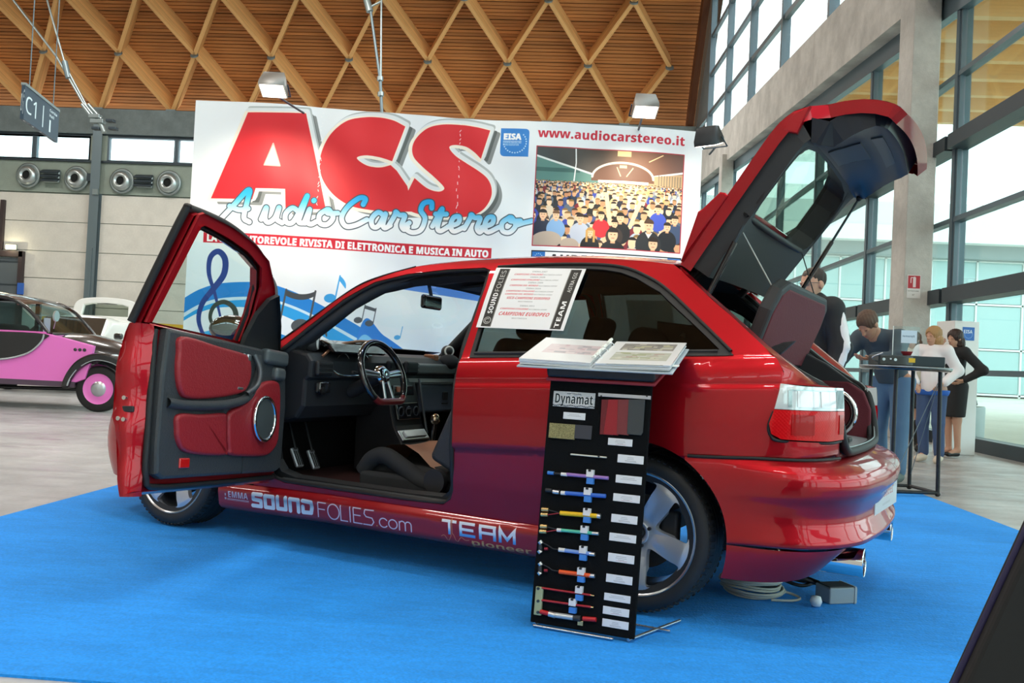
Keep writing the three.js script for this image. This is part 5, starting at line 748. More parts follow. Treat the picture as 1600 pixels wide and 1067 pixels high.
// cabin
{
  mesh('cabin_floor', [box(1.75, 0.04, 1.46, 0.0, 0.255, 0)], darkCarpetM, car); mesh('bulkhead', box(0.04, 0.62, 1.42, -0.9, 0.58, 0, 0, 0, -0.1), blackM, car); mesh('kick_panel', [box(0.26, 0.55, 0.03, -0.78, 0.55, 0.72), box(0.26, 0.55, 0.03, -0.78, 0.55, -0.72)], blackM, car);
  const dash = sub('dashboard', car);
  mesh('dash_body', extr([[-0.86, 0.90], [-0.70, 0.925], [-0.56, 0.932], [-0.47, 0.915], [-0.44, 0.88], [-0.445, 0.80], [-0.47, 0.785], [-0.475, 0.66], [-0.52, 0.6], [-0.7, 0.56], [-0.86, 0.6]], 1.4, 0.015, 0, 0, -0.7), mat(lin(0.02, 0.022, 0.026), 0.5), dash);
  mesh('dash_shelf', [extr([[-0.475, 0.80], [-0.43, 0.80], [-0.42, 0.78], [-0.475, 0.765]], 0.62, 0.006, 0, 0, -0.70), rbox(0.03, 0.06, 0.60, 0.012, -0.435, 0.855, -0.38)], mat(lin(0.16, 0.17, 0.17), 0.35, 0.2), dash);
  mesh('instrument_hood', extr([[-0.62, 0.9], [-0.58, 0.965], [-0.50, 0.985], [-0.44, 0.968], [-0.40, 0.93], [-0.415, 0.92], [-0.46, 0.945], [-0.5, 0.955], [-0.55, 0.93]], 0.40, 0.01, 0, 0, 0.18), glossBlackM, dash);
  mesh('cluster', [rbox(0.04, 0.13, 0.38, 0.02, -0.485, 0.875, 0.38, 0, 0, 0.2)], glossBlackM, dash);
  for (const z of [0.30, 0.46]) { mesh('gauge_ring', place(new THREE.TorusGeometry(0.05, 0.004, 8, 32), -0.458, 0.872, z, 0, Math.PI / 2, 0), chromeM, dash); }
  mesh('cluster_bezel', tube([[-0.45, 0.845, 0.56], [-0.445, 0.815, 0.5], [-0.44, 0.81, 0.4], [-0.445, 0.825, 0.22]], 0.006, { n: 30 }), chromeM, dash);
  mesh('dash_lip', [tube([[-0.5, 0.99, 0.2], [-0.47, 0.985, 0.35], [-0.46, 0.955, 0.52], [-0.46, 0.9, 0.62]], 0.008, { n: 40 })], mat(lin(0.25, 0.12, 0.07), 0.2, 0.4), dash);
  for (const [z, y] of [[0.63, 0.845], [0.06, 0.86], [-0.1, 0.86], [-0.62, 0.85]]) { mesh('air_vent', [rbox(0.03, 0.075, 0.12, 0.02, -0.432, y, z)], blackM, dash); for (let k = 0; k < 3; k++) mesh('vent_blade', box(0.02, 0.004, 0.1, -0.42, y - 0.02 + k * 0.02, z), trimM, dash); }
  mesh('light_switch', [rbox(0.02, 0.05, 0.1, 0.006, -0.46, 0.75, 0.60), place(cyl(0.02, 0.02, 0.02, 16), -0.45, 0.735, 0.62, 0, 0, Math.PI / 2)], glossBlackM, dash); mesh('switch_trim', [rbox(0.008, 0.008, 0.06, 0.002, -0.448, 0.775, 0.605), rbox(0.008, 0.05, 0.006, 0.002, -0.448, 0.752, 0.635)], chromeM, dash);
  const gb = mesh('glove_box', rbox(0.05, 0.17, 0.46, 0.02, -0.46, 0.685, -0.44, 0, 0, 0.12), mat(lin(0.1, 0.12, 0.16), 0.35), dash); mesh('glove_latch', [rbox(0.012, 0.05, 0.05, 0.006, -0.428, 0.70, -0.46), rbox(0.008, 0.006, 0.06, 0.002, -0.43, 0.655, -0.46)], blackM, dash);
  mesh('glove_edge', rbox(0.012, 0.01, 0.46, 0.004, -0.435, 0.772, -0.44), mat(lin(0.3, 0.32, 0.34), 0.3, 0.3), dash);
  // console
  const co = sub('centre_console', car);
  mesh('console_body', [extr([[-0.62, 0.3], [-0.30, 0.3], [0.1, 0.3], [0.1, 0.38], [-0.2, 0.4], [-0.30, 0.46], [-0.36, 0.55], [-0.43, 0.80], [-0.62, 0.8]], 0.25, 0.01, 0, 0, -0.13)], mat(lin(0.018, 0.018, 0.02), 0.45), co);
  mesh('climate_panel', rbox(0.02, 0.1, 0.21, 0.01, -0.375, 0.625, -0.005, 0, 0, 0.25), glossBlackM, co);
  for (const z of [-0.07, 0, 0.07]) mesh('climate_knob', place(new THREE.TorusGeometry(0.024, 0.004, 8, 24), -0.362, 0.625, z, 0, Math.PI / 2, 0), mat(lin(0.12, 0.13, 0.14), 0.3, 0.5), co);
  mesh('climate_legend', [rbox(0.004, 0.008, 0.035, 0.001, -0.36, 0.60, 0), rbox(0.004, 0.006, 0.03, 0.001, -0.361, 0.64, 0)], satinM, co);
  mesh('radio', rbox(0.02, 0.055, 0.19, 0.006, -0.41, 0.735, 0, 0, 0, 0.2), glossBlackM, co); mesh('radio_display', rbox(0.006, 0.03, 0.08, 0.002, -0.398, 0.742, 0.03, 0, 0, 0.2), mat(lin(0.5, 0.12, 0.04), 0.3), co);
  mesh('head_unit', rbox(0.06, 0.07, 0.25, 0.008, -0.34, 0.485, 0.0, 0, 0, 0.7), satinM, co); mesh('head_unit_face', rbox(0.012, 0.04, 0.19, 0.004, -0.314, 0.508, 0.0, 0, 0, 0.7), mat(lin(0.8, 0.86, 0.9), 0.15, 0.3), co);
  mesh('gear_lever', [tube([[-0.2, 0.40, 0], [-0.195, 0.5, 0], [-0.19, 0.57, 0]], 0.012, { n: 16 }), lathe([[0.05, 0], [0.03, 0.06], [0.014, 0.1]], 20).translate(-0.2, 0.39, 0)], glossBlackM, co); mesh('gear_knob', ball(0.026, 1, 1.15, 1, -0.188, 0.595, 0), mat(lin(0.8, 0.66, 0.5), 0.1, 0.9), co);
  mesh('console_edge', tube([[-0.40, 0.80, -0.14], [-0.36, 0.62, -0.14], [-0.33, 0.5, -0.14]], 0.008, { n: 20 }), mat(lin(0.1, 0.11, 0.12), 0.3, 0.4), co);
  // steering wheel
  const sw = sub('steering_wheel', car, -0.275, 0.825, 0.365); sw.rotation.set(0, 0, 0.38);
  const rp = []; for (let i = 0; i < 40; i++) { const a = i / 40 * Math.PI * 2; rp.push([0, Math.max(-0.142, 0.17 * Math.sin(a)), 0.165 * Math.cos(a)]); }
  mesh('wheel_rim', tube(rp, 0.0175, { closed: true, n: 120, seg: 14 }), glossBlackM, sw);
  mesh('rim_accent', tube(rp.filter((p) => p[1] < -0.12).map(([x, y, z]) => [x + 0.001, y - 0.001, z]).concat([]), 0.018, { n: 40, seg: 12 }), mat(lin(0.16, 0.012, 0.016), 0.3, 0, { clearcoat: 1 }), sw);
  mesh('wheel_hub', place(lathe([[0, 0.02], [0.03, 0.018], [0.044, 0.008], [0.05, -0.01]], 28), 0, 0, 0, 0, 0, -Math.PI / 2), chromeM, sw); mesh('wheel_emblem', place(lathe([[0.012, 0.0], [0.026, 0.002], [0.028, 0]], 24), 0.021, 0, 0, 0, 0, -Math.PI / 2), mat(lin(0.5, 0.62, 0.75), 0.15, 0.8), sw);
  const spk = (a, wdt) => extr([[0.03, -wdt], [0.152, -wdt * 0.6], [0.152, wdt * 0.6], [0.03, wdt]], 0.008, 0.002, 0, 0, -0.004, 0, 0, 0).rotateY(Math.PI / 2).rotateX(0).applyMatrix4(new THREE.Matrix4()).rotateX(a);
  const bar = (y0, z0, y1, z1, r) => rod(V(0.002, y0, z0), V(-0.002, y1, z1), r, 8);
  mesh('wheel_spoke', [bar(0.0, 0.035, 0.02, 0.16, 0.012), bar(-0.012, 0.035, 0.0, 0.16, 0.01)], satinM, sw); mesh('wheel_spoke', [bar(0.0, -0.035, 0.02, -0.16, 0.012), bar(-0.012, -0.035, 0.0, -0.16, 0.01)], satinM, sw); mesh('wheel_spoke', [bar(-0.03, 0.02, -0.14, 0.035, 0.008)], satinM, sw); mesh('wheel_spoke', [bar(-0.03, -0.02, -0.14, -0.035, 0.008)], satinM, sw);
  mesh('steering_column', rod(V(-0.02, 0, 0), V(-0.22, -0.02, 0), 0.035, 16), blackM, sw); mesh('column_stalk', [rod(V(-0.06, 0.01, 0.03), V(-0.05, 0.03, 0.17), 0.007), rod(V(-0.06, 0.01, -0.03), V(-0.05, 0.03, -0.17), 0.007)], blackM, sw);
  // pedals
  for (const [x, y, z] of [[-0.745, 0.37, 0.44], [-0.72, 0.355, 0.34]]) { const p = sub('pedal', car, x, y, z); mesh('pedal_pad', rbox(0.02, 0.11, 0.055, 0.012, 0, 0, 0, 0, 0, 0.5), aluM, p); for (let k = -1; k <= 1; k++) mesh('pedal_rib', rbox(0.006, 0.08, 0.006, 0.002, 0.012, 0, k * 0.014, 0, 0, 0.5), blackM, p); mesh('pedal_arm', rod(V(-0.01, 0.04, 0), V(-0.1, 0.28, 0), 0.008), blackM, p); }
  // seats
  const seat = (z) => {
    const s = sub('front_seat', car, 0, 0, z);
    mesh('cushion', loft([[-0.20, 0.405], [-0.16, 0.465], [-0.08, 0.497], [0.0, 0.505], [0.08, 0.47], [0.15, 0.415], [0.27, 0.38]].map(([x, y], i) => Array.from({ length: 9 }, (_, k) => { const t = k / 8 * 2 - 1; return [x, y - 0.006 + 0.01 * t * t, t * 0.165]; })), false), tanM, s);
    mesh('cushion_base', rbox(0.5, 0.12, 0.36, 0.04, 0.05, 0.355, 0), darkFabricM, s);
    for (const k of [1, -1]) mesh('side_bolster', tube([[-0.215, 0.365, k * 0.19], [-0.16, 0.43, k * 0.195], [-0.08, 0.45, k * 0.2], [0.03, 0.405, k * 0.205], [0.14, 0.35, k * 0.205], [0.26, 0.33, k * 0.2]], 0.04, { n: 50, seg: 16 }), darkFabricM, s);
    mesh('bolster_skirt', [rbox(0.46, 0.1, 0.05, 0.025, 0.02, 0.325, 0.215), rbox(0.46, 0.1, 0.05, 0.025, 0.02, 0.325, -0.215)], darkFabricM, s);
    mesh('backrest', [place(rbox(0.11, 0.66, 0.40, 0.05), 0.40, 0.72, 0, 0, 0, -0.42), place(rbox(0.17, 0.5, 0.06, 0.03), 0.36, 0.66, 0.21, 0, 0, -0.42), place(rbox(0.17, 0.5, 0.06, 0.03), 0.36, 0.66, -0.21, 0, 0, -0.42)], greyLeatherM, s);
    mesh('headrest', place(rbox(0.09, 0.16, 0.24, 0.04), 0.58, 1.1, 0, 0, 0, -0.3), darkFabricM, s); mesh('recliner', place(cyl(0.055, 0.055, 0.03, 20), 0.24, 0.37, z > 0 ? 0.255 : -0.255, Math.PI / 2), blackM, s);
    mesh('seat_rail', [box(0.5, 0.03, 0.03, 0.02, 0.285, 0.16), box(0.5, 0.03, 0.03, 0.02, 0.285, -0.16)], blackM, s);
  };
  seat(0.37); seat(-0.37);
  mesh('rear_view_mirror', [rbox(0.03, 0.075, 0.215, 0.02, -0.25, 1.218, 0.0, 0, 0.12, 0)], glossBlackM, car); mesh('mirror_stalk', rod(V(-0.25, 1.24, 0), V(-0.27, 1.31, 0), 0.01), blackM, car);
  mesh('sun_visor', [rbox(0.16, 0.015, 0.4, 0.006, -0.06, 1.315, 0.3, 0, 0, 0.1), rbox(0.16, 0.015, 0.4, 0.006, -0.06, 1.315, -0.3, 0, 0, 0.1)], trimM, car);
  for (const k of [1, -1]) { const t = sub('tweeter', car, -0.505, 0.965, k * 0.6); t.rotation.set(0, k > 0 ? 2.2 : 0.9, 0); mesh('tweeter_ring', new THREE.TorusGeometry(0.026, 0.006, 8, 28), mat(0xf2f2ee, 0.3), t); mesh('tweeter_dome', ball(0.022, 1, 1, 0.6), blackM, t); mesh('tweeter_pod', ball(0.04, 1, 1, 1, 0, -0.005, -0.03), trimM, t); }
  mesh('dash_pod', [ball(0.06, 1.1, 0.75, 1, -0.44, 0.9, -0.5)], darkFabricM, car); mesh('dash_pod_trim', rbox(0.08, 0.04, 0.05, 0.01, -0.5, 0.92, -0.40), mat(lin(0.3, 0.12, 0.06), 0.3, 0.3), car);
  mesh('wiper', [rod(V(-0.80, 0.965, -0.1), V(-0.70, 0.955, -0.62), 0.006), rod(V(-0.82, 0.95, -0.35), V(-0.76, 0.965, -0.36), 0.01)], blackM, car);
}
// paper sheets fixed in the rear side windows
{
  const lineText = (c, t, x, y, font, col, maxw) => { c.font = font; c.fillStyle = col; const m = c.measureText(t).width; c.save(); c.translate(x, y); if (maxw) c.scale(maxw / m, 1); c.fillText(t, 0, 0); c.restore(); };
  const tex = canvasTex(1024, 760, (c, w, h) => {
    c.fillStyle = '#f4f5f7'; c.fillRect(0, 0, w, h); c.fillStyle = '#2c2b28'; c.fillRect(52, 14, 112, h - 28); c.fillRect(w - 150, 14, 112, h - 28); c.fillStyle = '#8e8d88'; c.fillRect(164, 14, 10, h - 28); c.fillRect(w - 160, 14, 10, h - 28);
    const vert = (t, x, y, font, col, len) => { c.save(); c.translate(x, y); c.rotate(-Math.PI / 2); c.font = font; c.fillStyle = col; const m = c.measureText(t).width; c.scale(len / m, 1); c.fillText(t, 0, 0); c.restore(); };
    vert('SOUND', 138, 585, 'bold 78px sans-serif', '#ffffff', 265); vert('FOLIES', 138, 312, '74px sans-serif', '#c9c9c5', 280); c.strokeStyle = '#b9b9b5'; c.lineWidth = 9; c.beginPath(); c.arc(108, 670, 40, 0, 7); c.stroke(); c.beginPath(); c.arc(108, 670, 22, 0.5, 5.5); c.stroke();
    vert('ASTRA GSI', w - 70, 300, '56px sans-serif', '#e9e9e6', 250); vert('TEAM', w - 70, 730, 'bold 70px sans-serif', '#ffffff', 330);
    c.textAlign = 'left'; const yr = (t, y) => lineText(c, t, 440, y, '24px serif', '#6a6a70', 170), li = (t, y, x = 210) => { lineText(c, t, x, y, 'bold italic 27px sans-serif', '#d23040', 330); lineText(c, 'MULTIMEDIA EXPERT', x + 338, y, '20px sans-serif', '#777', 210); };
    yr('EMMA 2007', 52); li('CAMPIONI ITALIANI', 90, 240); yr('EMMA 2008', 124); li('CAMPIONI ITALIANI', 160, 225); yr('EMMA 2009', 194); li('CAMPIONI DEL MONDO', 232, 235); yr('EMMA 2010', 268); li('CAMPIONI ITALIANI', 304, 215); li('CAMPIONI DEL MONDO', 342, 215);
    lineText(c, 'VICE-CAMPIONI EUROPEO', 250, 396, 'bold italic 40px sans-serif', '#d23040', 500); lineText(c, 'MULTIMEDIA', 400, 432, '20px sans-serif', '#777', 170); yr('EMMA 2011', 486); li('CAMPIONI ITALIANI', 526, 215); lineText(c, 'CAMPIONI EUROPEO', 215, 600, 'bold italic 60px sans-serif', '#d8303a', 590); lineText(c, 'MULTIMEDIA', 390, 640, '20px sans-serif', '#777', 180);
  });
  const q = [[0.483, 1.325], [0.918, 1.318], [0.895, 1.052], [0.477, 1.057]];
  const F = (u, v) => { const x = lerp(lerp(q[3][0], q[2][0], u), lerp(q[0][0], q[1][0], u), v) , y = lerp(lerp(q[3][1], q[2][1], u), lerp(q[0][1], q[1][1], u), v); return [x, y]; };
  const on = (k) => (u, v) => { const [x, y] = F(u, v), b = bodyF(...ST(x, y)); return [b[0], b[1], k * (b[2])]; };
  const a = mesh('award_sheet', sheet([[0, 0], [1, 0], [1, 1], [0, 1]], [], on(1), { ss: 0.1, ts: 0.1, off: 0.014, rim: 0.0015 }), mat(0xffffff, 0.6, 0, { map: tex }), scene); a.position.copy(carPos); a.rotation.y = carTurn; tag(a, 'white sheet of red award lines stuck outside the smoked side window', 'sign');
  const b = mesh('award_sheet', gridGeo(4, 4, (u, v) => { const x = lerp(0.62, 0.88, u), y = lerp(1.02, 1.29, v), p = bodyF(...ST(x, y)); return [p[0], p[1], -(p[2] + 0.012)]; }), mat(0xdfe6e6, 0.9, 0, { transmission: 0.5, thickness: 0 }), scene); b.position.copy(carPos); b.rotation.y = carTurn; tag(b, 'grey back of a paper sheet seen through the smoked window of the hatchback', 'sign');
}
// ---------- sample board with cables, and the binder on its ledge ----------
{
  const BWd = 0.3765, BHt = 0.87, lean = 0.09;
  const o = thing('sample_board', 'tall black sample board with coloured cables and white cards beside the rear wheel', 'display board', [0.072, 0.009, -3.127], -0.33945);
  const face = sub('board_face', o); face.rotation.x = -Math.atan2(lean, BHt);
  const texF = dataTex(128, (u, v) => { const n = 255 * vnoise(u, v, 64, 64, 51); return [n, n, n]; }, false);
  const feltM = mat(lin(0.006, 0.007, 0.008), 0.9, 0, { specularIntensity: 0.2, bumpMap: rep(texF, 8, 8), bumpScale: 0.0006 });
  mesh('board_panel', rbox(BWd, BHt, 0.018, 0.003, 0, BHt / 2 + 0.012, -0.009), feltM, face);
  // local place of a pixel of the photograph on the board's face
  const L = (x, y) => { let v = (y - 591) / 381; for (let i = 0; i < 3; i++) { const xl = 858 - 30 * v, u = (x - xl) / 162; v = (y - 591 - 9 * u) / (381 + 19 * u); } const u = (x - (858 - 30 * v)) / 162; return [(u - 0.5) * BWd, 0.012 + BHt * (1 - v)]; };
  const rect = (x0, y0, x1, y1, t, r = 0.001) => { const a = L(x0, y0), b = L(x1, y1), c = L((x0 + x1) / 2, (y0 + y1) / 2); return rbox(Math.abs(b[0] - a[0]), Math.abs(b[1] - a[1]) * 0.96, t, r, c[0], c[1], t / 2, 0, 0, 0, 1); };
  // label cards with grey lines of small print
  const cardT = [0, 1, 2].map((k) => canvasTex(128, 56, (c, w, h) => { c.fillStyle = '#e9ecf0'; c.fillRect(0, 0, w, h); c.fillStyle = '#8d9298'; for (let i = 0; i < 3 - (k === 0 ? 1 : 0); i++) { const n = 26 + rnd() * 60; for (let x = 64 - n / 2; x < 64 + n / 2; x += 5) c.fillRect(x, 16 + i * 11, 3.4, 3); } c.fillStyle = k === 1 ? '#c98d96' : '#9aa0a6'; if (k) for (let x = 40; x < 92; x += 5) c.fillRect(x, 45, 3.4, 2.5); }));
  const cardMs = cardT.map((t) => mat(0xffffff, 0.6, 0, { map: t }));
  [[880, 647, 915, 661], [952, 688, 989, 703], [967, 714, 1006, 731], [964, 746, 1003, 763], [960, 775, 1000, 792], [957, 807, 996, 825], [954, 836, 994, 854], [952, 867, 991, 886], [949, 899, 988, 918], [946, 928, 985, 946], [944, 948, 983, 967], [943, 967, 982, 986]].forEach(([a, b, c, d], i) => mesh('label_card', rect(a, b, c, d, 0.002), cardMs[i % 3], face));
  // name plate
  const plate = canvasTex(256, 112, (c, w, h) => { c.fillStyle = '#c9d2dc'; c.fillRect(0, 0, w, h); for (let i = 0; i < 60; i++) { c.fillStyle = ['#e9eef4', '#9fb0c4', '#f8fafc'][i % 3]; c.fillRect(rnd() * w, rnd() * h, 30 * rnd(), 8 * rnd()); } c.fillStyle = '#2b3640'; c.font = 'bold 12px sans-serif'; c.fillText('NEW ORIGINAL', 84, 18); c.font = 'bold 96px sans-serif'; c.strokeStyle = '#f4f7fa'; c.lineWidth = 7; const m = c.measureText('Dynamat').width; c.save(); c.translate(8, 86); c.scale(238 / m, 1); c.strokeText('Dynamat', 0, 0); c.fillStyle = '#20303a'; c.fillText('Dynamat', 0, 0); c.restore(); c.fillStyle = '#2b3640'; for (let i = 0; i < 26; i++) c.fillRect(i * 10, 98 + 4 * Math.sin(i), 7, 8); });
  mesh('name_plate', rect(864, 613, 930, 643, 0.004), mat(0xffffff, 0.25, 0.4, { map: plate }), face).userData.label = 'silver name plate with dark lettering';
  const moss = dataTex(128, (u, v) => { const n = vnoise(u, v, 40, 40, 55); return [110 + n * 70, 105 + n * 66, 70 + n * 50]; });
  mesh('insulation_swatch', rect(858, 664, 898, 692, 0.008), mat(0xffffff, 0.95, 0, { map: moss }), face); mesh('felt_swatch', rect(898, 667, 925, 692, 0.006), mat(lin(0.06, 0.06, 0.07), 0.9), face);
  // hanging leather swatches
  mesh('swatch_bar', rect(937, 617, 1018, 628, 0.008), mat(0xc8ccd4, 0.3, 0.5), face); for (const x of [942, 1013]) { const p = L(x, 622.5); mesh('bar_screw', cyl(0.003, 0.003, 0.004, 8, p[0], p[1], 0.01, Math.PI / 2), blackM, face); }
  [[942, 953, 939, 961, lin(0.16, 0.008, 0.014)], [953, 968, 945, 970, lin(0.34, 0.012, 0.02)], [968, 985, 966, 986, lin(0.2, 0.03, 0.035)], [985, 1010, 982, 1006, lin(0.045, 0.055, 0.06)]].forEach(([a, b, c, d, col], i) => { const p = L(a, 628), q = L(b, 628), r = L(d, 684), s = L(c, 683); mesh('leather_swatch', extr([s, [lerp(s[0], r[0], 0.9), r[1] - 0.002], [r[0], r[1] + 0.008], q, p].map((k) => [k[0], k[1]]), 0.003, 0.001, 0, 0, 0.002 + 0.0015 * i), mat(col, 0.5, 0, { bumpMap: rep(texLeather, 20, 20), bumpScale: 0.0004 }), face); });
  mesh('marker', rect(892, 713, 950, 721, 0.008, 0.003), mat(0xdcdccf, 0.4), face); { const p = L(938, 718); mesh('marker_dot', cyl(0.0035, 0.0035, 0.003, 10, p[0], p[1], 0.009, Math.PI / 2), blackM, face); }
  // cable samples
  const gold = mat(lin(0.75, 0.55, 0.25), 0.25, 0.9), silver = mat(lin(0.7, 0.72, 0.74), 0.3, 0.9), white = mat(0xe8e8ea, 0.5), blueM = mat(0x3f86d8, 0.5);
  const P = (x, y, z = 0.009) => { const a = L(x, y); return V(a[0], a[1], z); };
  const clip = (x, y, g) => { mesh('clip', rect(x - 5, y - 12, x + 5, y + 1, 0.019), white, g); mesh('clip_label', rect(x - 5, y + 1, x + 5, y + 12, 0.018), blueM, g); mesh('clip_notch', rect(x - 2, y - 12, x + 2, y - 8, 0.0205), blackM, g); };
  const cable = (col, a, b, r, cl, extra) => { const g = sub('cable_sample', face); mesh('cable_jacket', rod(P(...a), P(...b), r, 12), mat(col, 0.45), g); extra(g); if (cl) clip(cl[0], cl[1], g); };
  const pc = (g, name, a, b, r, m) => mesh(name, rod(P(...a), P(...b), r, 12), m, g);
  cable(0xa27bc4, [887, 746], [953, 752], 0.0062, [925, 750], (g) => { pc(g, 'sleeve', [878, 745.5], [888, 746.5], 0.0064, white); pc(g, 'cable_tip', [856, 743], [866, 744], 0.0062, blueM); pc(g, 'cable_wire', [865, 744], [879, 745.5], 0.004, blackM); });
  cable(0x3a6fd0, [885, 775], [949, 780], 0.0072, [921, 778], (g) => { pc(g, 'sleeve', [878, 774.5], [886, 775.3], 0.007, white); pc(g, 'plug', [865, 772.5], [875, 774], 0.008, silver); pc(g, 'plug_cap', [853, 770], [863, 771], 0.007, trimM); });
  const rca = (g, x, y, m) => { pc(g, 'plug', [x - 6, y - 4], [x + 5, y - 3.4], 0.0075, m); pc(g, 'plug', [x - 7, y + 4], [x + 4, y + 4.6], 0.0075, m); pc(g, 'plug_lead', [x + 4, y - 3], [x + 24, y + 2], 0.002, blackM); pc(g, 'plug_lead', [x + 3, y + 4.6], [x + 24, y + 2], 0.002, mat(0x9c2030, 0.5)); };
  cable(0xf2c21a, [877, 806], [938, 811], 0.008, [920, 810], (g) => { rca(g, 853, 804, gold); pc(g, 'cable_tip', [936, 811], [941, 811.4], 0.0085, silver); });
  cable(0x5cc9ae, [874, 832], [930, 837.5], 0.0058, [916, 837], (g) => { rca(g, 851, 830, gold); pc(g, 'sleeve', [872, 832], [879, 832.6], 0.0062, white); pc(g, 'cable_tip', [928, 837.4], [938, 838.2], 0.0062, silver); });
  const xlr = (g, y) => { pc(g, 'plug', [844, y - 9], [847, y - 5], 0.008, silver); pc(g, 'plug', [843, y + 5], [846, y + 9], 0.008, silver); pc(g, 'plug_body', [845, y - 4], [845, y + 5], 0.007, trimM); pc(g, 'plug_band', [852, y + 3], [857, y + 3], 0.005, mat(0x9c2030, 0.5)); mesh('plug_lead', tube([P(847, y - 7), P(858, y - 2), P(866, y + 3), P(876, y + 4)], 0.0022, { n: 16, seg: 6 }), blackM, g); };
  cable(0x7d9fe0, [876, 862.5], [926, 869], 0.0068, [914, 868], (g) => { xlr(g, 858); pc(g, 'cable_tip', [924, 869], [932, 870], 0.007, silver); pc(g, 'sleeve', [875, 862.3], [885, 863.5], 0.0071, white); });
  cable(0xef5a24, [876, 896], [926, 902.5], 0.0075, [911, 901], (g) => { xlr(g, 891); pc(g, 'cable_tip', [924, 902.3], [932, 903], 0.0075, silver); });
  cable(0xb0202c, [848, 920.5], [926, 932], 0.0036, [908, 929], (g) => pc(g, 'cable_tip', [925, 932], [931, 933], 0.003, gold));
  cable(0xb0202c, [848, 939], [926, 950], 0.004, [898, 948], (g) => pc(g, 'cable_tip', [925, 950], [930, 950.6], 0.003, gold));
  cable(0xc41f26, [846, 956], [862, 960], 0.008, null, (g) => { pc(g, 'fuse_cap', [860, 959.5], [870, 962], 0.0105, silver); pc(g, 'fuse_tube', [869, 961.5], [900, 966], 0.0095, mat(lin(0.55, 0.6, 0.62), 0.15, 0.3)); pc(g, 'fuse_cap', [899, 966], [910, 967.5], 0.0105, trimM); pc(g, 'cable_tail', [914, 967.5], [934, 969], 0.008, mat(0xc41f26, 0.45)); mesh('fuse_tab', rect(905, 970, 913, 979, 0.006), gold, g); });
  mesh('terminal_bar', [rect(839, 917, 847, 963, 0.012)], mat(0xb5bd92, 0.4, 0.3), face); for (const y of [921, 940, 957]) { const p = L(843, y); mesh('terminal_screw', cyl(0.005, 0.005, 0.006, 12, p[0], p[1], 0.014, Math.PI / 2), steelDarkM, face); }
  // padded ledge on top with a red edge, and the wire foot
  const ld = sub('ledge', o, 0.005, 0.872, -0.075); ld.rotation.x = 0.27;
  mesh('ledge_pad', rbox(0.40, 0.044, 0.29, 0.014, 0, 0.026, -0.135), mat(lin(0.012, 0.012, 0.014), 0.5), ld); mesh('ledge_edge', rbox(0.402, 0.012, 0.292, 0.004, 0, -0.001, -0.135), mat(lin(0.3, 0.02, 0.03), 0.5), ld);
  const wire = mat(lin(0.5, 0.54, 0.58), 0.25, 0.9);
  mesh('foot_wire', rod(V(-0.17, 0.006, 0.012), V(0.12, 0.006, 0.012), 0.005, 8), wire, o); mesh('foot_wire', rod(V(0.17, 0.008, 0), V(0.27, 0.008, -0.33), 0.006, 8), wire, o); mesh('foot_wire', rod(V(0.1, 0.008, -0.19), V(0.27, 0.008, -0.18), 0.005, 8), wire, o); mesh('foot_wire', rod(V(-0.17, 0.008, 0), V(-0.1, 0.008, -0.3), 0.006, 8), wire, o);
  mesh('back_strut', rod(V(0.05, 0.6, -0.095), V(0.05, 0.01, -0.3), 0.008, 8), wire, o);
  // open ring binder
  const turn = -0.33945 + 0.16, ct = Math.cos(0.33945), sn = Math.sin(0.33945), lx = -0.012, lz = -0.18;
  const b = thing('ring_binder', 'open ring binder with white photo pages on the ledge of the black board', 'binder', [0.072 + lx * ct - lz * sn, 0.975, -3.127 + lx * sn + lz * ct], -0.33945); b.rotation.set(0.28, -0.33945 + 0.05, 0, 'YXZ'); b.scale.set(1.06, 1, 1); b.position.y -= 0.010; b.position.x -= 0.005;
  mesh('cover', rbox(0.53, 0.006, 0.33, 0.002, 0, -0.001, 0), mat(0xb9c6cf, 0.4), b);
  const pageT = (k) => canvasTex(256, 320, (c, w, h) => { c.fillStyle = '#f3f5f6'; c.fillRect(0, 0, w, h); if (k) { c.fillStyle = '#a3a09a'; c.fillRect(40, 30, 190, 100); for (let i = 0; i < 30; i++) { c.fillStyle = ['#c9c7a8', '#8f8c86', '#b9b4a6', '#d4d2c4'][i % 4]; c.fillRect(40 + rnd() * 150, 30 + rnd() * 80, 12 + rnd() * 28, 6 + rnd() * 14); } c.fillStyle = '#cdd0c2'; c.fillRect(36, 160, 196, 110); for (let i = 0; i < 30; i++) { c.fillStyle = ['#b9c09e', '#dcdccb', '#c8b7ae', '#e6e6dc'][i % 4]; c.fillRect(36 + rnd() * 160, 160 + rnd() * 92, 12 + rnd() * 28, 6 + rnd() * 14); } } else { c.fillStyle = '#e3d3d6'; c.fillRect(50, 90, 190, 130); for (let i = 0; i < 24; i++) { c.fillStyle = ['#d9bfc4', '#c9c6ca', '#ecdfe1', '#b9b7bc'][i % 4]; c.fillRect(50 + rnd() * 150, 90 + rnd() * 110, 14 + rnd() * 30, 6 + rnd() * 16); } } });  // picture colours painted pale, as if washed out by glossy reflections
  for (const k of [0, 1]) { for (let i = 0; i < 4; i++) { const last = i === 3, x = (k ? 1 : -1) * 0.131 + rr(-0.004, 0.004); const g = rbox(0.25, 0.005, 0.31 + rr(-0.006, 0.004), 0.001, x, 0.006 + i * 0.0058, rr(-0.003, 0.003), 0, 0, (k ? 1 : -1) * 0.02, 1); mesh('page', g, last ? mat(0xffffff, 0.25, 0, { map: pageT(k), clearcoat: 0.6, clearcoatRoughness: 0.15 }) : mat(0xe8ecee, 0.5), b); } }
  for (let i = 0; i < 10; i++) mesh('page_tab', rbox(0.012, 0.01, 0.02, 0.003, -0.004 + rr(-0.004, 0.004), 0.032 + rr(0, 0.006), -0.13 + i * 0.028, 0, 0, 0.5), mat(0xf0f1ec, 0.4), b);
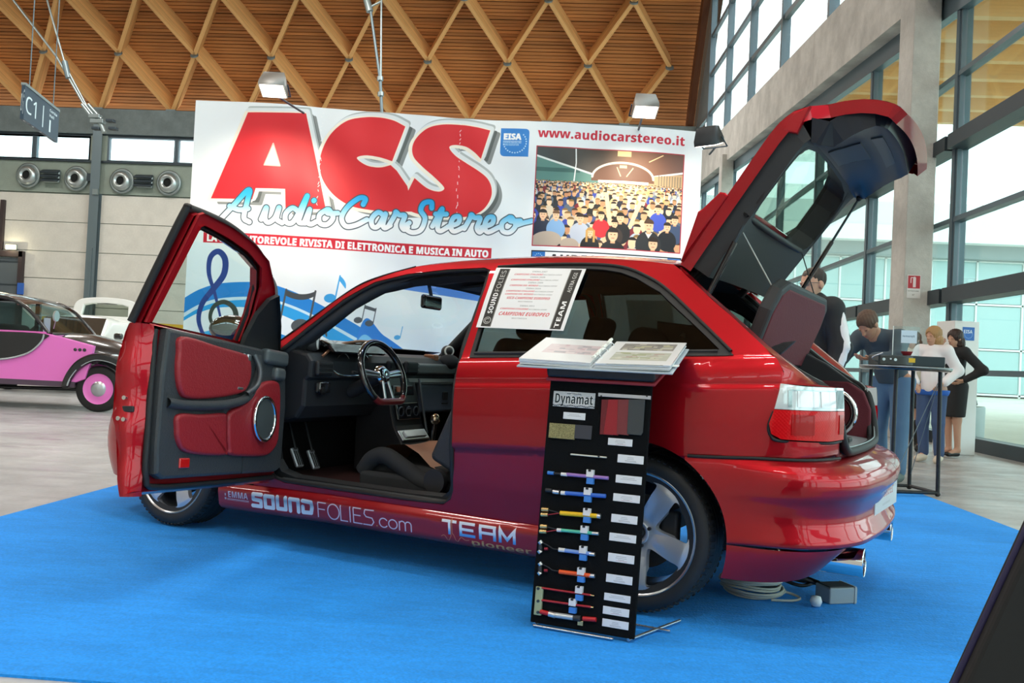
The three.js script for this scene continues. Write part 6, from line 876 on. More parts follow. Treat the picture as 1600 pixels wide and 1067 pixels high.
  for (const z of [-0.09, 0, 0.09]) mesh('binder_ring', place(new THREE.TorusGeometry(0.016, 0.0018, 6, 20), 0, 0.018, z), chromeM, b);
  mesh('page_tab', [rbox(0.05, 0.003, 0.02, 0.001, 0.25, 0.01, 0.1)], mat(0xf0f1ec, 0.4), b);
}
// ---------- people ----------
// surface nets over a distance field
function net(f, lo, hi, cell) {
  const nx = Math.ceil((hi[0] - lo[0]) / cell) + 1, ny = Math.ceil((hi[1] - lo[1]) / cell) + 1, nz = Math.ceil((hi[2] - lo[2]) / cell) + 1, val = new Float32Array(nx * ny * nz), id = (i, j, k) => (k * ny + j) * nx + i;
  for (let k = 0; k < nz; k++) for (let j = 0; j < ny; j++) for (let i = 0; i < nx; i++) val[id(i, j, k)] = f(lo[0] + i * cell, lo[1] + j * cell, lo[2] + k * cell);
  const vi = new Int32Array(nx * ny * nz).fill(-1), P = [], ix = [];
  const E = [[0, 1], [2, 3], [4, 5], [6, 7], [0, 2], [1, 3], [4, 6], [5, 7], [0, 4], [1, 5], [2, 6], [3, 7]];
  for (let k = 0; k < nz - 1; k++) for (let j = 0; j < ny - 1; j++) for (let i = 0; i < nx - 1; i++) {
    const c = [0, 1, 2, 3, 4, 5, 6, 7].map((m) => val[id(i + (m & 1), j + ((m >> 1) & 1), k + (m >> 2))]); let x = 0, y = 0, z = 0, n = 0;
    for (const [a, b] of E) if ((c[a] < 0) !== (c[b] < 0)) { const t = c[a] / (c[a] - c[b]); x += lerp(a & 1, b & 1, t); y += lerp((a >> 1) & 1, (b >> 1) & 1, t); z += lerp(a >> 2, b >> 2, t); n++; }
    if (n) { vi[id(i, j, k)] = P.length / 3; P.push(lo[0] + (i + x / n) * cell, lo[1] + (j + y / n) * cell, lo[2] + (k + z / n) * cell); }
  }
  const quad = (a, b, c, d, flip) => { if (a < 0 || b < 0 || c < 0 || d < 0) return; if (flip) ix.push(a, c, b, a, d, c); else ix.push(a, b, c, a, c, d); };
  for (let k = 1; k < nz - 1; k++) for (let j = 1; j < ny - 1; j++) for (let i = 1; i < nx - 1; i++) {
    const s = val[id(i, j, k)] < 0;
    if (s !== val[id(i + 1, j, k)] < 0) quad(vi[id(i, j - 1, k - 1)], vi[id(i, j, k - 1)], vi[id(i, j, k)], vi[id(i, j - 1, k)], !s);
    if (s !== val[id(i, j + 1, k)] < 0) quad(vi[id(i - 1, j, k - 1)], vi[id(i, j, k - 1)], vi[id(i, j, k)], vi[id(i - 1, j, k)], s);
    if (s !== val[id(i, j, k + 1)] < 0) quad(vi[id(i - 1, j - 1, k)], vi[id(i, j - 1, k)], vi[id(i, j, k)], vi[id(i - 1, j, k)], !s);
  }
  const g = new THREE.BufferGeometry(); g.setAttribute('position', new THREE.Float32BufferAttribute(P, 3)); g.setAttribute('uv', new THREE.Float32BufferAttribute(new Float32Array(P.length / 3 * 2), 2)); g.setIndex(ix); g.computeVertexNormals(); return g;
}
// tapered capsules [a, b, ra, rb] joined by a smooth minimum
function capsField(caps, k = 0.03) {
  const C = caps.map(([a, b, ra, rb]) => ({ a, d: [b[0] - a[0], b[1] - a[1], b[2] - a[2]], ra, rb })); for (const c of C) c.l = 1 / Math.max(1e-9, c.d[0] ** 2 + c.d[1] ** 2 + c.d[2] ** 2);
  return (x, y, z) => { let r = 1e3; for (const c of C) { const px = x - c.a[0], py = y - c.a[1], pz = z - c.a[2], t = clamp((px * c.d[0] + py * c.d[1] + pz * c.d[2]) * c.l, 0, 1), d = Math.hypot(px - c.d[0] * t, py - c.d[1] * t, pz - c.d[2] * t) - lerp(c.ra, c.rb, t); const h = Math.max(k - Math.abs(r - d), 0) / k; r = Math.min(r, d) - h * h * k * 0.25; } return r; };
}
function capsMesh(caps, cell, k, cut) {
  const lo = [1e3, 1e3, 1e3], hi = [-1e3, -1e3, -1e3]; for (const [a, b, ra, rb] of caps) for (const [p, r] of [[a, ra], [b, rb]]) for (let i = 0; i < 3; i++) { lo[i] = Math.min(lo[i], p[i] - r - 0.04); hi[i] = Math.max(hi[i], p[i] + r + 0.04); }
  const f = capsField(caps, k); return net(cut ? (x, y, z) => Math.max(f(x, y, z), cut(x, y, z)) : f, lo, hi, cell);
}
const mixp = (a, b, t) => [lerp(a[0], b[0], t), lerp(a[1], b[1], t), lerp(a[2], b[2], t)], addp = (a, b) => [a[0] + b[0], a[1] + b[1], a[2] + b[2]];
// hand: palm and five fingers along dir, thumb to the side
function handCaps(w, dir, side, curl = 0.35, s = 1) {
  const D = V(...dir).normalize(), S = V(...side).addScaledVector(D, -D.dot(V(...side))).normalize(), Nn = V().crossVectors(D, S), q = (d, u, n) => [w[0] + (D.x * d + S.x * u + Nn.x * n) * s, w[1] + (D.y * d + S.y * u + Nn.y * n) * s, w[2] + (D.z * d + S.z * u + Nn.z * n) * s];
  const out = []; [[-0.028, 0.062], [-0.0095, 0.073], [0.0095, 0.07], [0.028, 0.054]].forEach(([u, len]) => { out.push([q(0.01, u * 0.7, 0), q(0.085, u, 0), 0.013 * s, 0.011 * s]); const c1 = Math.cos(curl), s1 = Math.sin(curl), k = q(0.085 + len * 0.5 * c1, u * 1.08, len * 0.5 * s1), c2 = Math.cos(curl * 2), s2 = Math.sin(curl * 2); out.push([q(0.085, u, 0), k, 0.0095 * s, 0.0085 * s]); out.push([k, q(0.085 + len * 0.5 * c1 + len * 0.5 * c2, u * 1.1, len * 0.5 * (s1 + s2)), 0.0085 * s, 0.007 * s]); });
  out.push([q(0.02, 0.02, 0), q(0.055, 0.05, 0.01), 0.013 * s, 0.011 * s]); out.push([q(0.055, 0.05, 0.01), q(0.088, 0.062, 0.02), 0.011 * s, 0.008 * s]); return out;
}
// head in its own axes: y up, face to +z, origin at the middle of the skull
function headGeo() {
  const f = (x, y, z) => {
    const e = (cx, cy, cz, rx, ry, rz) => { const a = (x - cx) / rx, b = (y - cy) / ry, c = (z - cz) / rz, l = Math.hypot(a, b, c); return (l - 1) * Math.min(rx, ry, rz); }, sm = (a, b, k) => { const h = Math.max(k - Math.abs(a - b), 0) / k; return Math.min(a, b) - h * h * k * 0.25; };
    let d = e(0, 0.025, -0.008, 0.074, 0.09, 0.094); d = sm(d, e(0, -0.045, 0.022, 0.056, 0.07, 0.066), 0.03); d = sm(d, e(0, -0.098, 0.048, 0.024, 0.018, 0.022), 0.025);
    const ax = Math.abs(x); d = sm(d, Math.hypot(ax * 1.0, (y + 0.012) * 0.55, z - 0.094) - 0.012, 0.016); d = sm(d, e(0, -0.030, 0.104, 0.014, 0.012, 0.013), 0.012);
    d = Math.max(d, -(Math.hypot(ax - 0.031, y - 0.008, z - 0.098) - 0.017) + 0.0); d = sm(d, Math.hypot(ax - 0.031, (y - 0.006), z - 0.074) - 0.0165, 0.006);
    d = sm(d, Math.hypot(ax * 0.5, (y + 0.062) * 1.4, z - 0.078) - 0.0125, 0.01); d = sm(d, Math.hypot((ax - 0.076) * 2.2, (y + 0.005) * 0.85, z + 0.004) - 0.024, 0.008); return d;
  }; return net(f, [-0.11, -0.14, -0.13], [0.11, 0.14, 0.14], 0.006);
}
const HEAD = headGeo();
const skinM = mat(lin(0.56, 0.31, 0.21), 0.55), skinM2 = mat(lin(0.5, 0.25, 0.16), 0.55), eyeM = mat(lin(0.03, 0.02, 0.015), 0.2), lipM = mat(lin(0.4, 0.12, 0.1), 0.5);
function person(label, base, turn, J, look, hairGeo, hairM, clothes, opt = {}) {
  const o = thing('person', label, 'person', [base[0], base[1] + 0.009, base[2]], turn); const s = opt.scale || 1; o.scale.setScalar(s);
  const m = (a, b) => mixp(J[a], J[b], 0.5), caps = [
    [J.pelvis, J.waist, 0.115, 0.10], [J.waist, J.chest, 0.10, 0.115], [J.chest, addp(J.neck, [0, -0.05, 0]), 0.10, 0.065], [J.shL, J.shR, 0.055, 0.055], [J.neck, J.head, 0.05, 0.05],
    [J.hipL, J.knL, 0.085, 0.056], [J.knL, J.anL, 0.055, 0.036], [J.hipR, J.knR, 0.085, 0.056], [J.knR, J.anR, 0.055, 0.036], [J.anL, J.toeL, 0.036, 0.026], [J.anR, J.toeR, 0.036, 0.026],
    [J.shL, J.elL, 0.05, 0.036], [J.elL, J.wrL, 0.036, 0.024], [J.shR, J.elR, 0.05, 0.036], [J.elR, J.wrR, 0.036, 0.024], [J.hipL, J.hipR, 0.09, 0.09]];
  const body = capsMesh(caps, 0.018, 0.03);
  const hand = (w, e, sd) => capsMesh([[mixp(e, w, 0.8), w, 0.025, 0.022], ...handCaps(w, [w[0] - e[0], w[1] - e[1], w[2] - e[2]], sd, opt.curl ?? 0.4)], 0.0055, 0.008);
  const hm = new THREE.Matrix4().compose(V(...J.head), new THREE.Quaternion().setFromEuler(new THREE.Euler(look[0], look[1], look[2] || 0, 'YXZ')), V(1, 1, 1));
  const hg = HEAD.clone().applyMatrix4(hm);
  mesh('body', [body, hand(J.wrL, J.elL, opt.palmL || [0, 0, 1]), hand(J.wrR, J.elR, opt.palmR || [0, 0, 1]), hg], opt.skin || skinM, o);
  for (const k of [-1, 1]) mesh('eye', ball(0.0065, 1, 0.6, 0.6, k * 0.031, 0.006, 0.088, 10).applyMatrix4(hm), eyeM, o);
  mesh('lips', ball(0.012, 1.5, 0.4, 0.5, 0, -0.062, 0.0905, 10).applyMatrix4(hm), lipM, o);
  mesh('hair', hairGeo.clone().applyMatrix4(hm), hairM, o);
  for (const [name, cs, k, mt, cut, cell] of clothes(J, caps)) mesh(name, capsMesh(cs, cell || 0.016, k, cut), mt, o);
  return { o, hm };
}
const inflate = (caps, r) => caps.map(([a, b, ra, rb]) => [a, b, ra + r, rb + r]);
const hair = (parts, keepOut) => { const f = (x, y, z) => { let d = 1; for (const [cx, cy, cz, rx, ry, rz] of parts) { const l = Math.hypot((x - cx) / rx, (y - cy) / ry, (z - cz) / rz); d = Math.min(d, (l - 1) * Math.min(rx, ry, rz)); } const n = 0.004 * Math.sin(x * 190 + y * 40) * Math.sin(z * 160 + y * 60); const k = Math.hypot((x) / 0.058, (y + 0.03) / 0.085, (z - 0.1) / 0.075); return Math.max(d + n, (1 - k) * 0.05); }; return net(f, [-0.17, -0.3, -0.2], [0.17, 0.17, 0.15], 0.008); };
const stand = (h = 0) => ({ pelvis: [0, 0.93, 0], waist: [0, 1.08, 0], chest: [0, 1.27, 0], neck: [0, 1.44, 0], head: [0, 1.57, 0.02], shL: [0.16, 1.39, 0], shR: [-0.16, 1.39, 0], hipL: [0.085, 0.9, 0], hipR: [-0.085, 0.9, 0], knL: [0.1, 0.49, 0.01], knR: [-0.1, 0.49, 0.01], anL: [0.1, 0.085, -0.02], anR: [-0.1, 0.085, -0.02], toeL: [0.115, 0.035, 0.14], toeR: [-0.115, 0.035, 0.14], elL: [0.24, 1.12, -0.02], elR: [-0.24, 1.12, -0.02], wrL: [0.25, 0.88, 0.08], wrR: [-0.25, 0.88, 0.08] });
const shoes = (J, r = 0.012) => [[addp(J.anL, [0, -0.03, 0]), J.toeL, 0.04 + r, 0.03 + r], [addp(J.anR, [0, -0.03, 0]), J.toeR, 0.04 + r, 0.03 + r]];
{
  const cut = (y0) => (x, y, z) => y0 - y, below = (y1) => (x, y, z) => y - y1;
  const shortHair = hair([[0, 0.035, -0.015, 0.085, 0.095, 0.102]]), bob = hair([[0, 0.035, -0.01, 0.092, 0.1, 0.108], [0, -0.045, -0.03, 0.1, 0.095, 0.085]]), longHair = hair([[0, 0.035, -0.01, 0.094, 0.1, 0.11], [0, -0.06, -0.045, 0.105, 0.12, 0.08], [0, -0.15, -0.06, 0.09, 0.1, 0.06]]);
  const white = mat(0xf1eef2, 0.7), jeans = mat(0x44597f, 0.85), blueTrim = mat(0x2b66c4, 0.7), black = mat(lin(0.015, 0.016, 0.018), 0.8), shoeM = mat(0xd9cbb8, 0.6), blackShoe = mat(lin(0.012, 0.012, 0.012), 0.4), greyJ = mat(lin(0.05, 0.075, 0.1), 0.8), cream = mat(0xd8cdbb, 0.75);
  // woman in white jacket and jeans
  { const J = stand(); Object.assign(J, { elR: [-0.27, 1.12, 0.05], wrR: [-0.12, 0.97, 0.2], elL: [0.27, 1.15, -0.08], wrL: [0.18, 0.98, 0.12], knL: [0.1, 0.49, 0.03], anL: [0.12, 0.085, 0.02], anR: [-0.09, 0.085, -0.03], toeL: [0.15, 0.035, 0.17], toeR: [-0.1, 0.035, 0.13] });
    const P = person('person in white jacket with blue hem and blue jeans, standing', [4.13, 0, -10.62], -0.75, J, [0.05, -0.3, 0], bob, mat(lin(0.42, 0.24, 0.1), 0.6), (J) => [
      ['jacket', inflate([[J.pelvis, J.waist, 0.125, 0.115], [J.waist, J.chest, 0.115, 0.12], [J.chest, addp(J.neck, [0, -0.04, 0]), 0.11, 0.075], [J.shL, J.shR, 0.06, 0.06], [J.shL, J.elL, 0.062, 0.055], [J.elL, mixp(J.elL, J.wrL, 0.9), 0.055, 0.042], [J.shR, J.elR, 0.062, 0.055], [J.elR, mixp(J.elR, J.wrR, 0.9), 0.055, 0.042]], 0.012), 0.04, white, cut(0.87)],
      ['jacket_hem', inflate([[addp(J.hipL, [0, 0.0, 0]), addp(J.hipR, [0, 0.0, 0]), 0.105, 0.105]], 0.02), 0.03, blueTrim, (x, y, z) => Math.max(0.83 - y, y - 0.90)],
      ['jeans', inflate([[J.hipL, J.hipR, 0.095, 0.095], [J.hipL, J.knL, 0.09, 0.065], [J.knL, addp(J.anL, [0, 0.03, 0]), 0.062, 0.05], [J.hipR, J.knR, 0.09, 0.065], [J.knR, addp(J.anR, [0, 0.03, 0]), 0.062, 0.05]], 0.012), 0.025, jeans, below(0.9)],
      ['shoes', shoes(J), 0.02, shoeM]], { scale: 0.915 }); }
  // woman in black dress
  { const J = stand(); Object.assign(J, { elR: [-0.22, 1.2, 0.14], wrR: [-0.1, 1.43, 0.17], elL: [0.34, 1.16, -0.14], wrL: [0.2, 1.02, 0.03], knL: [0.07, 0.49, 0], knR: [-0.07, 0.49, 0.02], anL: [0.06, 0.085, -0.03], anR: [-0.06, 0.085, 0.0], toeL: [0.07, 0.035, 0.13], toeR: [-0.07, 0.035, 0.16] });
    person('person in black jacket and short black skirt with one hand raised', [4.74, 0, -11.5], -1.25, J, [0.1, 0.1, 0], longHair, mat(lin(0.035, 0.016, 0.012), 0.55), (J) => [
      ['jacket', inflate([[J.pelvis, J.waist, 0.12, 0.105], [J.waist, J.chest, 0.105, 0.12], [J.chest, addp(J.neck, [0, -0.05, 0]), 0.105, 0.07], [J.shL, J.shR, 0.06, 0.06], [J.shL, J.elL, 0.058, 0.05], [J.elL, mixp(J.elL, J.wrL, 0.9), 0.05, 0.036], [J.shR, J.elR, 0.058, 0.05], [J.elR, mixp(J.elR, J.wrR, 0.9), 0.05, 0.036]], 0.01), 0.035, black, cut(0.86)],
      ['skirt', [[addp(J.hipL, [0, 0.03, 0]), [0.06, 0.56, 0], 0.115, 0.105], [addp(J.hipR, [0, 0.03, 0]), [-0.06, 0.56, 0], 0.115, 0.105], [[0, 0.95, 0], [0, 0.56, 0], 0.12, 0.11]], 0.03, black, cut(0.53)],
      ['shoes', [[addp(J.anL, [0, -0.045, 0]), J.toeL, 0.036, 0.03], [addp(J.anR, [0, -0.045, 0]), J.toeR, 0.036, 0.03]], 0.02, blackShoe]], { scale: 0.93, palmR: [1, 0, 0] }); }
  // woman partly hidden behind the first
  { const J = stand(); person('person in cream top, dark skirt and tall black boots behind the white jacket', [4.47, 0, -12.15], -0.5, J, [0.05, -0.5, 0], bob, mat(lin(0.09, 0.045, 0.025), 0.6), (J) => [
      ['top', inflate([[J.pelvis, J.waist, 0.12, 0.11], [J.waist, J.chest, 0.11, 0.12], [J.chest, addp(J.neck, [0, -0.05, 0]), 0.105, 0.07], [J.shL, J.shR, 0.06, 0.06], [J.shL, J.elL, 0.056, 0.048], [J.elL, J.wrL, 0.046, 0.034], [J.shR, J.elR, 0.056, 0.048], [J.elR, J.wrR, 0.046, 0.034]], 0.01), 0.035, cream, cut(0.88)],
      ['skirt', [[J.hipL, [0.09, 0.62, 0], 0.115, 0.11], [J.hipR, [-0.09, 0.62, 0], 0.115, 0.11]], 0.06, black, cut(0.6)],
      ['boots', inflate([[mixp(J.knL, J.anL, 0.2), J.anL, 0.055, 0.045], [mixp(J.knR, J.anR, 0.2), J.anR, 0.055, 0.045], [addp(J.anL, [0, -0.03, 0]), J.toeL, 0.04, 0.03], [addp(J.anR, [0, -0.03, 0]), J.toeR, 0.04, 0.03]], 0.01), 0.02, blackShoe]], { scale: 0.92 }); }
  // man leaning over the bar table
  { const J = stand(); Object.assign(J, { pelvis: [0, 0.9, -0.1], waist: [0, 1.03, -0.03], chest: [0, 1.18, 0.1], neck: [0, 1.31, 0.24], head: [0, 1.37, 0.38], shL: [0.18, 1.26, 0.16], shR: [-0.18, 1.26, 0.16], elL: [0.26, 1.08, 0.36], wrL: [0.14, 1.07, 0.56], elR: [-0.27, 1.08, 0.34], wrR: [-0.14, 1.08, 0.55], hipL: [0.09, 0.88, -0.1], hipR: [-0.09, 0.88, -0.1], knL: [0.12, 0.49, -0.02], knR: [-0.11, 0.49, -0.08], anL: [0.14, 0.085, 0.02], anR: [-0.12, 0.085, -0.16], toeL: [0.16, 0.035, 0.2], toeR: [-0.14, 0.035, 0.02] });
    person('person in grey jacket and blue jeans bending over the black bar table', [2.88, 0, -8.44], -0.8, J, [0.75, -0.1, 0], shortHair, mat(lin(0.10, 0.055, 0.035), 0.65), (J) => [
      ['jacket', inflate([[J.pelvis, J.waist, 0.125, 0.12], [J.waist, J.chest, 0.12, 0.13], [J.chest, addp(J.neck, [0, -0.05, -0.03]), 0.115, 0.075], [J.shL, J.shR, 0.065, 0.065], [J.shL, J.elL, 0.062, 0.055], [J.elL, mixp(J.elL, J.wrL, 0.85), 0.054, 0.042], [J.shR, J.elR, 0.062, 0.055], [J.elR, mixp(J.elR, J.wrR, 0.85), 0.054, 0.042]], 0.015), 0.04, greyJ, cut(0.86)],
      ['jeans', inflate([[J.hipL, J.hipR, 0.1, 0.1], [J.hipL, J.knL, 0.095, 0.07], [J.knL, addp(J.anL, [0, 0.02, 0]), 0.066, 0.055], [J.hipR, J.knR, 0.095, 0.07], [J.knR, addp(J.anR, [0, 0.02, 0]), 0.066, 0.055]], 0.012), 0.025, mat(0x5f7f9f, 0.85), below(0.93)],
      ['shoes', shoes(J, 0.018), 0.02, mat(0x5d6a66, 0.6)]], { skin: skinM2, scale: 1.02 }); }
  // man with glasses and striped sleeves behind the car
  { const J = stand(); Object.assign(J, { head: [0, 1.57, 0.035] });
    const { o, hm } = person('person with glasses in black jacket with white sleeve stripes behind the car', [1.73, 0.008, -6.62], -1.05, J, [0.05, 0.15, 0], hair([[0, 0.045, -0.02, 0.08, 0.082, 0.1]]), mat(lin(0.035, 0.025, 0.02), 0.7), (J) => [
      ['jacket', inflate([[J.pelvis, J.waist, 0.13, 0.125], [J.waist, J.chest, 0.125, 0.135], [J.chest, addp(J.neck, [0, -0.03, 0]), 0.12, 0.085], [addp(J.neck, [0, -0.06, 0]), addp(J.neck, [0, 0.0, 0.005]), 0.08, 0.065], [J.shL, J.shR, 0.07, 0.07], [J.shL, J.elL, 0.066, 0.058], [J.elL, mixp(J.elL, J.wrL, 0.9), 0.056, 0.044], [J.shR, J.elR, 0.066, 0.058], [J.elR, mixp(J.elR, J.wrR, 0.9), 0.056, 0.044]], 0.016), 0.04, black, cut(0.86)],
      ['sleeve_stripe', [[addp(J.shL, [0.025, 0.045, 0]), addp(J.elL, [0.045, 0.0, 0]), 0.05, 0.045], [addp(J.elL, [0.045, 0, 0]), addp(mixp(J.elL, J.wrL, 0.85), [0.03, 0.01, 0]), 0.045, 0.034]], 0.03, mat(0xe4e4e6, 0.7), (x, y, z) => Math.abs(z - 0.02 - (1.12 - y) * 0.25) - 0.04],
      ['trousers', inflate([[J.hipL, J.hipR, 0.1, 0.1], [J.hipL, J.knL, 0.095, 0.07], [J.knL, J.anL, 0.066, 0.055], [J.hipR, J.knR, 0.095, 0.07], [J.knR, J.anR, 0.066, 0.055]], 0.012), 0.025, mat(lin(0.02, 0.022, 0.03), 0.85), below(0.9), 0.02], ['shoes', shoes(J, 0.016), 0.02, blackShoe, null, 0.02]], { skin: skinM, scale: 1.0 });
    for (const k of [-1, 1]) mesh('glasses_lens', place(new THREE.TorusGeometry(0.021, 0.0016, 6, 20), k * 0.031, 0.006, 0.102).applyMatrix4(hm), steelDarkM, o);
    mesh('glasses_arm', [rod(V(-0.052, 0.01, 0.1), V(-0.08, 0.01, 0), 0.0016, 6), rod(V(0.052, 0.01, 0.1), V(0.08, 0.01, 0), 0.0016, 6), rod(V(-0.011, 0.01, 0.104), V(0.011, 0.01, 0.104), 0.0016, 6)].map((g) => g.applyMatrix4(hm)), steelDarkM, o); }
}
// ---------- bar table and what stands on it ----------
{
  const tx = 2.74, tz = -7.62, o = thing('bar_table', 'high round black bar table with slim tube legs', 'table', [tx, 0.008, tz], 0.2);
  mesh('table_top', lathe([[0, 1.0], [0.335, 1.0], [0.35, 1.008], [0.355, 1.02], [0.35, 1.032], [0, 1.034]], 48), glossBlackM, o); mesh('top_edge', place(new THREE.TorusGeometry(0.352, 0.005, 8, 64), 0, 1.03, 0, Math.PI / 2), mat(lin(0.4, 0.44, 0.46), 0.3, 0.6), o);
  const f = [[-0.2, 0.2], [0.2, 0.2], [0.2, -0.2], [-0.2, -0.2]];
  for (const [x, z] of f) mesh('leg', rod(V(x * 0.95, 1.0, z * 0.95), V(x, 0.02, z), 0.016, 12), mat(lin(0.03, 0.032, 0.035), 0.4, 0.4), o);
  f.forEach(([x, z], i) => { const [a, b] = f[(i + 1) % 4]; mesh('foot_rail', rod(V(x, 0.03, z), V(a, 0.03, b), 0.014, 10), mat(lin(0.03, 0.032, 0.035), 0.4, 0.4), o); mesh('foot_cap', ball(0.022, 1, 0.9, 1, x, 0.02, z, 12), blackM, o); });
  mesh('tie_wire', [rod(V(-0.2, 0.1, 0.2), V(0.19, 0.95, 0.19), 0.003, 6), rod(V(0.2, 0.1, -0.2), V(0.19, 0.95, 0.19), 0.003, 6)], steelM, o);
  const q = (x, y, z) => at(x, y, 2, z);
  const a = thing('amplifier', 'flat dark audio amplifier with a yellow sticker on the bar table', 'amplifier', [tx + 0.01, 1.043, tz - 0.02], -0.05);
  mesh('case', rbox(0.52, 0.085, 0.3, 0.008, 0, 0.045, 0), mat(lin(0.03, 0.045, 0.055), 0.4, 0.3), a); mesh('front_panel', rbox(0.26, 0.075, 0.008, 0.003, -0.12, 0.045, 0.152), glossBlackM, a); mesh('sticker', rbox(0.05, 0.035, 0.004, 0.001, 0.0, 0.05, 0.158), mat(0xe8c53a, 0.5), a);
  for (const x of [-0.22, -0.13]) mesh('knob', cyl(0.012, 0.012, 0.012, 14, x, 0.05, 0.16, Math.PI / 2), satinM, a); mesh('port', rbox(0.014, 0.012, 0.004, 0.001, -0.165, 0.055, 0.157), mat(0xd8e4f0, 0.3), a); mesh('handle', tube([[-0.26, 0.03, 0.12], [-0.31, 0.06, 0.16], [-0.24, 0.1, 0.2]], 0.006, { n: 16 }), satinM, a);
  const s = thing('acrylic_stand', 'clear upright holder with a pale blue paper on the amplifier', 'sign holder', [tx + 0.0, 1.134, tz + 0.0], -0.05);
  mesh('acrylic_sheet', box(0.21, 0.24, 0.003, 0, 0.12, 0), glassMat(lin(0.9, 0.96, 0.97)), s); mesh('sheet_edge', [box(0.005, 0.24, 0.006, -0.105, 0.12, 0)], mat(0xe8f4f4, 0.2), s); mesh('stand_base', box(0.21, 0.003, 0.07, 0, 0.002, 0.0), glassMat(lin(0.9, 0.96, 0.97)), s);
  const t = canvasTex(256, 220, (c, w, h) => { c.fillStyle = '#cfe4f3'; c.fillRect(0, 0, w, h); c.save(); c.translate(w, 0); c.scale(-1, 1); c.font = 'bold 46px sans-serif'; c.fillStyle = '#4b7088'; c.fillText('Dynamat', 36, 116); c.restore(); });
  mesh('paper', box(0.125, 0.105, 0.002, 0.02, 0.155, 0.004), mat(0xffffff, 0.7, 0, { map: t }), s);
  tag(mesh('red_bowl', place(lathe([[0, 0.0], [0.03, 0.0], [0.045, 0.03], [0.048, 0.032], [0.043, 0.03], [0.028, 0.006], [0, 0.005]], 28), tx - 0.02, 1.133, tz + 0.08), mat(0xa8303a, 0.4)), 'small red bowl in front of the pale blue paper', 'bowl');
}
// white totem with blue squares, by the glazing
{
  const p = at(1482, 690, 0, 5.0); const o = thing('totem', 'white square totem with blue emblem near the concrete column', 'totem', [5.0, 0, -12.1], 0.25);
  mesh('totem_body', rbox(0.36, 1.72, 0.36, 0.01, 0, 0.86, 0), mat(0xf2f3f3, 0.5), o);
  const t = canvasTex(128, 128, (c) => { c.fillStyle = '#2b6ac0'; c.fillRect(0, 0, 128, 128); c.fillStyle = '#eef4fb'; c.font = 'bold 46px sans-serif'; c.fillText('EISA', 8, 60); c.fillStyle = '#9cc4ee'; for (let i = 0; i < 9; i++) { const a = Math.PI * i / 8; c.beginPath(); c.arc(64 + 42 * Math.cos(a), 70 + 38 * Math.sin(a), 4, 0, 7); c.fill(); } });
  mesh('emblem', box(0.17, 0.17, 0.004, 0.02, 1.56, 0.183), mat(0xffffff, 0.5, 0, { map: t }), o); mesh('emblem', box(0.004, 0.17, 0.12, 0.183, 1.56, 0), mat(0xffffff, 0.5, 0, { map: t }), o); mesh('emblem_ring', place(new THREE.TorusGeometry(0.04, 0.012, 8, 20, 4.6), 0.05, 1.24, 0.183), mat(0xb98d6a, 0.5), o);
}
// fire point sign on the column
{
  const t = canvasTex(128, 256, (c, w, h) => { c.fillStyle = '#e9e6e4'; c.fillRect(0, 0, w, h); c.fillStyle = '#c2323c'; c.fillRect(6, 8, w - 12, 140); c.fillStyle = '#f4dfe0'; c.fillRect(54, 30, 28, 106); c.beginPath(); c.arc(68, 32, 13, 0, 7); c.fill(); c.fillRect(34, 26, 40, 8); c.fillRect(30, 30, 8, 60); c.fillStyle = '#8d8a86'; c.font = 'bold 20px sans-serif'; c.fillText('ESTINTORE', 8, 184); c.fillText('N°', 50, 226); });
  tag(mesh('fire_sign', box(0.2, 0.36, 0.006, 5.2, 2.37, -14.234), mat(0xffffff, 0.5, 0, { map: t })), 'red and white fire extinguisher sign on the concrete column', 'sign');
}
// bin outside behind the glass
{
  const p = at(1520, 694, 1, 0); const o = thing('litter_bin', 'grey metal litter bin standing outside behind the glass wall', 'bin', [p.x, 0, p.z]);
  mesh('bin_body', lathe([[0.0, 0], [0.15, 0], [0.155, 0.03], [0.15, 0.06], [0.155, 0.56], [0.14, 0.58], [0.0, 0.58]], 32), galvM, o); mesh('bin_lid', place(lathe([[0.02, 0.58], [0.05, 0.6], [0.03, 0.68], [0, 0.7]], 20)), steelDarkM, o);
}
// hanging direction sign
{
  const Z = -13, a = at(37, 132, 2, Z + 0.55), b = at(91, 160, 2, Z - 0.9), d = V().subVectors(b, a), w = Math.hypot(d.x, d.z), h = at(37, 132, 2, Z + 0.55).y - at(35, 186, 2, Z + 0.55).y;
  const t = canvasTex(512, 320, (c, W, H) => { c.fillStyle = '#2a4254'; c.fillRect(0, 0, W, H); c.fillStyle = '#e6f3f7'; c.font = '210px sans-serif'; c.save(); c.translate(10, 240); c.scale(0.78, 1.05); c.fillText('C1', 0, 0); c.restore(); c.fillRect(262, 60, 12, 210); c.font = 'bold 40px sans-serif'; c.fillText('Corsia', 360, 70); c.fillText('Hall', 360, 120); c.fillRect(366, 150, 22, 120); });
  const o = thing('hanging_sign', 'blue-grey hanging sign marked C1 under the timber vault', 'sign', [a.x, a.y, a.z], Math.atan2(-d.z, d.x));
  mesh('sign_panel', box(w, h, 0.05, w / 2, -h / 2, 0), mat(0xffffff, 0.4, 0, { map: t }), o); mesh('sign_rail', [box(w, 0.04, 0.07, w / 2, 0.01, 0)], galvM, o); for (const k of [0.15, 0.85]) mesh('sign_wire', rod(V(w * k, 0, 0), V(w * k, 15, 0), 0.008, 6), steelM, o);
}
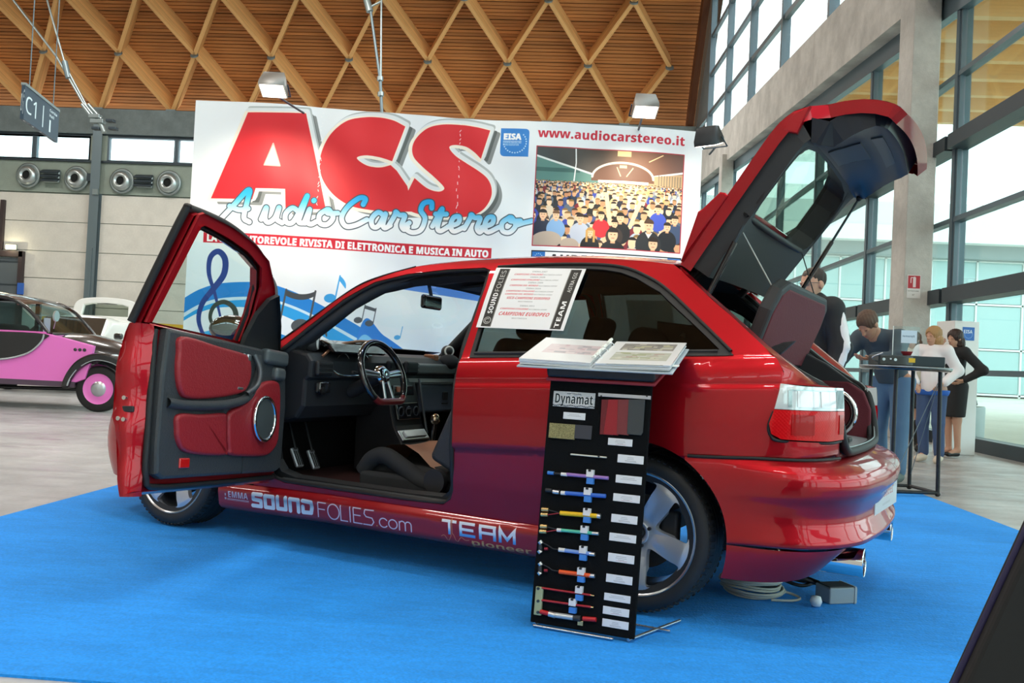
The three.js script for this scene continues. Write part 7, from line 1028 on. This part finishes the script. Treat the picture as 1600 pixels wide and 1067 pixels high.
// small signs on the back wall
{
  const p = at(32, 451, 2, ZB + 0.3), q = at(33, 471, 2, ZB + 0.3), e = at(17, 386, 2, ZB + 0.3);
  tag(mesh('wall_sign', rbox(0.36, 0.6, 0.05, 0.02, p.x, p.y, p.z), mat(0x2f62b8, 0.5)), 'small blue sign beside the dark gate', 'sign'); tag(mesh('wall_sign', rbox(0.4, 0.36, 0.05, 0.02, q.x, q.y, q.z), mat(0xc9625a, 0.5)), 'small red sign under the blue one beside the gate', 'sign');
  const x = thing('exit_light', 'glowing yellowish emergency light above the dark gate', 'emergency light', [e.x, e.y, e.z]); mesh('light_box', rbox(0.55, 0.26, 0.12, 0.03), mat(0xfff4c8, 0.5, 0, { emissive: lin(1, 0.9, 0.55), emissiveIntensity: 1.2 }), x); mesh('light_base', rbox(0.6, 0.3, 0.06, 0.03, 0, 0, -0.06), steelM, x);
  const l = new THREE.PointLight(lin(1, 0.9, 0.6), 2, 0, 2); l.position.set(e.x, e.y, e.z + 0.25); l.castShadow = true; scene.add(l);
}
// pink vintage car with black roof, seen from its right side
{
  const o = thing('vintage_car', 'pink vintage car with black roof and curved black side panel', 'car', [-6.45, 0, -12.0], 0.06);
  const pinkM = mat(lin(0.92, 0.2, 0.66), 0.3, 0, { clearcoat: 0.8 }), blkM = mat(lin(0.014, 0.015, 0.018), 0.25, 0, { clearcoat: 0.6 }), gl = glassMat(lin(0.62, 0.74, 0.74));
  const W2 = 0.68;
  const side = [[-3.0, 0.36], [-0.05, 0.36], [0.1, 0.42], [0.16, 0.62], [0.2, 0.86], [-0.26, 0.96], [-0.42, 0.99], [-3.0, 0.99]];
  const swoop = smoothOpen([[-3.0, 0.99], [-2.4, 0.99], [-1.2, 0.99], [-0.44, 0.985], [-0.46, 0.9], [-0.62, 0.74], [-0.9, 0.65], [-1.2, 0.64], [-1.55, 0.7], [-1.9, 0.82], [-2.2, 0.66], [-2.6, 0.64], [-3.0, 0.72]]);
  function smoothOpen(p) { return p; }
  for (const k of [1, -1]) {
    mesh('body_side', extr(side, 0.04, 0.012, 0, 0, k * W2 - 0.02), pinkM, o); mesh('black_panel', extr(smoothLoop(swoop, 4), 0.012, 0.004, 0, 0, k > 0 ? W2 + 0.034 : -W2 - 0.05), blkM, o);
    mesh('panel_line', tube([[-0.45, 0.98, k * (W2 + 0.052)], [-0.48, 0.88, k * (W2 + 0.052)], [-0.64, 0.73, k * (W2 + 0.052)], [-0.92, 0.64, k * (W2 + 0.052)], [-1.2, 0.63, k * (W2 + 0.052)], [-1.55, 0.69, k * (W2 + 0.052)], [-1.9, 0.81, k * (W2 + 0.052)]], 0.012, { n: 50 }), mat(0xc9d4d8, 0.3, 0.5), o);
    mesh('door_gap', box(0.02, 0.6, 0.02, -1.28, 0.68, k * (W2 + 0.025)), blkM, o); mesh('door_pillar', box(0.06, 0.48, 0.05, -1.28, 1.2, k * 0.64), blkM, o); mesh('window_line', box(2.5, 0.025, 0.03, -1.7, 1.0, k * (W2 + 0.005)), pinkM, o);
    const win = (pts) => extr(pts, 0.008, 0, 0, 0, k * 0.64 - 0.004); mesh('side_window', win([[-0.5, 1.0], [-0.62, 1.14], [-0.85, 1.34], [-1.24, 1.40], [-1.24, 1.0]]), gl, o); mesh('side_window', win([[-1.32, 1.0], [-1.32, 1.41], [-1.9, 1.42], [-2.5, 1.3], [-2.6, 1.0]]), gl, o);
    mesh('window_frame', tube([[-0.43, 0.99, k * 0.65], [-0.6, 1.18, k * 0.645], [-0.78, 1.34, k * 0.64], [-1.0, 1.43, k * 0.63], [-1.4, 1.46, k * 0.63], [-2.0, 1.44, k * 0.63], [-2.6, 1.28, k * 0.64]], 0.025, { n: 50 }), blkM, o);
    mesh('front_fender', extr(smoothLoop([[-0.18, 0.32], [-0.12, 0.5], [0.0, 0.66], [0.2, 0.76], [0.45, 0.76], [0.62, 0.66], [0.7, 0.5], [0.64, 0.5], [0.5, 0.62], [0.25, 0.66], [0.05, 0.55], [-0.06, 0.4], [-0.1, 0.3]], 4), 0.22, 0.03, 0, 0, k > 0 ? 0.52 : -0.74), blkM, o);
    mesh('fender_edge', tube([[-0.1, 0.33, k * 0.755], [-0.06, 0.44, k * 0.755], [0.05, 0.58, k * 0.755], [0.25, 0.68, k * 0.755], [0.5, 0.64, k * 0.755], [0.66, 0.5, k * 0.755]], 0.012, { n: 40 }), mat(0xc9d4d8, 0.3, 0.5), o);
    for (const x of [0.0, 0.06, 0.12]) mesh('air_slot', ball(0.024, 1, 0.9, 0.4, x - 0.04, 0.8, k * 0.715, 12), blkM, o);
    for (const x of [0.27, -2.13]) { const w = sub('wheel', o, x, 0.3, k * 0.62); w.rotation.y = k > 0 ? 0 : Math.PI; mesh('tyre', place(lathe([[0.2, -0.06], [0.27, -0.065], [0.3, -0.04], [0.3, 0.04], [0.27, 0.065], [0.2, 0.06]], 40), 0, 0, 0, Math.PI / 2), rubberM, w); mesh('rim', place(lathe([[0.0, 0.05], [0.1, 0.05], [0.16, 0.03], [0.2, 0.055]], 32), 0, 0, 0.005, Math.PI / 2), pinkM, w); mesh('hub_cap', place(lathe([[0, 0.03], [0.07, 0.025], [0.1, 0.0]], 28), 0, 0, 0.055, Math.PI / 2), satinM, w); }
    const hl = sub('headlamp', o, 0.58, 0.9, k * 0.42); mesh('lamp_shell', ball(0.085, 1, 1, 1), pinkM, hl); mesh('lamp_lens', place(lathe([[0, 0.03], [0.06, 0.02], [0.08, 0]], 24), 0.06, 0, 0, 0, 0, -Math.PI / 2), chromeM, hl);
  }
  mesh('bonnet', loft([[-0.42, 0.99, 0.62], [-0.1, 0.99, 0.58], [0.25, 0.9, 0.44], [0.52, 0.76, 0.3], [0.6, 0.6, 0.26]].map(([x, y, w]) => Array.from({ length: 11 }, (_, i) => { const a = Math.PI * i / 10; return [x, y - 0.3 + 0.32 * Math.sin(a) ** 0.7, -w * Math.cos(a)]; })), false), blkM, o);
  mesh('roof', loft([[-0.78, 1.36], [-1.0, 1.45], [-1.4, 1.5], [-1.9, 1.48], [-2.5, 1.32], [-3.0, 1.0]].map(([x, y]) => Array.from({ length: 9 }, (_, i) => { const k = i / 8 * 2 - 1; return [x, y + 0.03 * (1 - k * k), -k * 0.64]; })), false), blkM, o);
  mesh('windscreen', gridGeo(6, 4, (u, v) => { const k = u * 2 - 1; return [lerp(-0.42, -0.78, v) - 0.02 * (1 - k * k) * 0, lerp(1.0, 1.37, v), -k * 0.62]; }), gl, o); mesh('windscreen_frame', tube([[-0.4, 0.99, 0.64], [-0.42, 1.0, 0], [-0.4, 0.99, -0.64]], 0.02, { n: 20 }), blkM, o);
  mesh('floor_pan', box(2.9, 0.06, 1.3, -1.45, 0.37, 0), blkM, o); mesh('sill_strip', [box(2.95, 0.07, 0.03, -1.5, 0.345, 0.7), box(2.95, 0.07, 0.03, -1.5, 0.345, -0.7)], mat(lin(0.12, 0.08, 0.12), 0.3, 0.3), o); mesh('seat', [rbox(0.4, 0.5, 1.1, 0.08, -1.5, 0.85, 0), rbox(0.4, 0.5, 1.1, 0.08, -2.3, 0.85, 0)], darkFabricM, o); mesh('dashboard', rbox(0.2, 0.12, 1.2, 0.04, -0.5, 0.95, 0), pinkM, o);
  mesh('exhaust_box', [rbox(0.5, 0.12, 0.3, 0.04, -1.9, 0.24, 0.3), rod(V(-1.6, 0.24, 0.3), V(-0.2, 0.26, 0.2), 0.025)], blkM, o); mesh('wing_mirror', [place(cyl(0.07, 0.07, 0.02, 20), -0.28, 1.22, 0.78, 0, 0, Math.PI / 2), rod(V(-0.36, 1.06, 0.67), V(-0.28, 1.18, 0.78), 0.006)], satinM, o); mesh('paper_card', box(0.01, 0.2, 0.16, -0.62, 1.1, 0.35), mat(0xe3e0ea, 0.7), o);
}
// white car facing the hall with its tailgate up
{
  const o = thing('white_car', 'white hatchback with dark windscreen and raised tailgate behind the pink car', 'car', [-9.25, -0.0, -16.2], 0.12);
  const wM = mat(0xeeeeea, 0.3, 0, { clearcoat: 0.7 }), dk = mat(lin(0.03, 0.03, 0.028), 0.12, 0, { clearcoat: 1 });
  const ring = (z, pts) => pts.map(([x, y]) => [x, y, z]), sec = (w, y0, y1, n = 14) => Array.from({ length: n + 1 }, (_, i) => { const a = Math.PI * i / n, c = Math.cos(a), s = Math.sin(a); return [w * Math.sign(c) * Math.abs(c) ** 0.55, y0 + (y1 - y0) * s ** 0.55]; });
  mesh('body', loft([ring(1.5, sec(0.62, 0.3, 0.66)), ring(1.46, sec(0.76, 0.25, 0.8)), ring(1.2, sec(0.8, 0.22, 0.9)), ring(0.6, sec(0.82, 0.22, 0.98)), ring(-1.6, sec(0.82, 0.22, 0.98)), ring(-2.4, sec(0.78, 0.3, 0.95))], false), wM, o);
  mesh('cabin', loft([ring(0.55, sec(0.70, 0.96, 1.0)), ring(-0.05, sec(0.62, 0.96, 1.36)), ring(-0.25, sec(0.6, 0.96, 1.40)), ring(-1.3, sec(0.6, 0.96, 1.38)), ring(-1.9, sec(0.66, 0.96, 1.1))], false), wM, o);
  mesh('windscreen', gridGeo(10, 6, (u, v) => { const k = u * 2 - 1; return [k * lerp(0.66, 0.54, v), lerp(1.0, 1.345, v), lerp(0.57, 0.02, v) + 0.03 * (1 - k * k)]; }), dk, o);
  const tg = sub('tailgate', o, 0, 1.30, -1.3); tg.rotation.x = -0.25; mesh('tailgate_frame', extrHole(), wM, tg); mesh('tailgate_glass', box(0.9, 0.26, 0.01, 0, 0.24, 0.02), glassMat(lin(0.7, 0.76, 0.72)), tg); mesh('glass_edge', [box(0.98, 0.03, 0.05, 0, 0.39, 0.03), box(0.03, 0.28, 0.05, -0.47, 0.25, 0.03), box(0.03, 0.28, 0.05, 0.47, 0.25, 0.03)], dk, tg);
  function extrHole() { const s = shapeOf(smoothLoop([[-0.55, 0], [0.55, 0], [0.62, 0.2], [0.58, 0.38], [0.4, 0.46], [0, 0.49], [-0.4, 0.46], [-0.58, 0.38], [-0.62, 0.2]], 4)); s.holes.push(new THREE.Path([[-0.47, 0.1], [0.47, 0.1], [0.45, 0.34], [0.3, 0.385], [0, 0.4], [-0.3, 0.385], [-0.45, 0.34]].map(([x, y]) => new THREE.Vector2(x, y)))); return new THREE.ExtrudeGeometry(s, { depth: 0.06, bevelEnabled: true, bevelSize: 0.015, bevelThickness: 0.02, bevelSegments: 2 }); }
  for (const x of [-0.72, 0.72]) for (const z of [0.95, -1.55]) { const w = sub('wheel', o, x, 0.3, z); mesh('tyre', place(lathe([[0.19, -0.08], [0.28, -0.08], [0.3, -0.05], [0.3, 0.05], [0.28, 0.08], [0.19, 0.08]], 32), 0, 0, 0, 0, 0, Math.PI / 2), rubberM, w); mesh('rim', place(cyl(0.19, 0.19, 0.14, 24), 0, 0, 0, 0, 0, Math.PI / 2), aluM, w); }
  for (const x of [-0.55, 0.55]) mesh('headlamp', rbox(0.26, 0.12, 0.08, 0.03, x, 0.68, 1.44), mat(0xdfe6ea, 0.1, 0.4), o); mesh('grille', rbox(0.7, 0.12, 0.04, 0.02, 0, 0.52, 1.5), blackM, o); for (const x of [-0.9, 0.9]) mesh('wing_mirror', rbox(0.16, 0.12, 0.1, 0.04, x, 1.02, 0.35), dk, o);
}
// yellow barrier behind the cars
{
  const p = at(96, 500, 2, -22), q = at(272, 515, 2, -22); const o = thing('yellow_barrier', 'yellow rail on thin posts behind the white car', 'barrier', [0, 0, -22]);
  mesh('rail', [beam(V(p.x - 0.5, p.y, 0), V(q.x + 0.3, q.y + 0.05, 0), 0.06, 0.16)], mat(0xe0b23a, 0.5), o); for (const k of [0, 0.5, 1]) mesh('post', box(0.06, lerp(p.y, q.y, k), 0.06, lerp(p.x - 0.4, q.x + 0.2, k), lerp(p.y, q.y, k) / 2, 0), steelDarkM, o);
}
// things on the carpet under the rear bumper
{
  const c = thing('cable_coil', 'coil of pale grey cable lying under the rear bumper', 'cable', [0.80, 0.0135, -3.86]); const m = mat(0xb9b7ab, 0.5);
  for (let k = 0; k < 12; k++) { const r = 0.13 - k * 0.003 + rr(-0.012, 0.012), y = 0.006 + k * 0.0095, ex = rr(-0.012, 0.012), ez = rr(-0.012, 0.012), ph = rr(0, 6); mesh('cable_turn', tube(Array.from({ length: 20 }, (_, i) => { const a = i / 20 * Math.PI * 2; return [ex + r * Math.cos(a), y + 0.005 * Math.sin(a * 2 + ph), ez + r * 0.95 * Math.sin(a)]; }), 0.0052, { closed: true, n: 80, seg: 7 }), m, c); }
  mesh('cable_end', tube([[0.12, 0.02, 0.03], [0.16, 0.012, 0.04], [0.175, 0.008, 0.085], [0.13, 0.006, 0.12], [0.05, 0.006, 0.13]], 0.0052, { n: 40, seg: 7 }), m, c);
  const d = thing('black_cable', 'tangle of black cable between the coil and the power box', 'cable', [0.985, 0.012, -3.96]); for (let k = 0; k < 4; k++) mesh('cable_loop', tube([[-0.2 + rr(-0.03, 0.03), 0.08 + rr(0, 0.02), rr(-0.05, 0.05)], [-0.08, 0.05 + rr(0, 0.05), rr(-0.08, 0.08)], [0.02, 0.02 + rr(0, 0.05), rr(-0.08, 0.08)], [0.1, 0.03 + rr(0, 0.04), rr(-0.04, 0.1)]], 0.008, { n: 30, seg: 7 }), blackM, d);
  mesh('cable_drop', tube([[-0.02, 0.2, -0.05], [0.03, 0.16, -0.03], [0.12, 0.1, 0.04]], 0.008, { n: 20, seg: 7 }), blackM, d);
  const b = thing('power_box', 'grey plastic power box lying on the blue carpet behind the bumper', 'power box', [1.135, 0.008, -3.83], 0.35); b.scale.setScalar(0.78); mesh('box_body', rbox(0.17, 0.085, 0.13, 0.008, 0, 0.043, 0), mat(0x9aa3a6, 0.5), b); mesh('box_lid', rbox(0.15, 0.006, 0.11, 0.002, -0.005, 0.088, 0), blackM, b); mesh('box_flange', rbox(0.012, 0.09, 0.138, 0.003, 0.07, 0.046, 0), mat(0xa8b0b2, 0.5), b);
  tag(mesh('white_plug', place(lathe([[0, -0.022], [0.018, -0.018], [0.024, 0], [0.018, 0.018], [0, 0.022]], 24), 1.02, 0.033, -3.705), mat(0xdfe3e6, 0.4)), 'round white plug lying beside the grey power box', 'plug');
}
// dark leaning panel close to the camera
{
  const Z = -1.55, a = at(1490, 1100, 2, Z), b = at(1632, 792, 2, Z), d = V().subVectors(b, a).normalize(), lo = a.clone().addScaledVector(d, -a.y / d.y * 1.0), hi = a.clone().addScaledVector(d, (1.02 - a.y) / d.y);
  const o = thing('dark_panel', 'black fabric panel leaning at the edge of the carpet', 'panel', [lo.x, 0, Z], 0); const w = 0.7;
  mesh('fabric_panel', extr([[0, 0], [hi.x - lo.x, hi.y], [hi.x - lo.x + w, hi.y], [w, 0]], 0.04, 0.008, 0, 0, -0.04), mat(lin(0.010, 0.010, 0.011), 0.85), o); mesh('panel_piping', rod(V(0, 0.01, -0.02), V(hi.x - lo.x, hi.y, -0.02), 0.006, 8), mat(lin(0.012, 0.01, 0.06), 0.6), o);
  mesh('prop_leg', rod(V(0.5, 0.7, -0.03), V(0.75, 0, -0.3), 0.012, 8), steelDarkM, o);
}
// outside: paved court, timber canopy and the glass building across it
{
  const ground = struct('ground_outside', uvBox(box(60, 0.2, 120, XR + 30.4, -0.12, -30)), mat(0xf2f2ee, 0.8, 0, { map: rep(texPanel, 0.2, 0.2) }));
  const can = thing('timber_canopy', 'pale timber canopy roof outside the glass wall', 'canopy', [XR + 0.8, 0, 0]), wd = mat(0xeebd84, 0.7), wd2 = mat(0xfbe0b8, 0.7);
  for (let z = -27.6; z < 0; z += 1.35) mesh('rafter', box(9, 0.7, 0.22, 4.6, 9.0, z), wd, can);
  for (let z = -28.1; z < 0; z += 0.475) mesh('canopy_board', box(9.4, 0.04, 0.44, 4.6, 9.4, z), wd2, can);
  for (let z = -26; z < 0; z += 9.5) mesh('canopy_post', cyl(0.2, 0.2, 8.7, 20, 8.2, 4.35, z), concreteM, can);
  mesh('canopy_lamp', box(0.5, 1.0, 0.5, 3.0, 8.1, -14.2), mat(0x8d9698, 0.5), can);
  const bl = thing('glass_building', 'glazed building with white roof edge across the court', 'building', [XR + 2, 0, -62]), gM = mat(lin(0.36, 0.53, 0.53), 0.15, 0.2), fw = mat(0xf0f4f4, 0.6);
  mesh('roof_slab', box(52, 2.5, 14, 26, 11.2, -5), fw, bl); mesh('soffit', box(51, 0.9, 12, 26, 9.5, -5), mat(0x8d9a9c, 0.7), bl); mesh('core', box(50, 9.0, 8, 26, 4.5, -6), mat(lin(0.2, 0.26, 0.26), 0.7), bl);
  for (let x = 1.2; x < 50; x += 3) for (const y of [0.2, 3.2, 6.2]) mesh('pane', box(2.85, 2.8, 0.05, x + 1.5, y + 1.45, -0.2), gM, bl);
  for (let x = 1.2; x < 51; x += 3) mesh('mullion', box(0.12, 9.1, 0.16, x, 4.55, -0.16), fw, bl); for (const y of [0.15, 3.15, 6.15, 9.05]) mesh('transom', box(50, 0.12, 0.16, 26, y, -0.16), fw, bl);
}
renderer.render(scene, camera);
